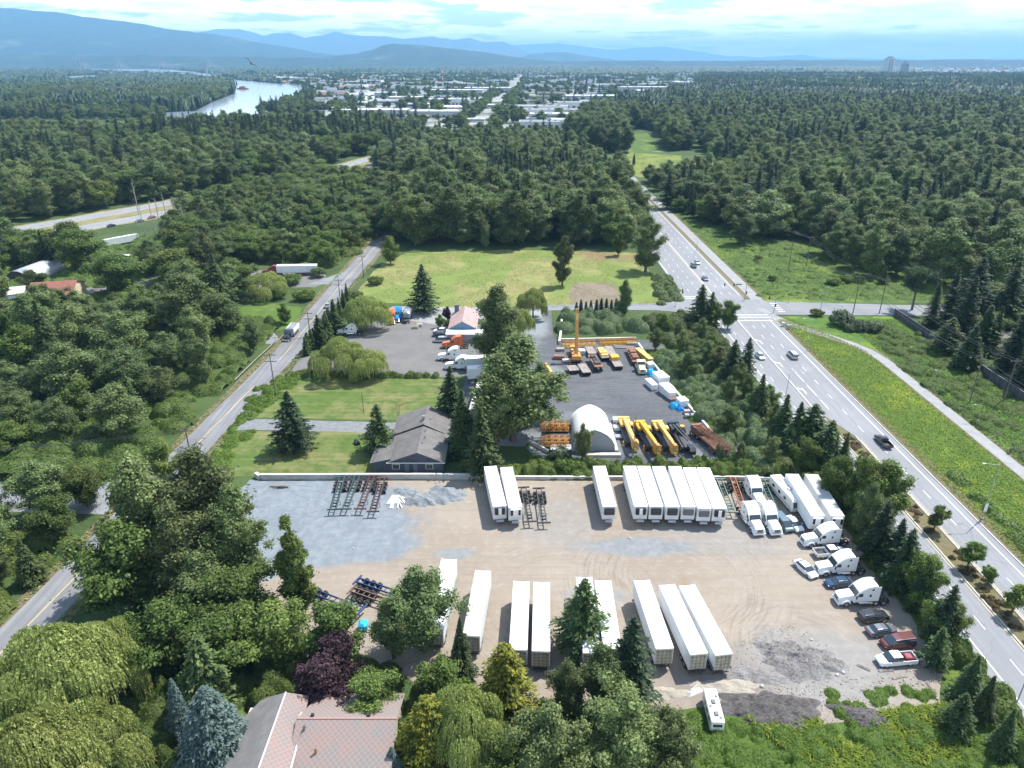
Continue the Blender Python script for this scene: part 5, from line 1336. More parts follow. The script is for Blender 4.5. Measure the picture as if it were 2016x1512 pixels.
TA = np.array([(t[1], t[2]) for t in town_trees]); inn = in_poly(TA, TOWN) & ~in_poly(TA, RIV)
town_trees = [t for t, i in zip(town_trees, inn) if i and abs(t[1] - np.interp(t[2], [880, 1150, 1700, 2300, 4600], [-52, -40, -24, -5, 60])) > 16 and not any(abs(t[1] - a) < r_ * .62 and abs(t[2] - b) < r_ * .36 for a, b, r_ in TB)]
for sgn in (-1, 1):
    for y in np.arange(930, 2600, 16):
        if rng.uniform() < .8: town_trees.append((('cot3', 'map1', 'lush', 'cot2')[int(rng.integers(4))], float(np.interp(y, [880, 1150, 1700, 2300, 4600], [-52, -40, -24, -5, 60])) + sgn * rng.uniform(14, 36), y, rng.uniform(9, 18)))
rest2 = []
for poly, sp, mix in ((GP((500, 224), (600, 192), (625, 196), (610, 226)), 15, MT), (GP((650, 212), (700, 212), (700, 219), (650, 219)), 14, [('map1', 1, 10, 14)]),
                      (GP((1180, 230), (1220, 205), (1400, 172), (1600, 176), (1600, 190), (1300, 215), (1230, 250)), 14, MT), (GP((1380, 150), (2100, 152), (2100, 190), (1380, 185)), 15, [('fir1', 2, 20, 28), ('cot1', 2, 18, 24)]),
                      (GP((-60, 205), (330, 200), (330, 236), (-60, 236)), 14, MT), (GP((0, 176), (130, 172), (460, 176), (440, 196), (330, 215), (0, 205)), 17, [('cot3', 3, 14, 22), ('map1', 3, 12, 20)])):
    rest2 += seed_zone(poly, sp, mix)
scatter_stuff('distant_woods', rest, 'countless mixed trees of the woods stretching toward the town', 'woods')
scatter_stuff('town_trees', town_trees, 'trees standing everywhere between the roofs of the town', 'trees')
scatter_stuff('river_woods', [t for t in rest2 if not in_poly(np.array([[t[1], t[2]]]), RIV)[0]], 'dark woods along the river banks and beyond the right hand forest', 'woods')
# two tower blocks on the plateau
def tower(px, py0, py1, wpx, D, lab, twin):
    x, _ = raypt(px, py0, D); z1 = raypt(px, py1, D)[1]; w = wpx / FPX * (D * CP + 33)
    t = thing('tower_block', lab, 'tower', (x, D, 0)); mb = MB()
    pts = [(-w/2, -w*.35), (-w*.3, -w/2), (w*.3, -w/2), (w/2, -w*.35), (w/2, w*.35), (w*.3, w/2), (-w*.3, w/2), (-w/2, w*.35)]
    mb.prism(pts, 0, z1 - 8); mb.build('wall', M_WALLS[0 if twin else 1], t)
    g = MB()
    n = int((z1 - 14) / 3.4)
    for k in range(n):
        z = 4 + k * 3.4
        for (a, b) in ((-w*.28, -w*.04), (w*.04, w*.28)): g.box(a, b, -w/2 - .15, -w/2 + .1, z, z + 1.7)
    g.build('windows', M_GLASSD, t)
    MB().prism([(p[0]*.6, p[1]*.6) for p in pts], z1 - 8, z1).build('roof', M_ROOFS[2], t)
tower(1746, 150, 111, 15, 4200, 'taller of the two pale tower blocks on the right horizon', 1)
tower(1778, 150, 120, 12, 4300, 'shorter of the two pale tower blocks on the right horizon', 0)
# terraces of small houses on the right, and riverside houses
def house_proto(rc, wc):
    mb = MB(); mb.box(-7, 7, -5, 5, 0, 6, 1); mb.add([(-7.6, -5.7, 5.8), (7.6, -5.7, 5.8), (7.6, 5.7, 5.8), (-7.6, 5.7, 5.8), (-7.6, 0, 9.4), (7.6, 0, 9.4)], [(0, 1, 5, 4), (2, 3, 4, 5), (0, 4, 3), (1, 2, 5), (0, 3, 2, 1)], 0)
    mb.box(-5, -2.6, -5.08, -5, 1, 3, 2); mb.box(2.4, 5, -5.08, -5, 1, 3, 2); mb.box(-1, 1.2, -5.08, -5, 3.8, 5, 2)
    return mb.build('house', [rc, wc, M_GLASSD])
HP = [house_proto(M_ROOFS[1], M_WALLS[0]), house_proto(M_ROOFS[3], M_WALLS[2]), house_proto(M_ROOFS[2], M_WALLS[0])]
hu = set(); HL = ['grey roofed white house', 'brown roofed buff house', 'pale roofed white house']
def put_house(v, x, y, rz, s, where):
    o = HP[v] if v not in hu else link(HP[v].copy()); hu.add(v)
    o.location = (x, y, 0); o.rotation_euler = (0, 0, rz); o.scale = (s, s, s)
    tag(o, HL[v] + ' ' + where, 'house', 'houses ' + where + ', ' + HL[v])
for py, n in ((150, 20), (146.5, 20), (143, 22), (140, 20), (137, 20)):
    for k in range(n):
        p = G(1800 + 260 * (k + rng.uniform(.1, .9)) / n, py + rng.uniform(-.8, .8)); put_house(int(rng.integers(3)), p.x, p.y, rng.uniform(-.3, .3), rng.uniform(1.3, 2.4), 'on the plateau by the tower blocks')
for k in range(46):
    p = G(rng.uniform(615, 760), rng.uniform(156, 196))
    if not in_poly(np.array([[p.x, p.y]]), RIV)[0] and all(abs(p.x - a) > 55 or abs(p.y - b) > 35 for a, b, r_ in TB): put_house(int(rng.integers(3)), p.x, p.y, rng.uniform(-.4, .4), rng.uniform(1.0, 1.7), 'in the riverside quarter')
# red and white mast
p = G(872, 176); t = thing('radio_mast', 'slim red and white striped mast rising from the town', 'mast', (p.x, p.y, 0))
a, b = MB(), MB(); Hm = 62
for k in range(7): (a if k % 2 == 0 else b).tube((0, 0, Hm * k / 7), (0, 0, Hm * (k + 1) / 7), 1.5 - .12 * k, 1.38 - .12 * k, 8)
a.build('red_bands', mat('mast_red', (0.45, 0.05, 0.04), .5), t); b.build('white_bands', mat('mast_white', (0.75, 0.75, 0.75), .5), t)
# cable stayed bridge over the river
br = thing('cable_stayed_bridge', 'long cable stayed bridge crossing the upper river', 'bridge', (0, 0, 0))
A, B = Vector((raypt(118, 130, 5300)[0], 5300, 0)), Vector((raypt(470, 130, 3900)[0], 3900, 0)); dd = (B - A); M_BR = mat('bridge_concrete', (0.34, 0.36, 0.38), .8)
mb = MB(); nrm = Vector((dd.y, -dd.x, 0)).normalized() * 9
N = 24
for k in range(N):
    p, q = A + dd * k / N, A + dd * (k + 1) / N; zz_ = 22 - 6 * k / N
    mb.loft([[(p + nrm)[:2] + (zz_ - 2,), (p - nrm)[:2] + (zz_ - 2,), (p - nrm)[:2] + (zz_ + .5,), (p + nrm)[:2] + (zz_ + .5,)], [(q + nrm)[:2] + (zz_ - 2,), (q - nrm)[:2] + (zz_ - 2,), (q - nrm)[:2] + (zz_ + .5,), (q + nrm)[:2] + (zz_ + .5,)]])
for k in range(3, 22, 2):
    p = A + dd * k / N; mb.tube((p.x, p.y, -2), (p.x, p.y, 16), 2.5, 2.5, 6)
mb.build('deck', mat('bridge_deck', (0.16, 0.17, 0.19), .8), br)
for f in (.16, .40, .64, .87):
    p = A + dd * f; m2 = MB()
    for s in (-1, 1): m2.path([tuple(p + nrm * s * 1.3), tuple(p + nrm * s * 1.5 + Vector((0, 0, 24))), tuple(p + nrm * s * .9 + Vector((0, 0, 82)))], [3.2, 2.8, 1.8], 6)
    m2.tube(tuple(p + nrm + Vector((0, 0, 52))), tuple(p - nrm + Vector((0, 0, 52))), 1.4, 1.4, 6)
    m2.build('pylon', M_BR, br); c = MB()
    for s in (-1, 1):
        for k in range(1, 8):
            for e in (-1, 1):
                q = p + dd * (e * k * .0135); c.tube(tuple(p + nrm * s * .9 + Vector((0, 0, 80 - k * 1.2))), tuple(q + nrm * s + Vector((0, 0, 20))), .28, .28, 3)
    c.build('cables', mat('bridge_cable', (0.25, 0.27, 0.3), .6), br)
# moored barges and a float on the river
for (px, py, L, c, lab) in ((478, 176, 34, (0.24, 0.11, 0.07), 'rust red barge moored at the tip of the wooded island'), (556, 163.5, 50, (0.42, 0.30, 0.20), 'brown heap-laden barge at the far bank'), (580, 165.5, 45, (0.42, 0.30, 0.20), 'second brown barge at the far bank'), (398, 200, 16, (0.7, 0.7, 0.7), 'small white float at the island shore')):
    p = G(px, py); t = thing('barge', lab, 'barge', (p.x, p.y, .2), rng.uniform(-.2, .2)); m3 = mat('barge_%d' % px, c, .8)
    MB().loft([[(-L/2 + 3, -6, 0), (L/2 - 3, -6, 0), (L/2 - 3, 6, 0), (-L/2 + 3, 6, 0)], [(-L/2, -7, 3), (L/2, -7, 3), (L/2, 7, 3), (-L/2, 7, 3)]]).build('hull', m3, t)
    MB().loft([[(-L*.35, -5, 3), (L*.35, -5, 3), (L*.35, 5, 3), (-L*.35, 5, 3)], [(-L*.2, -1.5, 8), (L*.15, -1.5, 9), (L*.2, 1.5, 9), (-L*.15, 1.5, 8)]]).build('cargo', m3, t)
# ------------------------------------------------------------------ vehicles
WHITE = mat('paint_white', (0.78, 0.79, 0.79), .35, coat=.2)
TRW = mat('trailer_side_white', (0.72, 0.74, 0.75), .5, var=.06, vscale=.4)
TRR = mat('trailer_roof_white', (0.80, 0.80, 0.79), .6, var=.05, vscale=.3)
TRRD = mat('trailer_roof_dirty', (0.68, 0.66, 0.62), .7, dirt=(0.42, 0.41, 0.38), vscale=.5)
DIRTY = mat('dirty_doors', (0.50, 0.47, 0.38), .8, dirt=(0.30, 0.27, 0.20), vscale=1.2)
BLACK = mat('black_part', (0.025, 0.025, 0.027), .6); RUB = mat('tyre_rubber', (0.03, 0.03, 0.032), .85)
RIM = mat('wheel_rim', (0.45, 0.46, 0.47), .4, metal=.6); STEEL = mat('steel', (0.42, 0.43, 0.44), .4, metal=.7)
CHROME = mat('chrome', (0.75, 0.75, 0.76), .18, metal=1); GLASS = mat('car_glass', (0.035, 0.05, 0.06), .08, spec=.9)
FRAME = mat('frame_dark', (0.06, 0.06, 0.065), .7, var=.3, vscale=3); LAMP = mat('lamp_lens', (0.75, 0.75, 0.72), .2); TAIL = mat('tail_lens', (0.35, 0.02, 0.02), .3)
GREYP = mat('grey_plastic', (0.15, 0.155, 0.16), .6)
def wheel(parent, x, y, r=.5, w=.3, dual=False, rim=RIM):
    """tyre with a rim as its own piece; x is the outer face"""
    s = 1 if x > 0 else -1; mb = MB()
    if dual: mb.cylx(x - s * .27, x, y, r, r, 18); mb.cylx(x - s * .62, x - s * .33, y, r, r, 18)
    else: mb.cylx(x - s * w, x, y, r, r, 18)
    wh = mb.build('wheel', RUB, parent)
    MB().cylx(x - s * .06, x + s * .012, y, r, r * .56, 14).build('rim', rim, wh)
    return wh
def rp(mb, prof, hw, inset=.08, m=0):
    """side profile (y,z) over the full width, its flanks drawn in to round the edges"""
    cy_ = sum(p[0] for p in prof) / len(prof); cz = sum(p[1] for p in prof) / len(prof)
    def sh(k): return [(cy_ + (y - cy_) * (1 - k * .5), cz + (z - cz) * (1 - k)) for y, z in prof]
    rings = [[(x, y, z) for y, z in sh(k)] for x, k in ((-hw, .05), (-hw + inset, 0), (hw - inset, 0), (hw, .05))]
    return mb.loft(rings, True, m)

def make_trailer(L, reefer, side=TRW, roof=TRR, unit='dark', stripe=None, rear=DIRTY, ribs=False):
    """van trailer; nose toward +y, doors toward -y"""
    t = link(bpy.data.objects.new('semi_trailer', None)); h = L / 2; W = 1.29
    mb = MB(); mb.bbox(-W, W, -h, h, 1.18, 4.06, .05)
    for k in range(int(L / 1.22)):
        y = -h + .6 + k * 1.22
        for s in (-1, 1): mb.box(s * W - .012, s * W + .012, y - .03, y + .03, 1.3, 3.9)
    mb.build('body', side, t)
    r = MB(); r.bbox(-W + .03, W - .03, -h + .04, h - .04, 4.02, 4.10, .03)
    for k in range(int(L / .61)):
        y = -h + .4 + k * .61; r.box(-W + .06, W - .06, y - .02, y + .02, 4.09, 4.112)
    for x in (-W, W): r.box(x - .03 if x > 0 else x - .01, x + .01 if x > 0 else x + .03, -h, h, 3.98, 4.115)
    r.build('roof', roof, t)
    for s in (-1, 1):
        d = MB().box(min(s * .02, s * 1.2), max(s * .02, s * 1.2), -h - .05, -h - .002, 1.3, 3.95).build('door', rear, t)
        b = MB()
        for x in (.32, .85): b.tube((s * x, -h - .09, 1.25), (s * x, -h - .09, 3.98), .03, .03, 6)
        for z in (1.7, 2.3, 2.9, 3.5): b.box(min(s * .06, s * 1.16), max(s * .06, s * 1.16), -h - .075, -h - .05, z, z + .05)
        b.build('lock_bars', GREYP, d)
    f = MB()
    for x in (-.5, .5): f.box(x - .06, x + .06, -h + .3, h - 2.2, .92, 1.18)
    for k in range(8): f.box(-1.15, 1.15, -h + 1 + k * (L - 3) / 8, -h + 1.12 + k * (L - 3) / 8, 1.02, 1.18)
    f.box(-1.2, 1.2, -h + .02, -h + .14, .55, .68)
    for x in (-.8, .8): f.box(x - .05, x + .05, -h + .04, -h + .12, .6, 1.18)
    f.build('underframe', FRAME, t)
    for s in (-1, 1):
        MB().box(s * 1.0 - .07, s * 1.0 + .07, h - 3.4, h - 3.26, 0.05, 1.18).box(s * 1.0 - .16, s * 1.0 + .16, h - 3.5, h - 3.16, 0.0, .06).build('landing_leg', STEEL, t)
        for y in (-h + 1.7, -h + 3.0): wheel(t, s * 1.26, y, .5, dual=True)
        MB().box(min(s * .62, s * 1.24), max(s * .62, s * 1.24), -h + 1.0, -h + 1.03, .25, 1.0).build('mud_flap', BLACK, t)
    if reefer:
        u = MB()
        if unit == 'white':
            u.bbox(-.95, .95, h + .005, h + .5, 2.3, 3.9, .12); 
        else: u.bbox(-.95, .95, h + .005, h + .42, 2.35, 3.85, .10)
        un = u.build('cooling_unit', WHITE if unit == 'white' else (GREYP if unit == 'grey' else BLACK), t)
        g = MB()
        if unit == 'white':
            for s in (-1, 1): g.box(min(s*.5, s*.93), max(s*.5, s*.93), h + .46, h + .53, 2.6, 3.8)
        elif unit == 'mixed':
            g.box(-.3, .3, h + .4, h + .47, 2.5, 3.8)
        else:
            for z in (2.6, 2.9, 3.2, 3.5): g.box(-.8, .8, h + .41, h + .45, z, z + .06)
        g.build('grille', BLACK if unit == 'white' else (WHITE if unit == 'mixed' else GREYP), un)
        MB().tube((-.7, h + .3, 1.0), (.7, h + .3, 1.0), .28, .28, 12).build('fuel_tank', STEEL, t)
    else:
        MB().box(-.5, .5, h, h + .06, 3.9, 4.05).build('nose_marker', BLACK, t)
    if stripe:
        c, a, b = stripe
        MB().box(-W - .02, -W - .001, a, b, 1.35, 1.75).box(W + .001, W + .02, a, b, 1.35, 1.75).build('side_stripe', c, t)
    return t
TR_ = {}
def trailer(px1, px2, label, kind='dry', group='white van trailers', nose='far', z=4.1, length=None):
    """px1 far end and px2 near end of the roof centre line"""
    a, b = G(*px1, z), G(*px2, z); L = (a - b).length if length is None else length
    Ls = min((14.6, 16.15), key=lambda q: abs(q - L)); key = (kind, Ls)
    m = (a + b) / 2; d = (a - b).normalized(); rz = math.atan2(d.y, d.x) - math.pi / 2
    if nose == 'near': rz += math.pi
    if key not in TR_:
        kw = dict(dry=dict(reefer=False), blue=dict(reefer=False, stripe=(mat('stripe_blue', (0.03, 0.14, 0.34), .5), -7.5, -5)), dirty=dict(reefer=False, roof=TRRD), teal=dict(reefer=True, stripe=(mat('stripe_teal', (0.05, 0.35, 0.25), .5), -4, 6)),
                  dark=dict(reefer=True), grey=dict(reefer=True, unit='grey'), mixed=dict(reefer=True, unit='mixed'), uwhite=dict(reefer=True, unit='white'), old=dict(reefer=True, unit='white', roof=TRRD), reef=dict(reefer=True, roof=TRR))[kind]
        t = make_trailer(Ls, **kw); TR_[key] = t; t.location = (m.x, m.y, 0); t.rotation_euler = (0, 0, rz); tag(t, label, 'trailer', group); return t
    return dup(TR_[key], (m.x, m.y, 0), rz, label, group)
far_ = 'refrigerated trailers in the far row'
trailer((965, 917.2), (984, 996.7), 'white refrigerated trailer at the left end of the far row', 'mixed', far_, 'near')
trailer((997, 919.6), (1014.6, 998), 'dusty roofed white trailer, second from the left of the far row, beside the bare chassis', 'old', far_, 'near')
trailer((1179.8, 917.8), (1199.9, 996), 'white refrigerated trailer standing by itself in the middle of the far row', 'dark', far_, 'near')
LB = ['first of the six packed refrigerated trailers, its cooling unit half white', 'second of the six packed refrigerated trailers of the far row', 'third of the six packed refrigerated trailers of the far row', 'fourth of the six packed trailers, its cooling unit grey', 'fifth of the six packed refrigerated trailers, grey unit, slightly ahead', 'last of the six packed refrigerated trailers, next to the green chassis']
for i, (a, b, k) in enumerate((((1239.7, 917.8), (1261.9, 995.5), 'mixed'), ((1267.3, 917.8), (1292.2, 996), 'dark'), ((1296.6, 918), (1324.6, 997), 'dark'), ((1328.4, 918), (1356, 997), 'grey'), ((1357.6, 921), (1387, 999.6), 'grey'), ((1385, 921), (1417.4, 1000), 'mixed'))):
    trailer(a, b, LB[i], k, far_, 'near')
trailer((1558.8, 931.8), (1611, 1016.5), 'long white trailer with white cooling unit right beside the motorhome', 'old', far_, 'near')
trailer((1596.9, 932.4), (1649.8, 1017), 'long white trailer in tree shade at the far right corner of the yard', 'old', far_, 'near')
nr = 'white trailers of the near row'
trailer((882, 1111), (858, 1225), 'white trailer with green lettering, leftmost of the near row behind the round tree', 'teal', nr, 'far', length=16.15)
trailer((952, 1119.5), (926.5, 1255.6), 'slanting white trailer with a dark nose unit, second from the left of the near row', 'dirty', nr, 'far')
trailer((1027, 1141.5), (1020, 1282), 'clean white trailer behind the gold tipped cypress, left one of the close pair', 'reef', nr, 'far')
trailer((1066.5, 1143.5), (1065, 1285), 'clean white trailer, right one of the close pair in the near row', 'dry', nr, 'far')
trailer((1150.5, 1143), (1165, 1276), 'white trailer mostly hidden by the ragged green fir', 'dry', nr, 'far', length=16.15)
trailer((1187, 1142), (1206, 1278), 'white trailer right of the ragged green fir', 'reef', nr, 'far')
trailer((1262.5, 1140), (1310, 1279), 'white trailer slanting past the broad dark fir', 'reef', nr, 'far')
trailer((1311.5, 1148), (1378, 1290.5), 'white slanting trailer, left of the blue striped one at the row end', 'dry', nr, 'far')
trailer((1351, 1149.5), (1427, 1291), 'white trailer with a blue stripe, rightmost of the near row', 'blue', nr, 'far')
trailer((1000, 700), (948, 702), 'white trailer end showing behind the orange and white tractors', 'uwhite', 'trailers of the truck yard', 'near', length=16.15)
trailer((1004, 717), (940, 722), 'white trailer nearest the back lawn in the truck yard', 'dry', 'trailers of the truck yard', 'near', length=14.6)
trailer((952, 742), (930, 818), 'white trailer parked along the left side of the huge cottonwood', 'dirty', 'trailers beside the cottonwood', 'far', length=16.15)
trailer((550, 522), (618, 521), 'white trailer behind the red tractor in the west yard', 'dry', 'trailers of the west yard', 'far', length=16.15)

def make_tractor(paint, sleeper=True, name='semi_tractor'):
    t = link(bpy.data.objects.new(name, None))
    f = MB()
    for x in (-.45, .45): f.box(x - .07, x + .07, -4.1, 3.6, .78, 1.05)
    for y in (-3.9, -2.6, -1.3, 0, 2.2, 3.4): f.box(-.45, .45, y - .06, y + .06, .8, 1.0)
    f.tube((-1.0, -1.95, .5), (1.0, -1.95, .5), .1, .1, 6).tube((-1.0, -3.25, .5), (1.0, -3.25, .5), .1, .1, 6)
    f.build('frame', FRAME, t)
    MB().loft([[(.55 * math.cos(a), -2.6 + .6 * math.sin(a), z) for a in [k * math.pi / 6 for k in range(12)]] for z in (1.08, 1.2)]).build('fifth_wheel', BLACK, t)
    hb = MB()
    rp(hb, [(1.55, .95), (3.95, .75), (4.12, 1.1), (4.02, 1.62), (3.5, 1.86), (1.55, 2.12)], .86, .14)
    for s in (-1, 1): hb.loft([[(s * .8, y, z) for y, z in ((2.1, .62), (2.3, 1.25), (2.75, 1.45), (3.3, 1.3), (4.0, .95), (4.05, .6))], [(s * 1.2, y, z) for y, z in ((2.15, .62), (2.32, 1.12), (2.75, 1.3), (3.25, 1.18), (3.85, .9), (3.9, .6))]])
    hb.build('hood', paint, t)
    cb = MB()
    prof = [(.1, .8), (1.75, .8), (1.72, 1.98), (1.12, 2.82), (.1, 3.15)] if not sleeper else [(-1.75, .95), (1.75, .8), (1.72, 1.98), (1.12, 2.86), (.55, 3.35), (-.2, 3.82), (-1.0, 4.0), (-1.75, 4.0)]
    rp(cb, prof, 1.2, .13); cab = cb.build('cab', paint, t)
    w = MB(); w.add([(-1.02, 1.775, 2.03), (1.02, 1.775, 2.03), (.96, 1.20, 2.82), (-.96, 1.20, 2.82)], [(0, 1, 2, 3)])
    w.add([(-1.02, 1.765, 2.03), (-.96, 1.19, 2.82), (-1.21, 1.15, 2.6), (-1.215, 1.55, 2.05)], [(0, 1, 2, 3)]).add([(1.02, 1.765, 2.03), (.96, 1.19, 2.82), (1.21, 1.15, 2.6), (1.215, 1.55, 2.05)], [(0, 1, 2, 3)])
    w.build('windshield', GLASS, cab, fix=False)
    for s in (-1, 1):
        MB().add([(s * 1.215, .45, 2.0), (s * 1.215, 1.35, 2.0), (s * 1.205, 1.05, 2.62), (s * 1.205, .5, 2.66)], [(0, 1, 2, 3)]).build('side_window', GLASS, cab, fix=False)
        if sleeper:
            MB().add([(s * 1.215, -.95, 1.9), (s * 1.215, -.6, 1.9), (s * 1.215, -.6, 2.4), (s * 1.215, -.95, 2.4)], [(0, 1, 2, 3)]).build('side_window', GLASS, cab, fix=False)
            MB().add([(s * 1.205, -1.2, 3.15), (s * 1.205, -.7, 3.15), (s * 1.205, -1.0, 3.5), (s * 1.205, -1.2, 3.5)], [(0, 1, 2, 3)]).build('side_window', GLASS, cab, fix=False)
        MB().tube((s * .98, -1.4, .62), (s * .98, .9, .62), .32, .32, 14).build('fuel_tank', CHROME, t)
        MB().box(min(s * 1.28, s * 1.5), max(s * 1.28, s * 1.5), 1.5, 1.62, 1.75, 2.35).box(min(s * 1.18, s * 1.3), max(s * 1.18, s * 1.3), 1.53, 1.58, 2.0, 2.06).build('mirror', BLACK, t)
        MB().bbox(min(s * .62, s * 1.05), max(s * .62, s * 1.05), 3.82, 4.02, .92, 1.2, .04).build('headlight', LAMP, t)
        wheel(t, s * 1.22, 2.85, .52, .3)
        for y in (-1.95, -3.25): wheel(t, s * 1.24, y, .52, dual=True)
        MB().box(min(s * .6, s * 1.25), max(s * .6, s * 1.25), -4.1, -4.07, .3, 1.05).build('mud_flap', BLACK, t)
    g = MB().box(-.5, .5, 4.07, 4.15, .95, 1.55)
    g.build('grille', GREYP, t)
    MB().bbox(-1.18, 1.18, 3.95, 4.22, .38, .78, .08).build('bumper', CHROME if paint is not WHITE else paint, t)
    if sleeper:
        for s in (-1, 1): MB().box(s * 1.17 - .03, s * 1.17 + .03, -2.3, -1.72, 1.0, 3.8).build('side_extender', paint, t)
    MB().box(-.35, .35, -1.85, -1.76, 1.1, 1.9).build('step_plate', STEEL, t)
    return t
TC = {}
def tractor(px, py, rz, label, paint=WHITE, group='parked tractors', sleeper=True):
    p = G(px, py); key = (paint.name, sleeper)
    if key not in TC:
        t = make_tractor(paint, sleeper); TC[key] = t; t.location = p; t.rotation_euler = (0, 0, rz); return tag(t, label, 'semi truck', group)
    return dup(TC[key], p, rz, label, group)
S_ = math.pi       # nose toward the camera
W_ = math.pi / 2   # nose toward the west
tractor(1482, 978, S_ + .06, 'white sleeper tractor standing behind the two front ones, beside the orange chassis')
tractor(1477, 1031, S_ + .10, 'white sleeper tractor in front of the orange chassis, left of the front pair')
tractor(1510, 1031, S_ + .10, 'white sleeper tractor right of the front pair, beside the dark people carrier')
tractor(1620, 1070, W_ + .10, 'white sleeper tractor with its door ajar, uppermost of the three facing left')
tractor(1650, 1126, W_ + .08, 'white sleeper tractor in the middle of the three facing left')
tractor(1692, 1184, W_ + .06, 'white sleeper tractor, lowest of the three facing left')
ORANGE = mat('paint_orange', (0.55, 0.14, 0.045), .4, coat=.2); BLUEP = mat('paint_blue', (0.01, 0.22, 0.55), .35, coat=.3); REDP = mat('paint_red', (0.22, 0.03, 0.04), .4, coat=.2); CREAM = mat('paint_cream', (0.62, 0.54, 0.30), .45)
tractor(897, 684, W_ + .06, 'orange sleeper tractor nearest the blue cottage', ORANGE)
tractor(890, 708, W_ + .03, 'white sleeper tractor below the orange one in the truck yard')
tractor(905, 726, W_ + .03, 'white tractor half hidden by bushes, lowest in the truck yard')
tractor(690, 658, W_, 'white sleeper tractor under the golden weeping willow')
tractor(783, 628, S_, 'bright blue tractor parked nose-on at the back of the truck yard', BLUEP)
tractor(772, 632, S_ + .1, 'orange tractor peeping out behind the weeping willow', ORANGE)
tractor(537, 541, W_ + .05, 'dark red tractor in front of the white trailer in the west yard', REDP)
tractor(1260, 727, S_, 'cream coloured tractor hitched to the load of red brown parts in the crane yard', CREAM, sleeper=False)

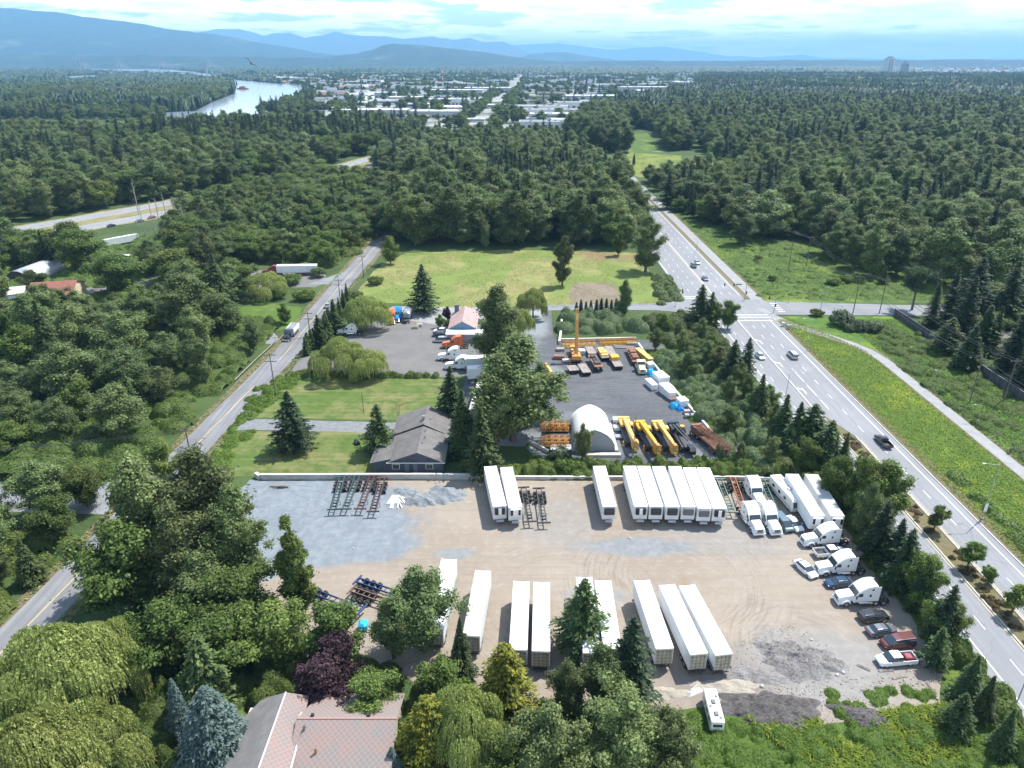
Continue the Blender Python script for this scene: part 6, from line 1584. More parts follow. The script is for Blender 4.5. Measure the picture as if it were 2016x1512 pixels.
def loft_car(stations, mat_, name, parent, m=None):
    """stations: (y, half width low, half width high, z low, z high)"""
    rings = []
    for y, w0, w1, z0, z1 in stations:
        zm = z0 + (z1 - z0) * .55; c = min(.07, (z1 - z0) * .3)
        rings.append([(-w0*.93, y, z0), (w0*.93, y, z0), (w0, y, z0 + c), (w0, y, zm), (w1, y, z1 - c), (w1*.9, y, z1), (-w1*.9, y, z1), (-w1, y, z1 - c), (-w0, y, zm), (-w0, y, z0 + c)])
    return MB().loft(rings).build(name, mat_, parent, smooth=False)
def make_car(kind, paint, name):
    t = link(bpy.data.objects.new(name, None))
    if kind == 'sedan':
        L, wb, r = 2.35, 1.4, .33
        loft_car([(-2.35, .80, .74, .45, .80), (-2.2, .90, .84, .30, .98), (-1.3, .92, .88, .25, 1.02), (0, .92, .90, .22, .98), (1.1, .92, .88, .22, .96), (2.0, .88, .78, .26, .82), (2.35, .74, .62, .36, .66)], paint, 'body', t)
        gh = [(-1.85, .80, .70, .90, .98), (-1.15, .84, .62, .90, 1.38), (-.3, .85, .64, .90, 1.44), (.45, .85, .62, .90, 1.38), (1.25, .82, .72, .90, .97)]
        rf = [(-1.15, .60, .55, 1.33, 1.405), (-.3, .63, .58, 1.37, 1.465), (.45, .60, .55, 1.33, 1.405)]
    elif kind == 'suv':
        L, wb, r = 2.35, 1.4, .37
        loft_car([(-2.35, .86, .82, .45, 1.0), (-2.2, .94, .92, .32, 1.08), (-1.0, .96, .94, .28, 1.10), (1.2, .96, .92, .28, 1.06), (2.1, .92, .82, .30, .96), (2.35, .80, .68, .40, .74)], paint, 'body', t)
        gh = [(-2.2, .86, .78, .98, 1.2), (-1.95, .88, .72, .98, 1.62), (-.4, .88, .74, .98, 1.70), (.5, .88, .70, .98, 1.62), (1.3, .84, .76, .98, 1.08)]
        rf = [(-2.0, .70, .66, 1.57, 1.65), (-.4, .72, .68, 1.62, 1.725), (.5, .68, .63, 1.57, 1.65)]
    elif kind == 'van':
        L, wb, r = 2.55, 1.5, .36
        loft_car([(-2.55, .90, .88, .4, 1.0), (-2.3, .96, .95, .3, 1.1), (0, .97, .95, .26, 1.1), (1.5, .97, .92, .26, 1.08), (2.35, .90, .78, .3, .92), (2.55, .78, .66, .4, .7)], paint, 'body', t)
        gh = [(-2.45, .9, .82, 1.0, 1.2), (-2.3, .9, .76, 1.0, 1.72), (0, .9, .78, 1.0, 1.78), (.9, .9, .74, 1.0, 1.70), (1.9, .85, .78, 1.0, 1.1)]
        rf = [(-2.32, .75, .7, 1.67, 1.75), (0, .77, .72, 1.72, 1.81), (.9, .73, .68, 1.65, 1.73)]
    else:  # pickup, bed behind
        L, wb, r = 2.85, 1.85, .40
        loft_car([(.0 - .55, .97, .95, .42, 1.14), (.5, .98, .96, .40, 1.14), (1.5, .98, .94, .40, 1.14), (2.6, .94, .84, .42, 1.06), (2.85, .86, .74, .5, .8)], paint, 'body', t)
        b = MB()
        b.box(-.97, .97, -2.8, -.56, .50, .62); b.box(-.97, -.89, -2.8, -.56, .62, 1.16); b.box(.89, .97, -2.8, -.56, .62, 1.16); b.box(-.89, .89, -.64, -.56, .62, 1.16)
        b.build('cargo_bed', paint, t); MB().box(-.88, .88, -2.86, -2.80, .60, 1.14).build('tailgate', paint, t)
        MB().box(-.88, .88, -2.78, -.66, .63, .66).build('bed_liner', BLACK, t)
        gh = [(-.55, .86, .80, 1.08, 1.2), (-.45, .88, .72, 1.08, 1.72), (.3, .88, .74, 1.08, 1.80), (.95, .88, .71, 1.08, 1.72), (1.75, .84, .76, 1.08, 1.16)]
        rf = [(-.46, .70, .66, 1.67, 1.75), (.3, .72, .68, 1.72, 1.83), (.95, .69, .64, 1.67, 1.75)]
    loft_car(gh, GLASS, 'windows', t)
    loft_car(rf, paint, 'roof', t)
    p = MB()
    for s in (-1, 1):
        yb = gh[1][0]; ym = gh[2][0]; yf = gh[3][0]
        for (ya, z) in ((ym, gh[2][4]),):
            p.tube((s * (gh[2][1] + .005), ya, gh[2][3]), (s * (gh[2][2] + .03), ya, z - .06), .035, .035, 5)
    p.build('pillars', paint, t)
    for s in (-1, 1):
        MB().bbox(min(s * .45, s * .82), max(s * .45, s * .82), L - .22, L - .06 if kind != 'sedan' else L - .10, .58, .72, .02).build('headlight', LAMP, t)
        MB().box(min(s * .55, s * .86), max(s * .55, s * .86), -L - .02, -L + .08, .72, .88).build('taillight', TAIL, t)
        MB().box(min(s * .93, s * 1.1), max(s * .93, s * 1.1), gh[3][0] + .45, gh[3][0] + .58, .98, 1.14).build('mirror', paint, t)
        for y in (-wb, wb): wheel(t, s * .94, y if kind != 'pickup' or y > 0 else -1.75, r, .22)
    MB().box(-.45, .45, L - .05, L + .02, .42, .56).build('grille', BLACK, t)
    return t
CC = {}
PAINTS = dict(white=WHITE, black=mat('car_black', (0.018, 0.02, 0.025), .25, coat=.6), grey=mat('car_grey', (0.14, 0.15, 0.17), .3, metal=.4, coat=.5), silver=mat('car_silver', (0.45, 0.47, 0.50), .3, metal=.5, coat=.4),
              maroon=mat('car_maroon', (0.10, 0.018, 0.022), .3, coat=.5), navy=mat('car_navy', (0.02, 0.05, 0.11), .25, coat=.6), green=mat('car_green', (0.05, 0.10, 0.07), .3, coat=.4), red=mat('car_red', (0.22, 0.02, 0.04), .3, coat=.4), teal=mat('car_slate', (0.10, 0.16, 0.20), .3, coat=.4))
NAMES = dict(sedan='parked_car', suv='parked_car', van='van', pickup='pickup_truck')
CATS = dict(sedan='car', suv='car', van='van', pickup='pickup truck')
def car(kind, col, px, py, rz, label, group='cars of the yard and roads', name=None):
    p = G(px, py); k = (kind, col)
    if k not in CC:
        t = make_car(kind, PAINTS[col], name or NAMES[kind]); CC[k] = t; t.location = p; t.rotation_euler = (0, 0, rz); return tag(t, label, CATS[kind], group)
    return dup(CC[k], p, rz, label, group)
car('van', 'teal', 1541, 1035, S_ + .18, 'dark grey people carrier parked in front of the motorhome')
car('sedan', 'white', 1562, 1036, S_ + .22, 'white saloon beside the dark people carrier, in front of the long trailer')
car('pickup', 'white', 1632, 1093, -W_ + .12, 'white pickup squeezed between the two upper white tractors, bed toward the yard')
car('sedan', 'white', 1585, 1125, S_ + .35, 'white car standing apart in the open yard left of the tractors')
car('sedan', 'navy', 1650, 1152, W_ + .12, 'dark blue car between the middle and lowest white tractors')
car('suv', 'black', 1718, 1219, -W_ + .15, 'black car at the right edge, just below the lowest white tractor')
car('sedan', 'grey', 1734, 1246, -W_ + .16, 'grey saloon between the black car and the maroon van')
car('van', 'maroon', 1765, 1270, W_ + .15, 'maroon people carrier behind the white pickup with the red load')
car('pickup', 'white', 1762, 1305, W_ + .10, 'white pickup at the lower right carrying a red load in its bed')
p = G(1785, 1302); t = thing('tarp_bundle', 'red bundle lying in the bed of the lower right white pickup', 'bundle', (p.x + .1, p.y + .02, .66)); MB().bbox(-.7, .5, -.6, .6, 0, .5, .15).build('cover', REDP, t); MB().tube((.5, -.3, .2), (.95, -.3, .35), .12, .08, 8).build('spout', mat('pink_plastic', (.5, .1, .12), .5), t)
car('pickup', 'black', 1738, 874, 0, 'black pickup driving away on the near lanes right of the highway firs')
car('van', 'silver', 1560, 703, 0, 'pale van driving on the highway past the first lamp')
car('sedan', 'silver', 1496, 704, S_, 'silver car driving toward the camera beside the dark firs')
car('suv', 'green', 1365, 526, S_, 'dark green car on the highway beyond the crossing, left of a paler one')
car('sedan', 'silver', 1372, 519, S_, 'pale car just behind the dark green one on the highway')
car('sedan', 'teal', 1388, 551, S_, 'slate coloured car on the highway nearest the crossing signals')
car('sedan', 'silver', 646, 604, 0, 'pale car on the local road half hidden by evergreens')
car('sedan', 'black', 220, 446, W_ * 2 + 2.6, 'black car on the freeway at the left'); car('sedan', 'grey', 275, 437, 2.6, 'grey car on the freeway, the middle one of three'); car('sedan', 'red', 299, 430, 2.6, 'red car on the freeway, rightmost of three')
car('van', 'white', 249, 509, 1.2, 'white van parked under trees near the rounded metal hut')
car('sedan', 'white', 868, 654, W_, 'white car beside the blue cottage, farthest of three'); car('sedan', 'black', 866, 662, W_, 'black car beside the blue cottage, the middle of three'); car('van', 'silver', 869, 673, W_, 'silver van beside the blue cottage, nearest of three')
car('sedan', 'grey', 782, 858, W_ + 1.2, 'grey car tucked beside the grey roofed house'); car('sedan', 'silver', 450, 548, 1, 'pale car in the west yard, left one'); car('sedan', 'white', 470, 550, 1, 'white car in the west yard, right one')
trailer((258, 462), (215, 470), 'white box trailer travelling on the near lanes of the freeway', 'dirty', 'trailers on the freeway', 'far', length=16.15)

# motorhome and the old camper
def motorhome(px, py, rz, label, L=9.6, old=False):
    t = thing('motorhome' if not old else 'camper_trailer', label, 'motorhome' if not old else 'camper', G(px, py), rz); h = L / 2
    b = MB()
    if old: b.bbox(-1.2, 1.2, -h, h, .5, 2.7, .15)
    else: rp(b, [(-h, .5), (h - .1, .45), (h, 1.3), (h - .35, 2.6), (h - .9, 3.05), (-h, 3.05)], 1.22, .14)
    bo = b.build('body', mat('cream_white', (0.74, 0.74, 0.70), .5, var=.08, vscale=.8), t)
    r = MB(); z = 2.72 if old else 3.07
    for y in (-h * .55, h * .15): r.bbox(-.35, .35, y - .45, y + .45, z - .03, z + .24, .06)
    for (x, y) in ((.7, h * .5), (-.7, -h * .1), (.6, -h * .75)): r.bbox(x - .2, x + .2, y - .2, y + .2, z - .03, z + .12, .03)
    r.build('roof_vent', TRRD if not old else GREYP, t)
    if old:
        MB().box(-.8, .8, -h - .02, -h + .04, 1.5, 2.1).build('rear_window', GLASS, t)
    else:
        MB().add([(-1.05, h + .02 - .0, 1.4), (1.05, h + .02, 1.4), (1.02, h - .30, 2.5), (-1.02, h - .30, 2.5)], [(0, 1, 2, 3)]).build('windshield', GLASS, t, fix=False)
        MB().box(-1.235, -1.215, -h + .2, h - .6, 1.0, 1.12).box(1.215, 1.235, -h + .2, h - .6, 1.0, 1.12).build('side_stripe', mat('stripe_brown', (0.22, 0.14, 0.10), .6), t)
    for s in (-1, 1):
        for y in (-h * .6, -h * .1, h * .35): MB().box(s * 1.225 - .015, s * 1.225 + .015, y - .45, y + .45, 1.55, 2.15).build('side_window', GLASS, t)
        for y in ((-.3, .6) if old else (-h * .45, h * .62)): wheel(t, s * 1.18, y, .4, .25)
    return t
motorhome(1545, 985, S_ + .15, 'cream motorhome with brown stripe between green chassis and long white trailer')
motorhome(1402, 1410, -.05, 'old white camper with a dark rear window in the weeds at bottom centre right', 7.4, True).scale = (.74, .74, .8)

# container chassis
def make_chassis(paint, L=12.2):
    t = link(bpy.data.objects.new('container_chassis', None)); h = L / 2; f = MB()
    for x in (-.5, .5): f.box(x - .07, x + .07, -h + .1, h - 2.6, .95, 1.25).box(x - .07, x + .07, h - 2.6, h, 1.12, 1.34)
    n = 12
    for k in range(n): y = -h + .3 + k * (L - .6) / (n - 1); f.box(-.43, .43, y - .05, y + .05, 1.0, 1.12 if y < h - 2.6 else 1.3)
    f.build('rails', paint, t)
    for y, z in ((-h, 1.1), (h - .1, 1.3)): MB().box(-1.22, 1.22, y - .12, y + .12, z - .12, z + .12).build('bolster', paint, t)
    for s in (-1, 1):
        for y in (-h + 1.2, -h + 2.5, -h + 3.8): wheel(t, s * 1.22, y, .5, dual=True)
        MB().box(s * .75 - .06, s * .75 + .06, h - 3.6, h - 3.48, 0, 1.05).box(s * .75 - .14, s * .75 + .14, h - 3.7, h - 3.4, 0, .06).build('landing_leg', STEEL, t)
        MB().box(min(s*.57, s * .75), max(s*.57, s * .75), h - 3.58, h - 3.5, .85, .95).build('leg_brace', STEEL, t)
    a = MB()
    for y in (-h + 1.2, -h + 2.5, -h + 3.8): a.tube((-1.1, y, .5), (1.1, y, .5), .09, .09, 6)
    a.box(-.62, -.5, -h + .5, -h + 4.5, .55, .95).box(.5, .62, -h + .5, -h + 4.5, .55, .95); a.build('axles', FRAME, t)
    return t
CH = {}
CP_ = dict(teal=mat('chassis_teal', (0.05, 0.085, 0.08), .6, var=.3), green=mat('chassis_green', (0.11, 0.19, 0.15), .6, var=.3), brown=mat('chassis_brown', (0.09, 0.05, 0.045), .7, var=.4), black=mat('chassis_black', (0.05, 0.055, 0.06), .6, var=.3), orange=mat('chassis_orange', (0.36, 0.13, 0.06), .6, var=.25), blue=mat('chassis_blue', (0.03, 0.06, 0.16), .55, var=.3), rust=mat('chassis_rust', (0.19, 0.12, 0.09), .8, var=.4))
def chassis(px1, px2, col, label, group='bare container chassis', nose='near', length=12.2):
    a, b = G(*px1, 1.2), G(*px2, 1.2); d = (a - b).normalized(); m = (a + b) / 2; rz = math.atan2(d.y, d.x) - math.pi / 2 + (math.pi if nose == 'near' else 0)
    if col not in CH:
        t = make_chassis(CP_[col]); CH[col] = t; t.location = (m.x, m.y, 0); t.rotation_euler = (0, 0, rz); return tag(t, label, 'trailer chassis', group)
    return dup(CH[col], (m.x, m.y, 0), rz, label, group)
chassis((672, 943), (658, 998), 'teal', 'dark teal chassis, leftmost of the four beside the concrete wall')
chassis((701, 943), (682, 996), 'teal', 'dark teal chassis, second from the left beside the concrete wall')
chassis((731, 940), (710, 999), 'brown', 'dark red chassis, third from the left beside the concrete wall')
chassis((752, 943), (734.8, 1006), 'brown', 'dark red chassis, rightmost of the four beside the concrete wall')
chassis((1031, 962), (1043, 1024), 'black', 'black chassis right next to the dusty roofed trailer')
chassis((1061, 963), (1071, 1027), 'black', 'black chassis, the right one of two beside the dusty roofed trailer')
chassis((1418, 948), (1440, 1003), 'green', 'green chassis beside the last of the six packed trailers')
chassis((1444, 944), (1464, 1000), 'orange', 'orange chassis reaching behind the white tractors')
chassis((1503, 950), (1526, 1004), 'green', 'green chassis between white tractor and motorhome')
chassis((608, 1160), (702, 1196), 'blue', 'blue chassis lying crosswise at the foot of the slim poplar', nose='near')
chassis((722, 1147), (806, 1176), 'blue', 'blue chassis stacked upper among the frames behind the round tree', 'stacked chassis frames')
chassis((712, 1166), (796, 1195), 'rust', 'rusty chassis below the blue one among the frames behind the round tree', 'stacked chassis frames')
# dump truck on the local road
t = thing('dump_truck', 'dump truck with white box and dark cab driving down the local road', 'dump truck', G(573, 662), S_ - .02)
f = MB().box(-.5, .5, -5.2, 4.2, .75, 1.05); f.build('frame', FRAME, t)
b = MB(); b.box(-1.25, 1.25, -5.4, .6, 1.1, 1.2).box(-1.28, -1.18, -5.4, .6, 1.2, 2.7).box(1.18, 1.28, -5.4, .6, 1.2, 2.7).box(-1.18, 1.18, .5, .6, 1.2, 2.9).box(-1.18, 1.18, -5.4, -5.3, 1.2, 2.7).build('dump_box', WHITE, t)
MB().loft([[(-1.1, -5.2, 2.3), (1.1, -5.2, 2.3), (1.1, .4, 2.3), (-1.1, .4, 2.3)], [(-.6, -4.4, 2.75), (.6, -4.4, 2.75), (.6, -.4, 2.8), (-.6, -.4, 2.8)]]).build('gravel_load', mat('load_gravel', (0.25, 0.25, 0.26), .95, bump=1, bscale=6), t)
c = MB(); rp(c, [(1.0, .9), (2.9, .9), (2.85, 1.95), (2.3, 2.8), (1.0, 2.85)], 1.15, .1); rp(c, [(2.8, .8), (4.9, .7), (5.0, 1.3), (4.7, 1.65), (2.85, 1.9)], .85, .1)
c.build('cab', PAINTS['black'], t); MB().add([(-1, 2.9, 1.98), (1, 2.9, 1.98), (.95, 2.36, 2.76), (-.95, 2.36, 2.76)], [(0, 1, 2, 3)]).build('windshield', GLASS, t, fix=False); MB().box(-1.2, 1.2, 4.95, 5.2, .4, .8).build('bumper', CHROME, t)
for s in (-1, 1):
    wheel(t, s * 1.2, 3.9, .52, .3)
    for y in (-1.2, -2.5, -3.8, .2): wheel(t, s * 1.25, y, .52, dual=True)
# grey tank trailer, planter and stone by the blue tractor
t = thing('tank_trailer', 'grey box body on wheels standing beside the bright blue tractor', 'trailer', G(803, 628), S_); MB().bbox(-1.2, 1.2, -3.5, 3, 1.1, 3.4, .4).build('body', mat('tank_grey', (0.30, 0.33, 0.36), .4, metal=.4), t); MB().box(-.6, .6, -3.5, 5, .8, 1.1).build('frame', FRAME, t)
for s in (-1, 1):
    for y in (-2.4, -1.1, 4.2): wheel(t, s * 1.2, y, .5, dual=y < 0)
for (px, py, c, lab, nm) in ((818, 646, (0.22, 0.20, 0.08), 'mossy square planter in the middle of the truck yard', 'planter'), (826, 642, (0.3, 0.3, 0.29), 'grey square tub beside the mossy planter', 'planter')):
    t = thing(nm, lab, 'planter', G(px, py)); MB().box(-.9, .9, -.9, .9, 0, .8).build('tub', mat('tub_%d' % px, (0.35, 0.34, 0.32), .9), t); MB().box(-.75, .75, -.75, .75, .8, .88).build('filling', mat('fill_%d' % px, c, .9), t)

# ------------------------------------------------------------------ crane yard
YEL = mat('crane_yellow', (0.66, 0.36, 0.035), .5, var=.12, vscale=1.5); YEL2 = mat('crane_yellow_pale', (0.68, 0.44, 0.13), .55, var=.15, vscale=1.5); RUSTB = mat('rust_brown', (0.24, 0.12, 0.075), .85, var=.35, vscale=1.5); DECK = mat('deck_planks', (0.27, 0.23, 0.21), .9, var=.3, vscale=1.2); ORL = mat('lattice_orange', (0.56, 0.27, 0.06), .6, var=.2)
def lattice(mb, a, b, w, h, n, r=.06):
    a, b = Vector(a), Vector(b); d = (b - a).normalized(); s = d.cross(Vector((0, 0, 1))).normalized() * w / 2; u = s.normalized().cross(d).normalized() * h / 2
    cs = [(-s - u), (s - u), (s + u), (-s + u)]
    for c in cs: mb.tube(tuple(a + c), tuple(b + c), r, r, 5)
    for k in range(n):
        p, q = a.lerp(b, k / n), a.lerp(b, (k + 1) / n)
        for i in range(4):
            c0, c1 = cs[i], cs[(i + 1) % 4]
            mb.tube(tuple(p + c0), tuple(q + c1) if k % 2 else tuple(p + c1), r * .6, r * .6, 4); mb.tube(tuple(p + c1), tuple(q + c0), r * .6, r * .6, 4)
    return mb
def crane(px, py, rz, label, paint, boom_deg=3.0, L=12.5, boomL=12.5, kind='tele', axles=4, group='mobile cranes of the crane yard', carrier=None):
    t = thing('mobile_crane', label, 'crane', G(px, py), rz); h = L / 2; cp = carrier or FRAME
    b = MB().bbox(-1.3, 1.3, -h, h - 2.2, .95, 1.5, .06)
    for y in (-h + .4, h - 3): b.box(-1.5, 1.5, y - .25, y + .25, .7, 1.1)
    b.build('carrier_deck', cp, t)
    c = MB(); rp(c, [(h - 2.1, .7), (h, .6), (h, 1.5), (h - .35, 2.2), (h - 2.1, 2.25)], .7, .06)
    ob = c.build('driving_cab', paint, t)
    for v in ob.data.vertices: v.co.x -= .55
    MB().add([(-1.2, h + .01, 1.52), (.1, h + .01, 1.52), (.1, h - .3, 2.15), (-1.2, h - .3, 2.15)], [(0, 1, 2, 3)]).build('windshield', GLASS, ob, fix=False)
    for s in (-1, 1):
        for k in range(axles):
            y = (-h + 1.3 + k * 1.5) if k < axles / 2 else (h - 4.4 + (k - axles / 2) * 1.6)
            wheel(t, s * 1.32, y, .6, .4)
    for (x, y) in ((-1.7, -h + .4), (1.7, -h + .4), (-1.7, h - 3), (1.7, h - 3)): MB().box(x - .12, x + .12, y - .12, y + .12, .1, 1.2).box(x - .28, x + .28, y - .28, y + .28, .02, .1).build('outrigger', paint, t)
    y0 = -h + 3.2
    MB().tube((0, y0, 1.5), (0, y0, 1.75), 1.0, 1.0, 18).build('turntable', BLACK, t)
    s_ = MB(); s_.bbox(-1.25, -.5, y0 - 2.4, y0 + 1.2, 1.75, 2.5, .06).bbox(.5, 1.25, y0 - 2.6, y0 + .4, 1.75, 2.4, .06).box(-.5, .5, y0 - 2.4, y0 - .6, 1.8, 2.1); s_.build('superstructure', paint, t)
    MB().bbox(-1.35, 1.35, y0 - 3.5, y0 - 2.6, 1.3, 2.6, .08).build('counterweight', paint, t)
    oc = MB(); rp(oc, [(y0 + .2, 1.75), (y0 + 1.9, 1.75), (y0 + 1.9, 2.4), (y0 + 1.5, 3.0), (y0 + .2, 3.05)], .42, .05); oo = oc.build('operator_cab', paint, t)
    for v in oo.data.vertices: v.co.x -= 1.0
    MB().box(-1.44, -1.42, y0 + .4, y0 + 1.6, 2.2, 2.85).box(-1.3, -.7, y0 + 1.85, y0 + 1.92, 2.1, 2.8).build('cab_window', GLASS, oo)
    a = R_(boom_deg); P0 = Vector((.05, y0 - 1.8, 2.55)); D = Vector((0, math.cos(a), math.sin(a))); U = Vector((0, -math.sin(a), math.cos(a)))
    def sect(m, l0, l1, w, hh):
        rr = []
        for l in (l0, l1):
            c_ = P0 + D * l; rr.append([tuple(c_ + Vector((x * w / 2, 0, 0)) + U * z * hh / 2) for x, z in ((-.7, -1), (.7, -1), (1, -.6), (1, .8), (.8, 1), (-.8, 1), (-1, .8), (-1, -.6))])
        m.loft(rr)
    bm = MB()
    if kind == 'tele':
        sect(bm, 0, boomL * .80, .85, 1.05); bo = bm.build('boom', paint, t)
        n = MB(); sect(n, boomL * .80, boomL * .88, .72, .9); sect(n, boomL * .88, boomL * .95, .6, .75); n.build('boom_section', YEL2, bo)
        e = MB(); sect(e, boomL * .95, boomL + .5, .9, 1.25)
        e.tube(tuple(P0 + D * (boomL + .3) - U * .55 - Vector((.45, 0, 0))), tuple(P0 + D * (boomL + .3) - U * .55 + Vector((.45, 0, 0))), .35, .35, 12)
        e.build('boom_head', mat('head_ochre', (0.45, 0.24, 0.07), .7, var=.3), bo)
        MB().tube(tuple(P0 + D * .9 - U * .6 + Vector((0, .8, -.4))), tuple(P0 + D * boomL * .45 - U * .4), .16, .14, 10).build('lift_cylinder', STEEL, bo)
        hk = P0 + D * (boomL + .3) - U * .55
        MB().tube(tuple(hk), (hk.x, hk.y, hk.z - .8), .03, .03, 4).bbox(hk.x - .2, hk.x + .2, hk.y - .3, hk.y + .3, hk.z - 1.4, hk.z - .8, .06).build('hook_block', paint, t)
    elif kind == 'lattice':
        lattice(bm, P0 - Vector((.35, 0, 0)), P0 + D * boomL - Vector((.35, 0, 0)), .9, .9, 12); lattice(bm, P0 + Vector((.75, 0, .2)), P0 + D * boomL * .9 + Vector((.75, 0, 0)), .6, .6, 11); bm.build('boom', paint, t)
    else:
        for x in (-.35, .35): bm.tube(tuple(P0 + Vector((x, 0, 0))), tuple(P0 + D * boomL + Vector((x, 0, 0))), .2, .17, 10)
        bo = bm.build('boom', paint, t); d_ = MB(); d_.tube((-.9, y0 + .6, 2.4), (-.9, y0 + .6, 3.4), .55, .55, 14); d_.build('drum', YEL, t)
    return t
crane(1236, 864, S_ + .04, 'pale yellow crane right beside the white tent', YEL2)
crane(1273, 872, S_ + .13, 'bright yellow crane with its boom over its cab, second from the tent', YEL)
crane(1307, 872, S_ + .10, 'ochre yellow crane, third from the tent', YEL2)
crane(1340, 874, S_ + .12, 'black crane truck with a pair of long tubes, right of the yellow cranes', PAINTS['black'], kind='tubes', boomL=9.5, boom_deg=6)
crane(1397, 878, S_ + .30, 'rust brown lattice boom crane alone at the lower right of the crane yard', RUSTB, kind='lattice', boomL=13, boom_deg=4, carrier=RUSTB)
crane(1132, 704, .0, 'orange yellow crane with its boom raised upright at the back of the crane yard', ORL, boom_deg=72, boomL=12.5, L=10, axles=3)
crane(1086, 755, .25, 'yellow crane mostly hidden behind the huge cottonwood', YEL2, boomL=9, L=9.5, axles=3)
# flat decks and loads
def flatbed(px1, px2, label, col=DECK, zt=1.3, w=2.5, group='flat decks of the crane yard', load=None):
    a, b = G(*px1, zt), G(*px2, zt); d = (a - b); L = d.length; m = (a + b) / 2
    t = thing('flatbed_trailer', label, 'flatbed', (m.x, m.y, 0), math.atan2(d.y, d.x) - math.pi / 2, group); h = L / 2
    MB().box(-w / 2, w / 2, -h, h, zt - .22, zt).build('deck', col, t)
    MB().box(-.55, -.42, -h + .2, h - .2, zt - .55, zt - .22).box(.42, .55, -h + .2, h - .2, zt - .55, zt - .22).build('frame', FRAME, t)
    for s in (-1, 1):
        for y in (-h + .8, -h + 1.9): wheel(t, s * (w / 2 - .05), y, .42, dual=True)
        MB().box(s * .8 - .06, s * .8 + .06, h - 1.2, h - 1.08, 0, zt - .22).build('landing_leg', STEEL, t)
    if load:
        nm, lab, mt, boxes = load
        q = thing(nm, lab, 'crane part', (m.x, m.y, zt), t.rotation_euler.z); mb = MB()
        for bx in boxes: mb.bbox(*bx[:4], bx[4], bx[5], .08)
        mb.build('casting', mt, q); MB().tube((-.3, 0, boxes[0][5]), (.3, 0, boxes[0][5] + .01), .12, .12, 8).build('lifting_lug', FRAME, q)
    return t
flatbed((1159, 682), (1167, 696), 'empty grey flat deck in the back rank of the crane yard, left of the loads')
flatbed((1165, 698), (1180, 722), 'long brown deck heaped with scrap irons in the crane yard', RUSTB, 1.8, load=('scrap_irons', 'dark irons heaped on the long brown deck', FRAME, [(-.9, .9, -3, -1, 0, .5), (-.7, .9, -.5, 1, 0, .4), (-.9, .6, 1.6, 3, 0, .6)]))
flatbed((1180, 684), (1193, 704), 'deck carrying yellow slabs in the back rank of the crane yard', load=('counterweight_slabs', 'yellow slabs lying on a deck in the back rank', YEL2, [(-1.1, 1.1, -1.4, 1.2, 0, .6), (-.9, .9, 1.4, 3.2, 0, .5), (-1, 1, -3, -1.8, 0, .4)]))
flatbed((1197, 681), (1205, 697), 'pale flat deck, the rightmost empty one of the back rank')
flatbed((1206, 700), (1219, 721), 'deck with a single big yellow block, front rank of the crane yard', load=('counterweight_block', 'big rounded yellow block on the front rank deck', YEL, [(-1.2, 1.2, .4, 3.0, 0, .95)]))
flatbed((1240, 684), (1254, 712), 'long trailer of red brown parts behind the cream tractor', RUSTB, 1.3, load=('machine_parts', 'red brown parts on the long trailer behind the cream tractor', RUSTB, [(-.9, .9, -4, -2.6, 0, .8), (-.9, .9, -2, -.6, 0, .7), (-.9, .9, 0, 1.4, 0, .8), (-.9, .9, 2, 3.4, 0, .6)]))
flatbed((1145, 716), (1156, 733), 'short deck with a few poles, nearest the camera of the crane yard decks')
flatbed((1124, 719), (1131, 729), 'short pallet trailer left of the short deck with poles', w=2.8)
for i, (px, py, sz, c, lab) in enumerate(((1100, 706, (3.2, 1.8, 1.1), (0.22, 0.13, 0.09), 'rusty crate at the left of the upright crane'), (1143, 697, (2.6, 2.2, 1.4), (0.50, 0.49, 0.46), 'pale machine housing right of the upright crane'), (1122, 712, (4.5, 1.2, .8), (0.52, 0.50, 0.46), 'pale beam stack in front of the upright crane'), (1103, 690, (2.4, 1.6, .8), (0.30, 0.27, 0.24), 'low grey crate at the left wall of the crane yard'), (1243, 678, (3, 1.4, .7), (0.40, 0.35, 0.28), 'stack of tan beams in the back right corner'))):
    t = thing('crate', lab, 'crate', G(px, py), rng.uniform(-.1, .1)); a, b, c_ = sz
    MB().bbox(-a/2, a/2, -b/2, b/2, .12, c_, .05).build('box', mat('crate_%d' % i, c, .8, var=.3, vscale=1.5), t); MB().box(-a/2, -a/2 + .2, -b/2, b/2, 0, .12).box(a/2 - .2, a/2, -b/2, b/2, 0, .12).build('runners', DECK, t)
def boom_stack(px1, px2, label, mt, w, h, n, z=0.0, name='lattice_boom', lay=1):
    a, b = G(*px1), G(*px2); t = thing(name, label, 'crane boom', (0, 0, 0)); a.z = b.z = z + h / 2 + .1
    mb = MB(); lattice(mb, a, b, w, h, n, .07); mb.build('lattice', mt, t); return t
boom_stack((1108, 678), (1171, 676), 'orange yellow lattice boom along the back wall, left of two', ORL, 1.4, 1.0, 12)
boom_stack((1108, 684), (1172, 682), 'lower orange lattice boom lying in front of the left one', YEL2, 1.3, .9, 12)
boom_stack((1179, 675), (1252, 672), 'orange yellow lattice boom along the back wall, right of two', ORL, 1.4, 1.0, 14)
boom_stack((1182, 680), (1250, 677), 'lower lattice boom in front of the right hand one', YEL, 1.2, .8, 14)
for k in range(3):
    a, b = G(1206 + k * 2, 681 + k * 2.2), G(1247, 684 + k * 1.6); t = thing('steel_beam', 'pale steel beam lying before the right hand lattice booms', 'beam', (0, 0, 0), group='pale steel beams'); MB().tube((a.x, a.y, .2), (b.x, b.y, .2), .18, .18, 6).build('beam', mat('beam_pale', (0.42, 0.36, 0.36), .7), t)
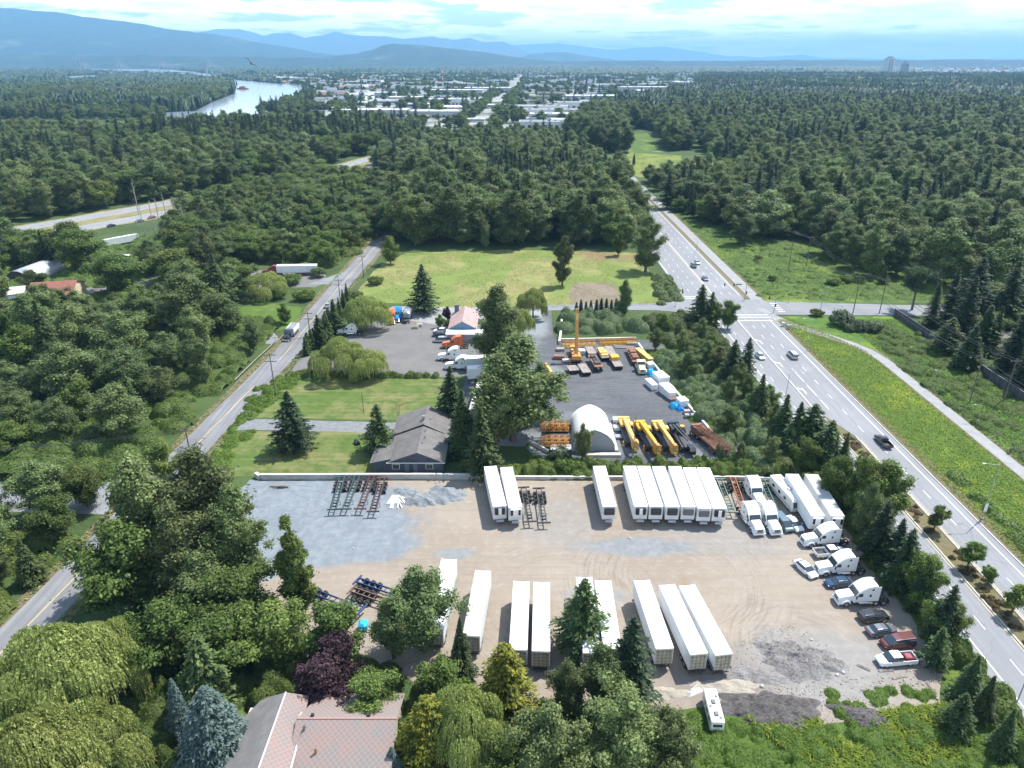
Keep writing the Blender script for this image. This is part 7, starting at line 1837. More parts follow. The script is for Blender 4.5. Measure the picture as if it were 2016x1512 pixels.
# orange lattice sections resting on dark boxes left of the tent
def iso_box(px1, px2, label, mt, w=2.44, h=2.6, name='shipping_container', roof=None, group=None, ribs=True):
    """px1,px2: ends of the near bottom edge"""
    a, b = G(*px1), G(*px2); d = (b - a); L = d.length; rz = math.atan2(d.y, d.x)
    t = thing(name, label, 'container', (a.x, a.y, 0), rz, group)
    m = MB().bbox(0, L, 0, w, .1, h, .04)
    if ribs:
        for k in range(int(L / .4)): m.box(.2 + k * .4, .32 + k * .4, -.025, .01, .25, h - .15)
    m.build('walls', mt, t); MB().box(.04, L - .04, .04, w - .04, h - .02, h + .025).build('roof', roof or mt, t)
    dd_ = MB()
    for s in (.1, w / 2 + .02): dd_.box(L, L + .04, s, s + w / 2 - .14, .2, h - .1)
    dd_.build('doors', mt, t); return t
iso_box((1083, 906), (1125, 906), 'dark container with a dirty pale blue roof at the near edge of the crane yard', mat('container_dark', (0.05, 0.06, 0.07), .6, var=.2), roof=mat('container_roof', (0.45, 0.52, 0.58), .7, dirt=(0.25, 0.22, 0.2), vscale=.9))
iso_box((1076, 855), (1122, 855), 'dark container under the upper orange lattice section', mat('container_dark2', (0.055, 0.055, 0.06), .7, var=.2))
iso_box((1078, 884), (1122, 884), 'dark container under the lower orange lattice section', mat('container_dark3', (0.06, 0.05, 0.05), .7, var=.2))
for (y1, lab) in ((842, 'orange lattice section resting on a dark box, the farther of two'), (871, 'orange lattice section resting on a dark box, the nearer of two')):
    a, b = G(1065, y1, 3.2), G(1121, y1, 3.2); t = thing('lattice_section', lab, 'crane boom', (0, 0, 0)); mb = MB()
    for dy in (0, 1.6): lattice(mb, a + Vector((0, dy, 0)), b + Vector((0, dy, 0)), 1.4, 1.1, 9, .07)
    mb.build('lattice', ORL, t)
t = thing('forklift', 'small yellow machine with a black roof behind the upper lattice section', 'forklift', G(1092, 838), S_); MB().bbox(-.9, .9, -1.6, 1.4, .5, 1.4, .15).build('body', YEL, t)
m = MB()
for (x, y) in ((-.8, -1), (.8, -1), (-.8, .8), (.8, .8)): m.tube((x, y, 1.3), (x, y, 2.6), .06, .06, 5)
m.box(-.9, .9, -1.1, .9, 2.6, 2.68).build('roof_cage', BLACK, t)
for s in (-1, 1):
    for y in (-1, 1): wheel(t, s * .95, y, .45, .3)
# white fabric tent
t = thing('fabric_tent', 'white arched fabric tent in the crane yard', 'tent', (0, 0, 0))
A_, B_, y0, y1 = G(1128, 889).x, G(1211, 889).x, G(1170, 889).y, G(1160, 836).y
def arch(y, k=1.0, n=10):
    c, w = (A_ + B_) / 2, (B_ - A_) / 2 * k; out = []
    for i in range(n + 1):
        u_ = i / n; ang = math.pi * u_; x = -math.cos(ang); z = (math.sin(ang) ** .75) * 4.3 + (1 - abs(x)) * 1.2
        out.append((c + x * w, y, z * k))
    return out
sh = MB(); ys = [y0 + (y1 - y0) * k / 6 for k in range(7)]
rings = [arch(y) for y in ys]
vs = [p for r in rings for p in r]; n = len(rings[0]); fs = [(k*n+i, k*n+i+1, (k+1)*n+i+1, (k+1)*n+i) for k in range(len(rings)-1) for i in range(n-1)]
TENT = mat('tent_white', (0.80, 0.81, 0.81), .5, var=.04, vscale=.6)
sh.add(vs, fs); o = sh.build('cover', TENT, t, smooth=True); o.modifiers.new('cloth', 'SOLIDIFY').thickness = .04
e = MB(); fr = arch(y0 + .25, .985); e.add([(p[0], p[1], p[2]) for p in fr if p[2] >= 0] + [], [tuple(range(n))]); e.build('end_sheet', mat('tent_end', (0.30, 0.32, 0.35), .6, var=.08), t, fix=False)
e = MB(); fr = arch(y1 - .2, .985); e.add(fr, [tuple(range(n))]); e.build('end_sheet', TENT, t, fix=False)
r = MB(); r.tube(((A_ + B_) / 2, y0, 5.52), ((A_ + B_) / 2, y1, 5.52), .07, .07, 6); r.build('ridge_seam', GREYP, t)
MB().box(A_ - .5, A_ + .1, y0 - .3, y1, 0, .5).box(B_ - .1, B_ + .7, y0 - .3, y1, 0, .5).build('base_blocks', mat('block_concrete', (0.42, 0.41, 0.39), .9, var=.15), t)
t = thing('concrete_slab', 'pale concrete blocks at the foot of the tent', 'slab', G(1190, 897)); MB().box(-4.4, 3.6, -.7, .5, 0, .55).build('blocks', mat('slab_pinkish', (0.48, 0.42, 0.38), .9, var=.15), t)
for i, (px, py, lab) in enumerate(((1215, 830, 'white ribbed panel stack beside the tent, the farther'), (1217, 846, 'white ribbed panel stack beside the tent, the middle one'), (1220, 862, 'grey rack beside the tent, the nearest'))):
    t = thing('panel_stack', lab, 'panels', G(px, py)); MB().bbox(-1.1, 1.1, -.8, .8, .12, .95 if i < 2 else .6, .05).build('panels', [WHITE, WHITE, STEEL][i], t); MB().box(-1, -.8, -.8, .8, 0, .12).box(.8, 1, -.8, .8, 0, .12).build('runners', DECK, t)
# containers and tarpaulins along the right wall
TARP = mat('tarp_blue', (0.01, 0.22, 0.62), .45, bump=.5, bscale=3); TARPL = mat('tarp_sky', (0.02, 0.42, 0.72), .45, bump=.5, bscale=3)
def wallbox(px, py, w, l, h, mt, label, rz=.30, name='storage_box', lid=None, cat='container', z0=0.1):
    t = thing(name, label, cat, G(px, py), rz); MB().bbox(-w/2, w/2, 0, l, z0, h, .05).build('walls', mt, t)
    MB().box(-w/2 - .03, w/2 + .03, -.03, l + .03, h, h + .07).build('lid', lid or mt, t)
    MB().box(-w/2 + .1, -w/2 + .3, .05, l - .05, 0, z0).box(w/2 - .3, w/2 - .1, .05, l - .05, 0, z0).build('skids', FRAME, t); return t
wallbox(1281, 716, 1.6, 9, 1.5, YEL2, 'long yellow box at the upper end of the right wall')
wallbox(1283, 727, 1.8, 2.0, 1.5, WHITE, 'small white box beyond the blue tarpaulins')
def tarp(px, py, w, l, h, mt, label, rz=.3):
    t = thing('tarpaulin_heap', label, 'tarpaulin', G(px, py), rz); mb = MB(); g = np.random.default_rng(int(px)); nx_, ny_ = 9, 9; vs = []
    for j in range(ny_):
        for i in range(nx_):
            u_, v_ = i / (nx_ - 1), j / (ny_ - 1); edge = min(u_, 1 - u_, v_, 1 - v_)
            vs.append((-w/2 + w * u_, l * v_, (h * min(1, edge * 6) * (.85 + .15 * math.sin(i * 1.7 + j)) + g.uniform(-.05, .08)) if edge > 0 else 0.0))
    mb.add(vs, [(j*nx_+i, j*nx_+i+1, (j+1)*nx_+i+1, (j+1)*nx_+i) for j in range(ny_-1) for i in range(nx_-1)]); mb.build('cover', mt, t, fix=False)
    c = MB(); [c.box(x - .15, x + .15, y - .15, y + .15, 0, .22) for x in (-w/2, w/2) for y in (0, l)]; c.build('weights', GREYP, t); return t
tarp(1287, 741, 2.6, 3.4, 1.5, TARPL, 'bright blue tarpaulin heap behind the big white container'); tarp(1290, 750, 2.2, 1.8, 1.2, TARP, 'smaller blue tarpaulin touching the big white container')
wallbox(1289, 769, 1.7, 4.6, 1.6, WHITE, 'narrow white trailer box left of the big white container', .26)
wallbox(1307, 763, 3.0, 4.4, 2.9, WHITE, 'big tall white container in the middle of the right wall', .28)
wallbox(1314, 777, 2.8, 2.6, 2.3, WHITE, 'second white container, just nearer than the big tall one', .28)
wallbox(1324, 787, 2.0, 4.2, 2.0, WHITE, 'long low white container, third of the white ones', .30)
wallbox(1326, 792, 1.8, 1.0, .8, RUSTB, 'small brown box at the end of the white containers')
tarp(1330, 807, 1.9, 2.6, 1.5, TARPL, 'sky blue tarpaulin cube near the grey pallets', .15)
wallbox(1347, 803, 2.3, 2.6, 1.9, WHITE, 'white topped box with dark blue tarpaulin around it', .25); tarp(1342, 810, 2.0, 1.6, .9, TARP, 'dark blue tarpaulin at the foot of the white topped box')
for i, (px, py, lab) in enumerate(((1352, 814, 'pallet of pinkish bags, the farther pallet'), (1354, 822, 'pallet of grey blocks, left of two nearest'), (1362, 822, 'pallet of grey blocks, right of two nearest'))):
    t = thing('pallet_stack', lab, 'pallet', G(px, py), .1); m = MB(); [m.bbox(-.75 + k * .5, -.3 + k * .5, -.6, .6, .15, .95, .04) for k in range(3)]; m.build('blocks', [mat('bags_pink', (0.42, 0.33, 0.31), .9), STEEL, STEEL][i], t); MB().box(-.8, .8, -.6, .6, 0, .14).build('pallet', DECK, t)
# ------------------------------------------------------------------ buildings
def roofmat(name, c, c2, rows=2.2, ang=0, diamonds=False):
    s = NT(name); n = s.noise(.5, 6, .65)
    base = s.mix(s.rng(n, .35, .68), c, c2)
    if diamonds:
        def wv(rot):
            mp = s.N('ShaderNodeVectorRotate'); mp.inputs['Angle'].default_value = rot; s.L(s.pos, mp.inputs['Vector'])
            w = s.N('ShaderNodeTexWave'); w.inputs['Scale'].default_value = .62; s.L(mp.outputs[0], w.inputs['Vector']); return w.outputs['Fac']
        k = s.math('MAXIMUM', s.rng(wv(.785), .86, 1.0), s.rng(wv(-.785), .86, 1.0))
        base = s.mix(s.math('MULTIPLY', k, .28), base, (0.42, 0.35, 0.32))
    else:
        b = s.N('ShaderNodeTexBrick'); b.inputs['Scale'].default_value = rows; b.inputs['Color1'].default_value = (1, 1, 1, 1); b.inputs['Color2'].default_value = (.82, .82, .82, 1); b.inputs['Mortar'].default_value = (.6, .6, .6, 1); b.inputs['Mortar Size'].default_value = .03
        mp = s.N('ShaderNodeVectorRotate'); mp.inputs['Angle'].default_value = ang; s.L(s.pos, mp.inputs['Vector']); s.L(mp.outputs[0], b.inputs['Vector'])
        mm = s.N('ShaderNodeMix', data_type='RGBA', blend_type='MULTIPLY'); mm.inputs[0].default_value = .8; s.L(base, mm.inputs[6]); s.L(b.outputs['Color'], mm.inputs[7]); base = mm.outputs[2]
    s.color(base); s.b.inputs['Roughness'].default_value = .85; s.bump(n, .3, .05); return s.m
def slab_roof(mb, pts, th=.14):
    """pts: four corners of a roof plane"""
    P = [Vector(p) for p in pts]; n = (P[1] - P[0]).cross(P[2] - P[0]).normalized()
    if n.z < 0: n = -n
    mb.loft([[tuple(p - n * th) for p in P], [tuple(p) for p in P]])
def gable_y(mb, x0, x1, xr, y0, y1, ze, zr, oh=.5):
    """ridge runs along y at xr"""
    sl0 = (zr - ze) / (xr - x0); sl1 = (zr - ze) / (x1 - xr)
    slab_roof(mb, [(x0 - oh, y0 - oh, ze - sl0 * oh), (xr, y0 - oh, zr), (xr, y1 + oh, zr), (x0 - oh, y1 + oh, ze - sl0 * oh)])
    slab_roof(mb, [(x1 + oh, y0 - oh, ze - sl1 * oh), (xr, y0 - oh, zr), (xr, y1 + oh, zr), (x1 + oh, y1 + oh, ze - sl1 * oh)])
def walls_y(mb, x0, x1, xr, y0, y1, ze, zr):
    for y in (y0, y1): mb.loft([[(x0, y, 0), (x1, y, 0), (x1, y, ze - .12), (xr, y, zr - .16), (x0, y, ze - .12)], [(x0, y + .2 * (1 if y == y0 else -1), 0), (x1, y + .2 * (1 if y == y0 else -1), 0), (x1, y + .2 * (1 if y == y0 else -1), ze - .12), (xr, y + .2 * (1 if y == y0 else -1), zr - .16), (x0, y + .2 * (1 if y == y0 else -1), ze - .12)]])
    mb.box(x0, x0 + .2, y0 + .2, y1 - .2, 0, ze - .12).box(x1 - .2, x1, y0 + .2, y1 - .2, 0, ze - .12)
def window(parent, x, y, z, w, h, face='s', frame=None):
    d = .05; fr = frame or WHITE
    if face == 's': f = MB().box(x - w/2 - .08, x + w/2 + .08, y - d, y + .02, z - .08, z + h + .08); g = MB().box(x - w/2, x + w/2, y - d - .015, y - d + .01, z, z + h)
    elif face == 'w': f = MB().box(x - d, x + .02, y - w/2 - .08, y + w/2 + .08, z - .08, z + h + .08); g = MB().box(x - d - .015, x - d + .01, y - w/2, y + w/2, z, z + h)
    else: f = MB().box(x - .02, x + d, y - w/2 - .08, y + w/2 + .08, z - .08, z + h + .08); g = MB().box(x + d - .01, x + d + .015, y - w/2, y + w/2, z, z + h)
    o = f.build('window', fr, parent); g.build('pane', GLASS, o); return o
# grey roofed house beside the yard
RG = roofmat('shingle_grey', (0.155, 0.145, 0.138), (0.20, 0.19, 0.18), 2.0)
WD = mat('wall_slate', (0.075, 0.085, 0.11), .8, var=.15, vscale=1)
t = thing('house', 'dark house with a long grey shingle roof between lawn and gravel yard', 'house', (0, 0, 0))
w = MB(); walls_y(w, -26.0, -14.6, -19.9, 129.6, 150, 3.0, 5.3); w.box(-29.6, -26.0, 130, 137, 0, 2.7); w.box(-14.6, -11.2, 138.5, 139, 0, 2.7).box(-11.4, -11.2, 139, 143, 0, 2.7); w.build('wall', WD, t)
r = MB(); gable_y(r, -26.0, -14.6, -19.9, 129.6, 141, 3.0, 5.3)
gable_y(r, -26.6, -14.6, -19.9, 141.55, 150, 3.1, 5.75)
slab_roof(r, [(-30.1, 129.5, 2.5), (-30.1, 137.4, 2.5), (-25.6, 137.4, 3.5), (-25.6, 129.5, 3.5)]); slab_roof(r, [(-15.2, 137.9, 3.35), (-10.7, 137.9, 2.75), (-10.7, 143.4, 2.75), (-15.2, 143.4, 3.35)])
rf = r.build('roof', RG, t)
for (x, y) in ((-19.3, 133.5), (-19.0, 136), (-19.2, 139), (-18.6, 144.5), (-27, 134.5)): MB().tube((x, y, 3.6), (x, y, 5.6 if x > -25 else 3.5), .1, .1, 8).build('vent_pipe', STEEL, rf)
MB().box(-20.4, -19.8, 143.2, 143.8, 4.5, 6.6).build('chimney', STEEL, rf)
for x in (-22.3, -20.5): MB().box(x - .45, x + .45, 129.53, 129.6, .1, 2.2).build('door', mat('door_grey', (0.16, 0.17, 0.19), .6), t)
for (x) in (-24.6, -17.5): window(t, x, 129.6, 1.1, 1.4, 1.1)
MB().box(-26.5, -14.1, 129.0, 129.12, 2.72, 2.86).build('gutter', WHITE, t); window(t, -26.0, 146, 1.1, 1.6, 1.2, 'w')
# blue cottage
RP = roofmat('shingle_rose', (0.42, 0.27, 0.25), (0.50, 0.36, 0.33), 2.0); WB = mat('wall_blue', (0.11, 0.22, 0.33), .75, var=.1)
t = thing('cottage', 'blue walled cottage with a rose coloured roof beside the tall grey green tree', 'house', (0, 0, 0))
w = MB(); walls_y(w, -19.8, -11.4, -15.6, 211, 226, 3.2, 5.4); w.build('wall', WB, t)
r = MB(); gable_y(r, -19.8, -11.4, -15.6, 211, 226, 3.2, 5.4, .4); rf = r.build('roof', RP, t); MB().box(-19.0, -17.6, 224, 225.4, 3.5, 6.4).build('chimney', GREYP, rf)
for x in (-17.9, -15.6, -13.3): window(t, x, 211, 1.2, 1.7, 1.3)
MB().box(-20.6, -6, 206.4, 210.9, 2.5, 2.75).build('canopy', WHITE, t)
m = MB(); [m.box(x - .1, x + .1, 206.6, 206.8, 0, 2.5) for x in (-20.2, -16, -12, -8)]; m.build('posts', WHITE, t); MB().box(-20.3, -6.3, 206.95, 210.8, 0, 2.35).build('annexe_wall', mat('annexe', (0.32, 0.33, 0.36), .8), t)
# foreground house with pink tiles
RT = roofmat('tiles_pink', (0.255, 0.180, 0.158), (0.205, 0.185, 0.172), diamonds=True); RT2 = roofmat('shingle_weathered', (0.20, 0.19, 0.185), (0.26, 0.25, 0.24), 2.5); WC = mat('wall_cream', (0.55, 0.50, 0.42), .85, var=.1)
t = thing('house', 'foreground house with pink diamond tiles at the bottom of the photo', 'house', (0, 0, 0))
w = MB(); w.loft([[(-26.62, 50.6, 1.9), (-26.62, 62.6, 5.85), (-26.62, 68.6, 3.4)], [(-26.45, 50.6, 1.9), (-26.45, 62.6, 5.85), (-26.45, 68.6, 3.4)]]); w.box(-34, -25.5, 46, 66.5, 0, 3.4).box(-25.5, -14.8, 52, 68, 0, 3.4); w.build('wall', WC, t)
zr, yr = 6.0, 62.6
r = MB(); slab_roof(r, [(-26.6, yr, zr), (-14.2, yr, zr), (-14.2, 68.7, 3.5), (-25.4, 68.7, 3.5)]); slab_roof(r, [(-26.6, yr, zr), (-14.2, yr, zr), (-14.2, 50.5, 2.0), (-26.6, 50.5, 2.0)]); rf = r.build('roof', RT, t)
r2 = MB(); slab_roof(r2, [(-29.0, 66.4, 6.25), (-29.0, 46, 6.25), (-24.9, 46, 4.4), (-26.3, 67.0, 5.0)]); r2.build('roof', RT, t)
r3 = MB(); slab_roof(r3, [(-29.05, 66.4, 6.25), (-29.05, 46, 6.25), (-34.6, 46, 3.6), (-34.6, 64.0, 3.6)]); slab_roof(r3, [(-29.05, 66.4, 6.25), (-34.6, 64.0, 3.6), (-33.0, 67.4, 3.6), (-32.0, 67.4, 4.2)]); r3.build('roof', RT2, t)
MB().tube((-29.0, 66.4, 6.3), (-29.0, 46, 6.3), .1, .1, 6).build('ridge_cap', mat('ridge_pale', (0.6, 0.56, 0.53), .8), t); MB().tube((-26.6, yr, zr + .04), (-14.2, yr, zr + .04), .09, .09, 6).build('ridge_cap', mat('ridge_pink', (0.45, 0.26, 0.22), .8), t)
MB().tube((-25.0, 68.4, 3.75), (-25.9, 60, 4.95), .10, .10, 5).tube((-25.9, 60, 4.95), (-25.4, 46.5, 4.7), .10, .10, 5).build('valley_flashing', WHITE, t)
for (x, y, z) in ((-24.8, 63.2, 5.7), (-17.8, 63.2, 5.7)): MB().box(x - .18, x + .18, y - .15, y + .2, z - .1, z + .38).build('roof_vent', BLACK, rf)
MB().tube((-23.4, 58.8, 4.3), (-23.4, 58.8, 5.6), .16, .14, 8).build('vent_pipe', mat('pipe_rust', (0.3, 0.14, 0.07), .8), rf); MB().tube((-22.2, 56, 3.4), (-22.2, 56, 4.3), .1, .1, 8).build('vent_pipe', STEEL, rf)
MB().tube((-25.8, 61.2, 5.3), (-25.2, 61.3, 6.2), .03, .03, 4).tube((-25.9, 60.4, 5.2), (-25.2, 61.3, 6.0), .03, .03, 4).tube((-25.3, 61.4, 5.9), (-25.3, 61.4, 6.4), .22, .05, 8).build('antenna', GREYP, rf)
for (y) in (50, 58): window(t, -34, y, 1.3, 1.6, 1.2, 'w')
# red roofed building, dark shed, rounded hut
def at_gable(px1, px2, depth, ze, zr, name, label, wm, rm, oh=.5, win=2):
    """px1,px2 near bottom edge; ridge parallel to it"""
    a, b = G(*px1), G(*px2); d = b - a; L = d.length; t = thing(name, label, 'building', (a.x, a.y, 0), math.atan2(d.y, d.x)); w = MB()
    for x in (0, L - .2): w.loft([[(x, 0, 0), (x, depth, 0), (x, depth, ze), (x, depth/2, zr - .15), (x, 0, ze)], [(x + .2, 0, 0), (x + .2, depth, 0), (x + .2, depth, ze), (x + .2, depth/2, zr - .15), (x + .2, 0, ze)]])
    w.box(.2, L - .2, 0, .2, 0, ze - .05).box(.2, L - .2, depth - .2, depth, 0, ze - .05); w.build('wall', wm, t)
    r = MB(); sl = (zr - ze) / (depth / 2)
    slab_roof(r, [(-oh, -oh, ze - sl*oh), (L + oh, -oh, ze - sl*oh), (L + oh, depth/2, zr), (-oh, depth/2, zr)]); slab_roof(r, [(-oh, depth + oh, ze - sl*oh), (L + oh, depth + oh, ze - sl*oh), (L + oh, depth/2, zr), (-oh, depth/2, zr)])
    r.build('roof', rm, t)
    for k in range(win): window(t, L * (k + .6) / win, 0, 1.4, 1.6, 1.1)
    return t
at_gable((60, 612), (147, 606), 16, 5.2, 8.0, 'workshop', 'cream walled building with a brick red roof at the left', mat('wall_cream2', (0.60, 0.54, 0.36), .8, var=.08), mat('roof_red', (0.24, 0.095, 0.065), .8, var=.15, vscale=.8), win=3)
at_gable((136, 640), (178, 636), 12, 3.0, 4.6, 'shed', 'dark roofed shed between the red roofed building and the bright willow', mat('wall_brown', (0.26, 0.19, 0.14), .85), mat('roof_black', (0.05, 0.048, 0.06), .85, var=.3, vscale=.6), win=1)
at_gable((0, 604), (52, 598), 10, 4.2, 5.4, 'shed', 'white roofed shed at the left edge beside the red roofed building', WHITE, TRRD, win=1)
a, b = G(62, 560), G(112, 540); d = b - a; t = thing('quonset_hut', 'long rounded metal hut with a dark open end near the freeway', 'hut', (a.x, a.y, 0), math.atan2(d.y, d.x)); L = d.length + 6; mb = MB(); N = 14
rr = [[(x, 5.5 - 5.5 * math.cos(math.pi * k / N), 5.2 * math.sin(math.pi * k / N)) for k in range(N + 1)] for x in (0, L)]; mb.add(rr[0] + rr[1], [(k, k + 1, N + 2 + k, N + 1 + k) for k in range(N)])
o = mb.build('shell', mat('hut_metal', (0.55, 0.57, 0.60), .45, metal=.35, var=.1), t, smooth=True); o.modifiers.new('sheet', 'SOLIDIFY').thickness = .06
MB().add([(.4, p[1], p[2] * .98) for p in rr[0]], [tuple(range(N + 1))]).build('end_sheet', BLACK, t, fix=False)  # black sheet across the hut's open end, painted in for the shade inside
for (px, py, s, c, lab) in ((1990, 700, 9, (0.20, 0.19, 0.18), 'grey roofed house behind the dark fence at the right edge'), (2030, 745, 4, (0.62, 0.62, 0.60), 'white garage behind the dark fence at the right edge'), (1390, 345, 10, (0.30, 0.22, 0.19), 'brown hipped roof peeping out of the wood right of the highway'), (992, 425, 8, (0.33, 0.24, 0.22), 'small brown roof hidden in the wood behind the dry field')):
    p = G(px, py); t = thing('house', lab, 'house', (p.x, p.y, 0)); w = MB().box(-s, s, 0, s * 1.2, 0, 3 if py > 500 else 7); w.build('wall', WC, t); z = 3 if py > 500 else 7; r = MB(); k = .6
    r.add([(-s - k, -k, z), (s + k, -k, z), (s + k, s * 1.2 + k, z), (-s - k, s * 1.2 + k, z), (-s * .4, s * .6, z + 2.6), (s * .4, s * .6, z + 2.6)], [(0, 1, 5, 4), (1, 2, 5), (2, 3, 4, 5), (3, 0, 4), (0, 3, 2, 1)]); r.build('roof', mat('roof_%d' % px, c, .85, var=.15), t); window(t, 0, 0, 1.2, 1.6, 1.2)
# ------------------------------------------------------------------ walls, fences, barriers
CONB = mat('wall_concrete', (0.46, 0.45, 0.42), .9, var=.18, vscale=.8, bump=.3, bscale=4)
def block_wall(pts, h, w, label, z=0, bl=1.5, caps=False, m=CONB, name='concrete_wall'):
    t = thing(name, label, 'wall', (0, 0, 0)); mb = MB()
    for i in range(len(pts) - 1):
        a, b = Vector((*pts[i], 0)), Vector((*pts[i + 1], 0)); d = b - a; n = max(1, int(d.length / bl)); rz = math.atan2(d.y, d.x)
        for k in range(n):
            c = a + d * (k + .5) / n; hh = h * (1 + rnd.uniform(-.01, .01)); mb.obox((c.x, c.y, z + hh / 2), (d.length / n - .03, w, hh), rz)
    mb.build('blocks', m, t)
    c = MB()
    for i in range(len(pts) - 1):
        a, b = Vector((*pts[i], 0)), Vector((*pts[i + 1], 0)); d = b - a; cc_ = (a + b) / 2; c.obox((cc_.x, cc_.y, z + h + .03), (d.length, w * .9, .06), math.atan2(d.y, d.x))
    c.build('coping', mat('coping_pale', (0.58, 0.57, 0.54), .9, var=.1), t); return t
block_wall([(-52.5, 127.2), (-20, 127.4), (-4.6, 127.2)], 1.2, .6, 'long pale concrete block wall between lawn and blue grey gravel')
block_wall([(-3.8, 127.2), (20, 127.1), (47, 127.1), (61, 126)], .75, .5, 'low concrete kerb wall behind the far trailer row')
block_wall([(-54, 128.2), (-52.8, 127.2)], 1.0, .8, 'single concrete block at the left end of the block wall', bl=2)
block_wall([tuple(p) for p in GP((1256, 680), (1282, 715), (1330, 775), (1392, 845), (1430, 903))], .9, .6, 'grey concrete wall along the right side of the crane yard')
block_wall([tuple(p) for p in GP((1106, 628), (1105, 650), (1101, 678))], 1.1, .7, 'concrete block wall at the entrance of the crane yard')
block_wall([tuple(p) for p in GP((1101, 673), (1252, 670))], 1.0, .6, 'concrete wall behind the stacked booms')
block_wall([tuple(p) for p in GP((1040, 872), (1058, 880), (1080, 893))], .8, .5, 'short slanting concrete barrier beside the dark containers')
FEN = mat('fence_dark', (0.075, 0.072, 0.075), .85, var=.25, vscale=.8)
t = thing('noise_fence', 'tall dark board fence running along the meadow on the right', 'fence', (0, 0, 0))
pn = MB(); y = 40.0
while y < 231: pn.box(131.25, 131.35, y, y + 2.9, .05, 2.5); y += 3.0
pn.build('boards', FEN, t); ps = MB(); y = 39.95
while y < 232: ps.box(131.15, 131.45, y - .1, y + .05, 0, 2.65); y += 3.0
ps.build('posts', mat('fence_post', (0.16, 0.155, 0.15), .85), t); MB().box(131.2, 131.4, 40, 231, 2.52, 2.58).build('cap_rail', mat('fence_cap', (0.22, 0.21, 0.2), .85), t)
# guard rail on the local road
t = thing('guard_rail', 'low guard rail on the left side of the local road', 'guard rail', (0, 0, 0)); L_ = [Vector((*p, 0)) for p in GP((470, 752), (510, 712), (540, 684), (552, 668))]; g = MB(); pz = MB()
for i in range(len(L_) - 1):
    a, b = L_[i] - Vector((1.0, 0, 0)), L_[i + 1] - Vector((1.0, 0, 0)); g.tube(tuple(a + Vector((0, 0, .65))), tuple(b + Vector((0, 0, .65))), .14, .14, 4)
    n = int((b - a).length / 2.5)
    for k in range(n): q = a.lerp(b, k / n); pz.box(q.x - .08, q.x + .08, q.y - .08, q.y + .08, 0, .7)
g.build('beam', DECK, t); pz.build('posts', DECK, t)

# ------------------------------------------------------------------ poles, lamps, signals
WOOD = mat('pole_wood', (0.15, 0.12, 0.095), .9, var=.25, vscale=2); GALV = mat('pole_galvanised', (0.40, 0.41, 0.42), .5, metal=.5); WIRE = mat('wire', (0.06, 0.06, 0.065), .5)
def upole(px, py, h, label, group, arms=1, r=.17, rz=0, wood=WOOD):
    p = G(px, py); t = thing('utility_pole', label, 'utility pole', p, rz, group); MB().tube((0, 0, 0), (0, 0, h), r, r * .65, 8).build('pole', wood, t)
    for k in range(arms):
        z = h - .7 - k * 1.8; MB().box(-1.5, 1.5, -.07, .07, z - .08, z + .08).build('crossarm', wood, t); m = MB(); [m.tube((x, 0, z + .08), (x, 0, z + .32), .06, .05, 6) for x in (-1.35, -.6, .6, 1.35)]; m.build('insulators', GREYP, t)
    return p + Vector((0, 0, h - .4))
gl = 'utility poles along the local road'
PL = [upole(543, 779, HGT(543, 779, 694), 'utility pole on the local road verge beside the back lawn, nearest of its line', gl, 2), upole(611, 661, HGT(611, 661, 613), 'utility pole in front of the thujas of the truck yard', gl, 2),
      upole(669.5, 588, HGT(669.5, 588, 548), 'utility pole where the west yard road joins', gl, 2), upole(716, 547, HGT(716, 547, 501), 'utility pole at the left corner of the dry field', gl, 1)]
PL0 = upole(372, 880, HGT(372, 885, 848), 'utility pole at the corner of local road and side road', gl, 1)
upole(716, 813, HGT(716, 813, 772), 'thin pole on the back lawn beside the driveway', None, 0, .1)
upole(1246, 897, HGT(1242, 897, 820), 'thin pole between the tent and the yellow cranes', None, 0, .1)
gr_ = 'power poles right of the highway'
PR = [upole(1909, 791, HGT(1909, 791, 704), 'tall power pole in the meadow, left of the nearest two', gr_, 1), upole(1975, 793, HGT(1975, 793, 706), 'tall power pole in the meadow, right of the nearest two', gr_, 1),
      upole(1679, 617, HGT(1679, 617, 541), 'tall power pole at the crossroad, left of two', gr_, 1), upole(1731, 617, HGT(1731, 617, 548), 'tall power pole at the crossroad, right of two', gr_, 1),
      upole(1587, 525, HGT(1587, 525, 465), 'tall power pole in the north meadow, right of two', gr_, 1), upole(1552, 531, HGT(1552, 531, 474), 'tall power pole in the north meadow, left of two', gr_, 1)]
def wires(a, b, n, sag, label, group, off=1.2, r=.035, dirx=True):
    t = thing('power_line', label, 'power line', (0, 0, 0), group=group)
    for k in range(n):
        o_ = Vector(((k / max(1, n - 1) - .5) * 2 * off, 0, -.35 * (k % 2))); pts = []
        for i in range(13):
            u_ = i / 12; q = a.lerp(b, u_) + o_; q.z -= sag * 4 * u_ * (1 - u_); pts.append(tuple(q))
        m = MB(); m.path(pts, [r] * 13, 4); m.build('wire', WIRE, t)
gw = 'power lines strung between poles'
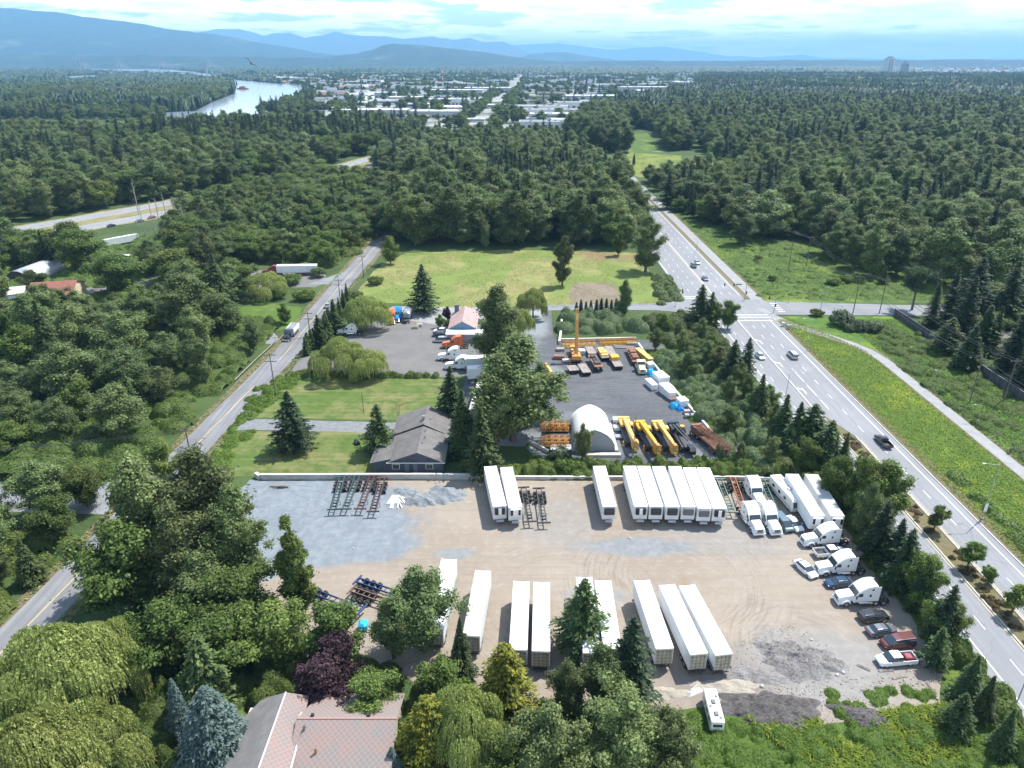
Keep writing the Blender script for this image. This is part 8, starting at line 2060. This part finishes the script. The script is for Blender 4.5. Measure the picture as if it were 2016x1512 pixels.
for (a, b, n, s, lab) in ((PL[0], PL[1], 3, 1.2, 'wires between the nearest pole of the local road and the thuja pole'), (PL[1], PL[2], 3, 1.0, 'wires between the thuja pole and the west yard pole'), (PL[2], PL[3], 2, .8, 'wires between the west yard pole and the dry field pole'), (PL0, PL[0], 3, 1.0, 'wires between the side road corner and the nearest verge pole'),
                          (PR[0], PR[2], 4, 2.5, 'wires over the meadow from the nearest left power pole to the crossroad'), (PR[1], PR[3], 4, 2.5, 'wires over the meadow from the nearest right power pole to the crossroad'), (PR[2], PR[5], 4, 2.5, 'wires from the left crossroad pole over the north meadow'), (PR[3], PR[4], 4, 2.5, 'wires from the right crossroad pole over the north meadow'),
                          (PR[0], PR[0] + Vector((12, -75, 0)), 4, 2.5, 'wires leaving the frame from the nearest left power pole'), (PR[1], PR[1] + Vector((12, -75, 0)), 4, 2.5, 'wires leaving the frame from the nearest right power pole'), (PR[4], PR[4] + Vector((-8, 150, -4)), 4, 3, 'wires running into the wood from the north meadow'),
                          (PL0, Vector((-160, 118, 9)), 3, 1.5, 'wires crossing the scrub along the side road')):
    wires(a, b, n, s, lab, gw)
def lamp(px, py, h, label, arm=-3.0, group='street lamps of the highway', r=.10, sign=False, double=False):
    p = G(px, py); t = thing('street_lamp', label, 'street lamp', p, 0, group); MB().tube((0, 0, 0), (0, 0, h), r, r * .6, 8).build('pole', GALV, t)
    MB().tube((0, 0, h - .05), (arm, 0, h + .35), .05, .04, 6).build('arm', GALV, t); MB().bbox(min(arm, arm * 1.25), max(arm, arm * 1.25), -.15, .15, h + .28, h + .42, .04).build('lamp_head', mat('lamp_head', (0.55, 0.56, 0.57), .4), t); MB().box(-.2, .2, -.2, .2, 0, .3).build('base', KERB if False else M_KERB, t)
    if sign: MB().box(-.3, .3, -.14, -.11, 1.8, 3.6).build('sign_plate', WHITE, t)
    return t
lamp(1933, 1022, 12.0, 'tall street lamp with a sign plate in the meadow at the right', -2.6, sign=True)
lamp(1547, 780, HGT(1547, 780, 737), 'street lamp on the median kerb beside the compact firs', 3.0)
lamp(1590.5, 691, HGT(1590.5, 691, 629), 'street lamp at the right kerb just below the crossing', -2.5)
lamp(1613.7, 618, HGT(1613.7, 618, 567), 'lamp post beside the small bright shrub at the crossroad', 1.2)
lamp(1371, 494, HGT(1371, 494, 470), 'street lamp on the dirt strip beyond the crossing', -2.2)
lamp(1925, 829, HGT(1925, 829, 799), 'thin lamp beside the shared path', -1.6, r=.06)
lamp(1844, 765, 5.0, 'short lamp beside the shared path nearer the fence poles', -1.4, r=.06)
lamp(1552, 596, 6.5, 'slim lamp on the grass island at the crossing', 1.0, r=.06)
lamp(2000, 1388, 8.5, 'dark lamp post cut by the right edge at the bottom', 2.4)
lamp(1329, 604, HGT(1329, 604, 565), 'lamp on the left kerb of the highway crossing', 2.0)
def signal(px, py, h, arm, label, sign=False, heads=2, ang=0):
    p = G(px, py); t = thing('traffic_signal', label, 'traffic light', p, ang, 'traffic lights of the crossing'); MB().tube((0, 0, 0), (0, 0, h), .14, .1, 8).build('pole', GALV, t)
    MB().tube((0, 0, h - .4), (arm, 0, h), .07, .05, 6).build('mast_arm', GALV, t)
    def head(x, z, y=0):
        b = MB().bbox(x - .2, x + .2, y - .15, y + .15, z - .55, z + .55, .04).build('signal_head', mat('signal_black', (0.03, 0.03, 0.03), .5), t)
        for k, c in enumerate(((0.28, 0.02, 0.02), (0.25, 0.15, 0.01), (0.01, 0.12, 0.05))): MB().tube((x, y - .2, z + .33 - k * .33), (x, y - .14, z + .33 - k * .33), .11, .11, 8).build('lens', mat('lens_%d' % k, c, .3), b)
    for k in range(heads): head(arm * (1 - .42 * k), h - .45)
    head(.35, 2.8)
    if sign: MB().box(arm * .36 - 1.0, arm * .36 + 1.0, -.09, -.05, h - .55, h - .1).build('street_sign', mat('sign_green', (0.01, 0.22, 0.12), .5), t)
signal(1466, 591, HGT(1466, 591, 558), -8.0, 'traffic light with a long arm and green name sign across the highway', True)
signal(1523, 616, HGT(1523, 616, 587), -2.4, 'traffic light at the right corner of the crossing', heads=1, ang=-.9)
signal(1341, 590, 4.0, .1, 'short traffic light on the left side of the crossing', heads=1)
for (px, py, lab, c) in ((1541, 643, 'pale utility cabinet beside the shared path, left of two', (0.55, 0.56, 0.56)), (1552, 648, 'grey utility cabinet beside the shared path, right of two', (0.34, 0.36, 0.37))):
    t = thing('utility_cabinet', lab, 'cabinet', G(px, py)); MB().bbox(-.5, .5, -.35, .35, .12, 1.5, .05).build('housing', mat('cab_%d' % px, c, .5, metal=.3), t); MB().box(-.6, .6, -.45, .45, 0, .12).build('plinth', M_KERB, t)
t = thing('street_sign', 'small sign post on the verge of the side road at the left', 'sign', G(189, 1010)); MB().tube((0, 0, 0), (0, 0, 2.6), .04, .04, 6).build('post', GALV, t); MB().box(-.45, .45, -.03, .03, 2.35, 2.6).build('plate', mat('sign_teal', (0.02, 0.14, 0.2), .5), t)

# ------------------------------------------------------------------ heaps, debris, small things
def heap(name, poly_c, rx, ry, h, m, label, seed, cat='heap', rough=.12, rz=0.0, n=46, kind=None):
    g = np.random.default_rng(seed); vs = []; fs = []; c = Vector(poly_c)
    ph = g.uniform(0, 6, 12); fr = g.uniform(.6, 3.2, 12); an = g.uniform(0, 6.28, 12)
    for j in range(n):
        for i in range(n):
            u_, v_ = i / (n - 1) * 2 - 1, j / (n - 1) * 2 - 1; d = math.hypot(u_, v_); a = math.atan2(v_, u_); lim = .80 + .10 * math.sin(a * 3 + ph[0]) + .07 * math.sin(a * 7 + ph[1]) + .05 * math.sin(a * 13 + ph[2]); f = max(0, 1 - d / lim)
            x, y = u_ * rx, v_ * ry; s = sum(math.sin((x * math.cos(an[k]) + y * math.sin(an[k])) * fr[k] + ph[k]) for k in range(12)) / 12
            z = h * (f ** .75) * (1 + s * .9) + (g.normal() * rough * min(1, f * 5)) if f > 0 else -.03
            cr, sr = math.cos(rz), math.sin(rz); vs.append((x * cr - y * sr, x * sr + y * cr, max(z, .01) if f > 0 else -.03))
    fs = [(j*n+i, j*n+i+1, (j+1)*n+i+1, (j+1)*n+i) for j in range(n-1) for i in range(n-1)]
    o = MB().add(vs, fs).build(name, m, smooth=True, fix=False); o.location = (c.x, c.y, 0); return tag(o, label, cat, kind=kind)
SOILG = m_soil('spoil_grey', (0.235, 0.22, 0.215), (0.36, 0.345, 0.33), .8, 1.0); SOILD = m_soil('spoil_dark', (0.12, 0.108, 0.105), (0.19, 0.175, 0.17), .8, 1.0); GRAV = m_soil('crushed_stone', (0.22, 0.245, 0.26), (0.34, 0.365, 0.38), 1.5, 1.0); SAND = m_soil('sand_pale', (0.36, 0.32, 0.26), (0.44, 0.40, 0.34), .8, .6)
heap('spoil_heap', G(1575, 1300), 7.5, 4.6, 1.3, SOILG, 'pale grey spoil heap with a dark hollow at the lower right of the yard', 3, rz=-.25, rough=.12, n=80)
heap('spoil_heap', G(1520, 1400), 8.5, 4.2, 1.4, SOILD, 'dark spoil heap stretching left to right below the pale one', 4, rz=-.12, rough=.10, n=80)
heap('spoil_heap', G(1700, 1415), 5.0, 2.6, 1.0, SOILD, 'small dark spoil heap amid the yellow green weeds', 5, rz=-.5, rough=.09, n=60)
heap('spoil_heap', G(1480, 1330), 6.5, 2.0, .5, SOILG, 'low ridge of pale spoil in front of the blue striped trailer', 6, rz=-.1, rough=.06)
heap('gravel_heap', G(828, 985), 4.3, 3.0, 1.3, GRAV, 'round heap of crushed grey stone near the white pipes', 7, rough=.03)
heap('gravel_heap', G(875, 975), 5.2, 4.2, 1.4, GRAV, 'larger heap of crushed stone next to the left end trailer', 8, rough=.03)
heap('gravel_heap', G(800, 968), 3.2, 1.8, .8, GRAV, 'low heap of crushed stone against the concrete wall', 9, rough=.03)
heap('sand_heap', G(1430, 1352), 6, 1.8, .5, SAND, 'low sandy bank in front of the near trailers at the right', 10, rough=.04)
heap('sand_heap', G(1300, 1365), 5, 1.5, .5, SAND, 'low sandy bank below the broad dark fir', 12, rough=.04)
def rubble(poly, n, m, label, seed, s0=.08, s1=.35, core=None):
    g = np.random.default_rng(seed); A = np.array(poly); Q = g.uniform(A.min(0), A.max(0), (n * 3, 2)); Q = Q[in_poly(Q, poly)][:n]; V = []; F = []
    for q in Q:
        s = s0 + (s1 - s0) * g.uniform() ** 3; a = g.uniform(0, 6.28); b = len(V)
        for k in range(4): V.append((q[0] + s * math.cos(a + k * 1.57) * g.uniform(.6, 1.2), q[1] + s * math.sin(a + k * 1.57) * g.uniform(.6, 1.2), -.02))
        for k in range(4): V.append((q[0] + s * .5 * math.cos(a + k * 1.57 + .3), q[1] + s * .5 * math.sin(a + k * 1.57 + .3), s * g.uniform(.4, .9)))
        F += [(b + k, b + (k + 1) % 4, b + 4 + (k + 1) % 4, b + 4 + k) for k in range(4)] + [(b + 4, b + 5, b + 6, b + 7)]
    return tag(link(bpy.data.objects.new('rubble', np_mesh('rubble', V, np.array(F), m))), label, 'rubble', kind='stuff')
rubble([tuple(p) for p in GP((1340, 1330), (1480, 1250), (1560, 1225), (1660, 1290), (1680, 1345), (1560, 1385), (1440, 1360))], 2200, SOILG, 'clods and stones strewn round the pale spoil heap', 1, .04, .14)
rubble([tuple(p) for p in GP((1430, 1370), (1600, 1350), (1780, 1390), (1760, 1440), (1650, 1460), (1500, 1440))], 1500, SOILD, 'dark clods strewn over the lower spoil heaps', 2, .04, .14)
rubble([tuple(p) for p in GP((1640, 1340), (1850, 1310), (1850, 1360), (1700, 1370))], 350, SAND, 'pale debris along the edge of the lower right weeds', 3, .06, .25)
rubble([tuple(p) for p in GP((455, 945), (900, 950), (900, 1010), (560, 1080), (460, 1010))], 900, GRAV, 'coarse stones scattered on the blue grey gravel', 4, .04, .12)
thicket('weeds', GP((1625, 1362), (1690, 1372), (1725, 1440), (1700, 1460), (1660, 1420)), 'green weeds growing between the dark spoil heaps', L_WEED, .3, .9, (.6, 1.2), 24, .13, .6, seed=41, cell=.3, cat='weeds')
thicket('weeds', GP((1690, 1372), (1800, 1345), (1850, 1375), (1800, 1400), (1740, 1392)), 'green weeds along the near edge of the gravel yard', L_WEED, .3, .9, (.6, 1.2), 24, .13, .5, seed=42, cell=.3, cat='weeds')
# white pipes
t = thing('pipe_heap', 'heap of white plastic pipes and sheets beside the dark red chassis', 'pipes', G(778, 985)); PW_ = mat('pipe_white', (0.78, 0.78, 0.77), .4); g = random.Random(4)
q = MB().loft([[(-1.6, -1.4, .1), (.9, -1.2, .1), (.6, 1.5, .1), (-.9, 1.7, .1)], [(-1.2, -1.0, .45), (.5, -.9, .4), (.3, 1.0, .5), (-.7, 1.2, .45)]]); q.build('sheets', PW_, t)
for k in range(9):
    x, y, a = g.uniform(-.8, 1.2), g.uniform(-1.2, .8), g.uniform(-1.9, -.7); MB().tube((x, y, .5), (x + math.cos(a) * 2.0, y + math.sin(a) * 2.0, .12), .11, .11, 8).build('pipe', PW_, t)
for k, (x, y, L, a) in enumerate(((.2, 1.4, 3.0, -.55), (2.4, .4, 3.4, -.5))): MB().tube((x, y, .2), (x + math.cos(a) * L, y + math.sin(a) * L, .2), .16, .16, 8).build('pipe', PW_, t)
t = thing('log_pile', 'weathered timbers lying on the blue grey gravel near the wall', 'timber', G(553, 960)); m = MB(); [m.obox((g.uniform(-1, 1), g.uniform(-.3, .3), .12 + .1 * k), (g.uniform(2, 3.2), .22, .12), g.uniform(-.1, .1)) for k in range(5)]; m.build('planks', mat('old_wood', (0.22, 0.17, 0.13), .9, var=.3), t)
for i, (px, py, L, a, lab) in enumerate(((1745, 1322, 2.2, .1, 'splintered plank on the ground by the lower right pickup'), (1700, 1316, 1.8, -.6, 'crooked branch lying below the lower right pickup'), (1837, 1360, 3.2, 1.5, 'grey log standing out of the weeds at the lower right'), (1855, 1440, 3.6, -.35, 'bundle of bleached branches in the lower right weeds'), (1770, 1335, 2.0, .3, 'pale board at the edge of the lower right weeds'))):
    t = thing('scrap_timber', lab, 'timber', G(px, py), a); m = MB(); [m.tube((-L/2, k * .12, .08 + .05 * k), (L/2, k * .16 - .1, .12 + .04 * k), .07, .05, 5) for k in range(3)]; m.build('wood', mat('old_wood2', (0.33, 0.28, 0.24), .9, var=.3), t)
for i, (px, py, s) in enumerate(((695, 1080, .25), (607, 991, .2), (1240, 1060, .3), (1597, 1260, .3), (1460, 1238, .18), (742, 1013, .25), (695, 1012, .25), (900, 985, .3), (1660, 1325, .4), (1648, 1330, .35), (1500, 1352, .4), (1380, 1300, .25), (1120, 1090, .15), (1330, 1070, .15))):
    m = MB(); p = G(px, py); gg = random.Random(i); m.loft([[(s * math.cos(a) * gg.uniform(.7, 1.1), s * math.sin(a) * gg.uniform(.7, 1.1), 0) for a in [k * math.pi / 3 for k in range(6)]], [(s * .6 * math.cos(a), s * .6 * math.sin(a), s * .7) for a in [k * math.pi / 3 for k in range(6)]]]); o = m.build('stone', M_KERB); o.location = p; tag(o, 'loose pale stone lying on the open gravel yard', 'stone', 'loose stones on the yard')
# silver tank by the pickup
t = thing('metal_tank', 'dented silver tank lying behind the lower right white pickup', 'tank', G(1822, 1307), .4); MB().tube((-.9, 0, .65), (.9, 0, .65), .62, .62, 16).build('drum', mat('tank_silver', (0.55, 0.57, 0.6), .3, metal=.8), t); MB().box(-.7, -.5, -.5, .5, 0, .15).box(.5, .7, -.5, .5, 0, .15).build('cradle', FRAME, t); MB().tube((-.3, 0, 1.2), (-.3, 0, 1.45), .16, .14, 8).build('cap', BLACK, t)
t = thing('tarpaulin_heap', 'crumpled dark blue tarpaulin between pickup and silver tank', 'tarpaulin', G(1812, 1290)); MB().loft([[(-.7, -.5, 0), (.8, -.4, 0), (.6, .6, 0), (-.6, .5, 0)], [(-.3, -.2, .7), (.35, -.1, .6), (.2, .3, .75), (-.2, .25, .6)]]).build('cover', mat('tarp_navy', (0.02, 0.04, 0.14), .6), t)
t = thing('tarpaulin_heap', 'small blue tarpaulin glimpsed left of the big round tree', 'tarpaulin', G(716, 1238)); MB().bbox(-.7, .7, -.8, .8, 0, 1.4, .3).build('cover', TARPL, t)
# pallets under the trailer, lawn tractor, ladder
t = thing('pallet_fence', 'row of upright pale slats beside the near trailers', 'pallet', G(1094, 1330), .05); m = MB(); [m.box(-1.6 + k * .32, -1.45 + k * .32, -.05, .05, 0, 1.0) for k in range(11)]; m.build('slats', mat('slat_pale', (0.5, 0.46, 0.4), .9), t); MB().box(-1.65, 1.8, .05, .12, .25, .35).box(-1.65, 1.8, .05, .12, .7, .8).build('rails', DECK, t)
t = thing('lawn_tractor', 'black ride-on mower standing on the front lawn', 'mower', G(703, 874), .6); MB().bbox(-.45, .45, -.8, .2, .35, .75, .08).bbox(-.35, .35, .2, 1.0, .35, .95, .1).build('body', PAINTS['black'], t); MB().bbox(-.28, .28, -.75, -.6, .75, 1.25, .05).bbox(-.28, .28, -.65, -.2, .72, .85, .04).build('seat', GREYP, t)
MB().bbox(-.65, .65, -.25, .55, .12, .3, .04).build('mower_deck', BLACK, t)
for s in (-1, 1): wheel(t, s * .5, -.55, .3, .2); wheel(t, s * .45, .75, .2, .15)
for k in range(2):
    a, b = G(780 + k * 6, 798 + k * 2), G(797 + k * 2, 817); t = thing('scaffold_pole', 'orange pole leaning on the grey roofed house, %s one' % ('left' if k == 0 else 'right'), 'pole', (0, 0, 0)); MB().tube((a.x, a.y, .1), (b.x, b.y, 3.1), .07, .07, 6).build('tube', mat('pole_orange', (0.6, 0.2, 0.03), .5), t); MB().tube((a.x, a.y, .0), (a.x, a.y, .12), .12, .12, 6).build('foot', BLACK, t)
t = thing('scrap_pile', 'white and blue scrap lying by the old camper', 'scrap', G(1368, 1362), .4); MB().loft([[(-1.2, -.5, 0), (1.3, -.4, 0), (1.0, .5, 0), (-1, .4, 0)], [(-.8, -.2, .4), (.7, -.2, .35), (.5, .2, .5), (-.5, .2, .4)]]).build('sheet', WHITE, t); MB().tube((-.6, .2, .4), (.9, .5, .5), .08, .08, 6).build('rod', STEEL, t)

# ------------------------------------------------------------------ person and dog on the path, bird in the air
SKIN = mat('skin', (0.45, 0.28, 0.20), .6); DARKC = mat('cloth_dark', (0.05, 0.05, 0.06), .9); GREYC = mat('cloth_grey', (0.22, 0.23, 0.25), .9)
def skin_body(name, verts, edges, radii, m, parent, sub=1, root=0):
    me = bpy.data.meshes.new(name); me.from_pydata(verts, edges, []); o = link(bpy.data.objects.new(name, me)); setparent(o, parent); me.materials.append(m)
    md = o.modifiers.new('skin', 'SKIN'); md.use_smooth_shade = True
    for v, r in zip(me.skin_vertices[0].data, radii): v.radius = r if isinstance(r, tuple) else (r, r)
    me.skin_vertices[0].data[root].use_root = True; s = o.modifiers.new('sub', 'SUBSURF'); s.levels = sub; s.render_levels = sub; return o
p = G(1988, 892); t = thing('person', 'person in dark trousers and grey top walking along the shared path', 'person', p, .35)
V = [(0, 0, .95), (0, .02, 1.2), (0, .03, 1.42), (0, .05, 1.55), (0, .07, 1.66), (.2, .03, 1.42), (.27, -.08, 1.14), (.25, .12, .94), (-.2, .03, 1.42), (-.26, .10, 1.14), (-.22, .32, 1.02), (.1, 0, .9), (.12, .18, .5), (.12, .12, .08), (.12, .28, .05), (-.1, 0, .9), (-.12, -.08, .5), (-.12, -.30, .14), (-.12, -.20, .05)]
E = [(0, 1), (1, 2), (2, 3), (3, 4), (2, 5), (5, 6), (6, 7), (2, 8), (8, 9), (9, 10), (0, 11), (11, 12), (12, 13), (13, 14), (0, 15), (15, 16), (16, 17), (17, 18)]
skin_body('body', V, E, [(.16, .11), (.15, .11), (.16, .1), .055, .10, .06, .045, .035, .06, .045, .035, .09, .065, .05, .04, .09, .065, .05, .04], SKIN, t)
skin_body('jacket', [(0, 0, .98), (0, .02, 1.2), (0, .03, 1.40), (.21, .03, 1.41), (.275, -.08, 1.14), (.26, .08, .98), (-.21, .03, 1.41), (-.265, .10, 1.14), (-.235, .27, 1.04)], [(0, 1), (1, 2), (2, 3), (3, 4), (4, 5), (2, 6), (6, 7), (7, 8)], [(.18, .13), (.17, .13), (.17, .12), .075, .06, .05, .075, .06, .05], GREYC, t)
skin_body('trousers', [(0, 0, .95), (.1, 0, .88), (.12, .18, .5), (.12, .12, .12), (-.1, 0, .88), (-.12, -.08, .5), (-.12, -.28, .18)], [(0, 1), (1, 2), (2, 3), (0, 4), (4, 5), (5, 6)], [(.17, .12), .105, .08, .065, .105, .08, .065], DARKC, t)
MB().loft([[(.105 * math.cos(a), .06 + .115 * math.sin(a), z) for a in [k * math.pi / 5 for k in range(10)]] for z in (1.66, 1.74)] + [[(.05 * math.cos(a), .06 + .05 * math.sin(a), 1.79) for a in [k * math.pi / 5 for k in range(10)]]]).build('hair', BLACK, t)
p = G(1984, 894.5); t = thing('dog', 'small dark dog trotting beside the walking person', 'dog', p, .35)
skin_body('body', [(0, -.2, .36), (0, .05, .36), (0, .22, .38), (0, .33, .5), (0, .45, .48), (.07, .2, .2), (.07, .22, .02), (-.07, .2, .2), (-.07, .14, .02), (.07, -.22, .24), (.07, -.28, .02), (-.07, -.22, .24), (-.07, -.16, .02), (0, -.34, .44), (0, -.42, .56)],
          [(0, 1), (1, 2), (2, 3), (3, 4), (2, 5), (5, 6), (2, 7), (7, 8), (0, 9), (9, 10), (0, 11), (11, 12), (0, 13), (13, 14)], [(.09, .1), (.1, .11), (.1, .12), .07, .035, .04, .025, .04, .025, .05, .025, .05, .025, .025, .015], DARKC, t)
MB().add([(.05, .34, .56), (.08, .37, .55), (.07, .34, .64)], [(0, 1, 2)]).add([(-.05, .34, .56), (-.08, .37, .55), (-.07, .34, .64)], [(0, 1, 2)]).build('ears', DARKC, t, fix=False)
# bird: flying between camera and river
dx, dy = (494 - 1008) / FPX, (756 - 125) / FPX; D = 42.0; BP = Vector((D * dx / (CP + dy * SP), D, CAM_H + D * (-SP + dy * CP) / (CP + dy * SP)))
t = thing('bird', 'dark bird gliding in the air above the river bend', 'bird', BP, 0); t.rotation_euler = (.2, .75, .5)
FEA = mat('feathers', (0.012, 0.014, 0.02), .7)
skin_body('body', [(0, -.16, 0), (0, -.05, 0), (0, .08, .01), (0, .16, .03), (0, .21, .03)], [(0, 1), (1, 2), (2, 3), (3, 4)], [.012, .05, .05, .032, .01], FEA, t)
for s in (-1, 1):
    MB().loft([[(s * .03, .08, .02), (s * .03, -.06, .01), (s * .03, -.06, .025), (s * .03, .08, .035)], [(s * .2, .11, .08), (s * .2, -.05, .07), (s * .2, -.05, .08), (s * .2, .11, .09)], [(s * .4, .02, .06), (s * .42, -.06, .05), (s * .42, -.06, .055), (s * .4, .02, .065)]]).build('wing', FEA, t)
MB().loft([[(-.03, -.15, -.004), (.03, -.15, -.004), (.03, -.15, .004), (-.03, -.15, .004)], [(-.07, -.3, -.004), (.07, -.3, -.004), (.07, -.3, .004), (-.07, -.3, .004)]]).build('tail', FEA, t)
for k in list(PROTO):   # kinds that found no place leave the scene
    if not PROTO[k]['used']:
        r_ = PROTO[k]['root']
        for c in KIDS.get(r_.name, []): bpy.data.objects.remove(c)
        bpy.data.objects.remove(r_); print('unused', k)
# ------------------------------------------------------------------ the air
def build_haze():
    m = bpy.data.materials.new('haze_air'); m.use_nodes = True
    t = m.node_tree; t.nodes.clear()
    o = t.nodes.new('ShaderNodeOutputMaterial'); p = t.nodes.new('ShaderNodeVolumePrincipled')
    p.inputs['Color'].default_value = (0.30, 0.64, 1.0, 1); p.inputs['Density'].default_value = 6.8e-5
    p.inputs['Anisotropy'].default_value = 0.0
    t.links.new(p.outputs[0], o.inputs['Volume'])
    o_ = MB().box(-43000, 43000, -400, 43000, -3, 960).build('haze', m)
    tag(o_, kind='stuff', label='pale blue haze filling the air out to the mountains', cat='haze')
build_haze()
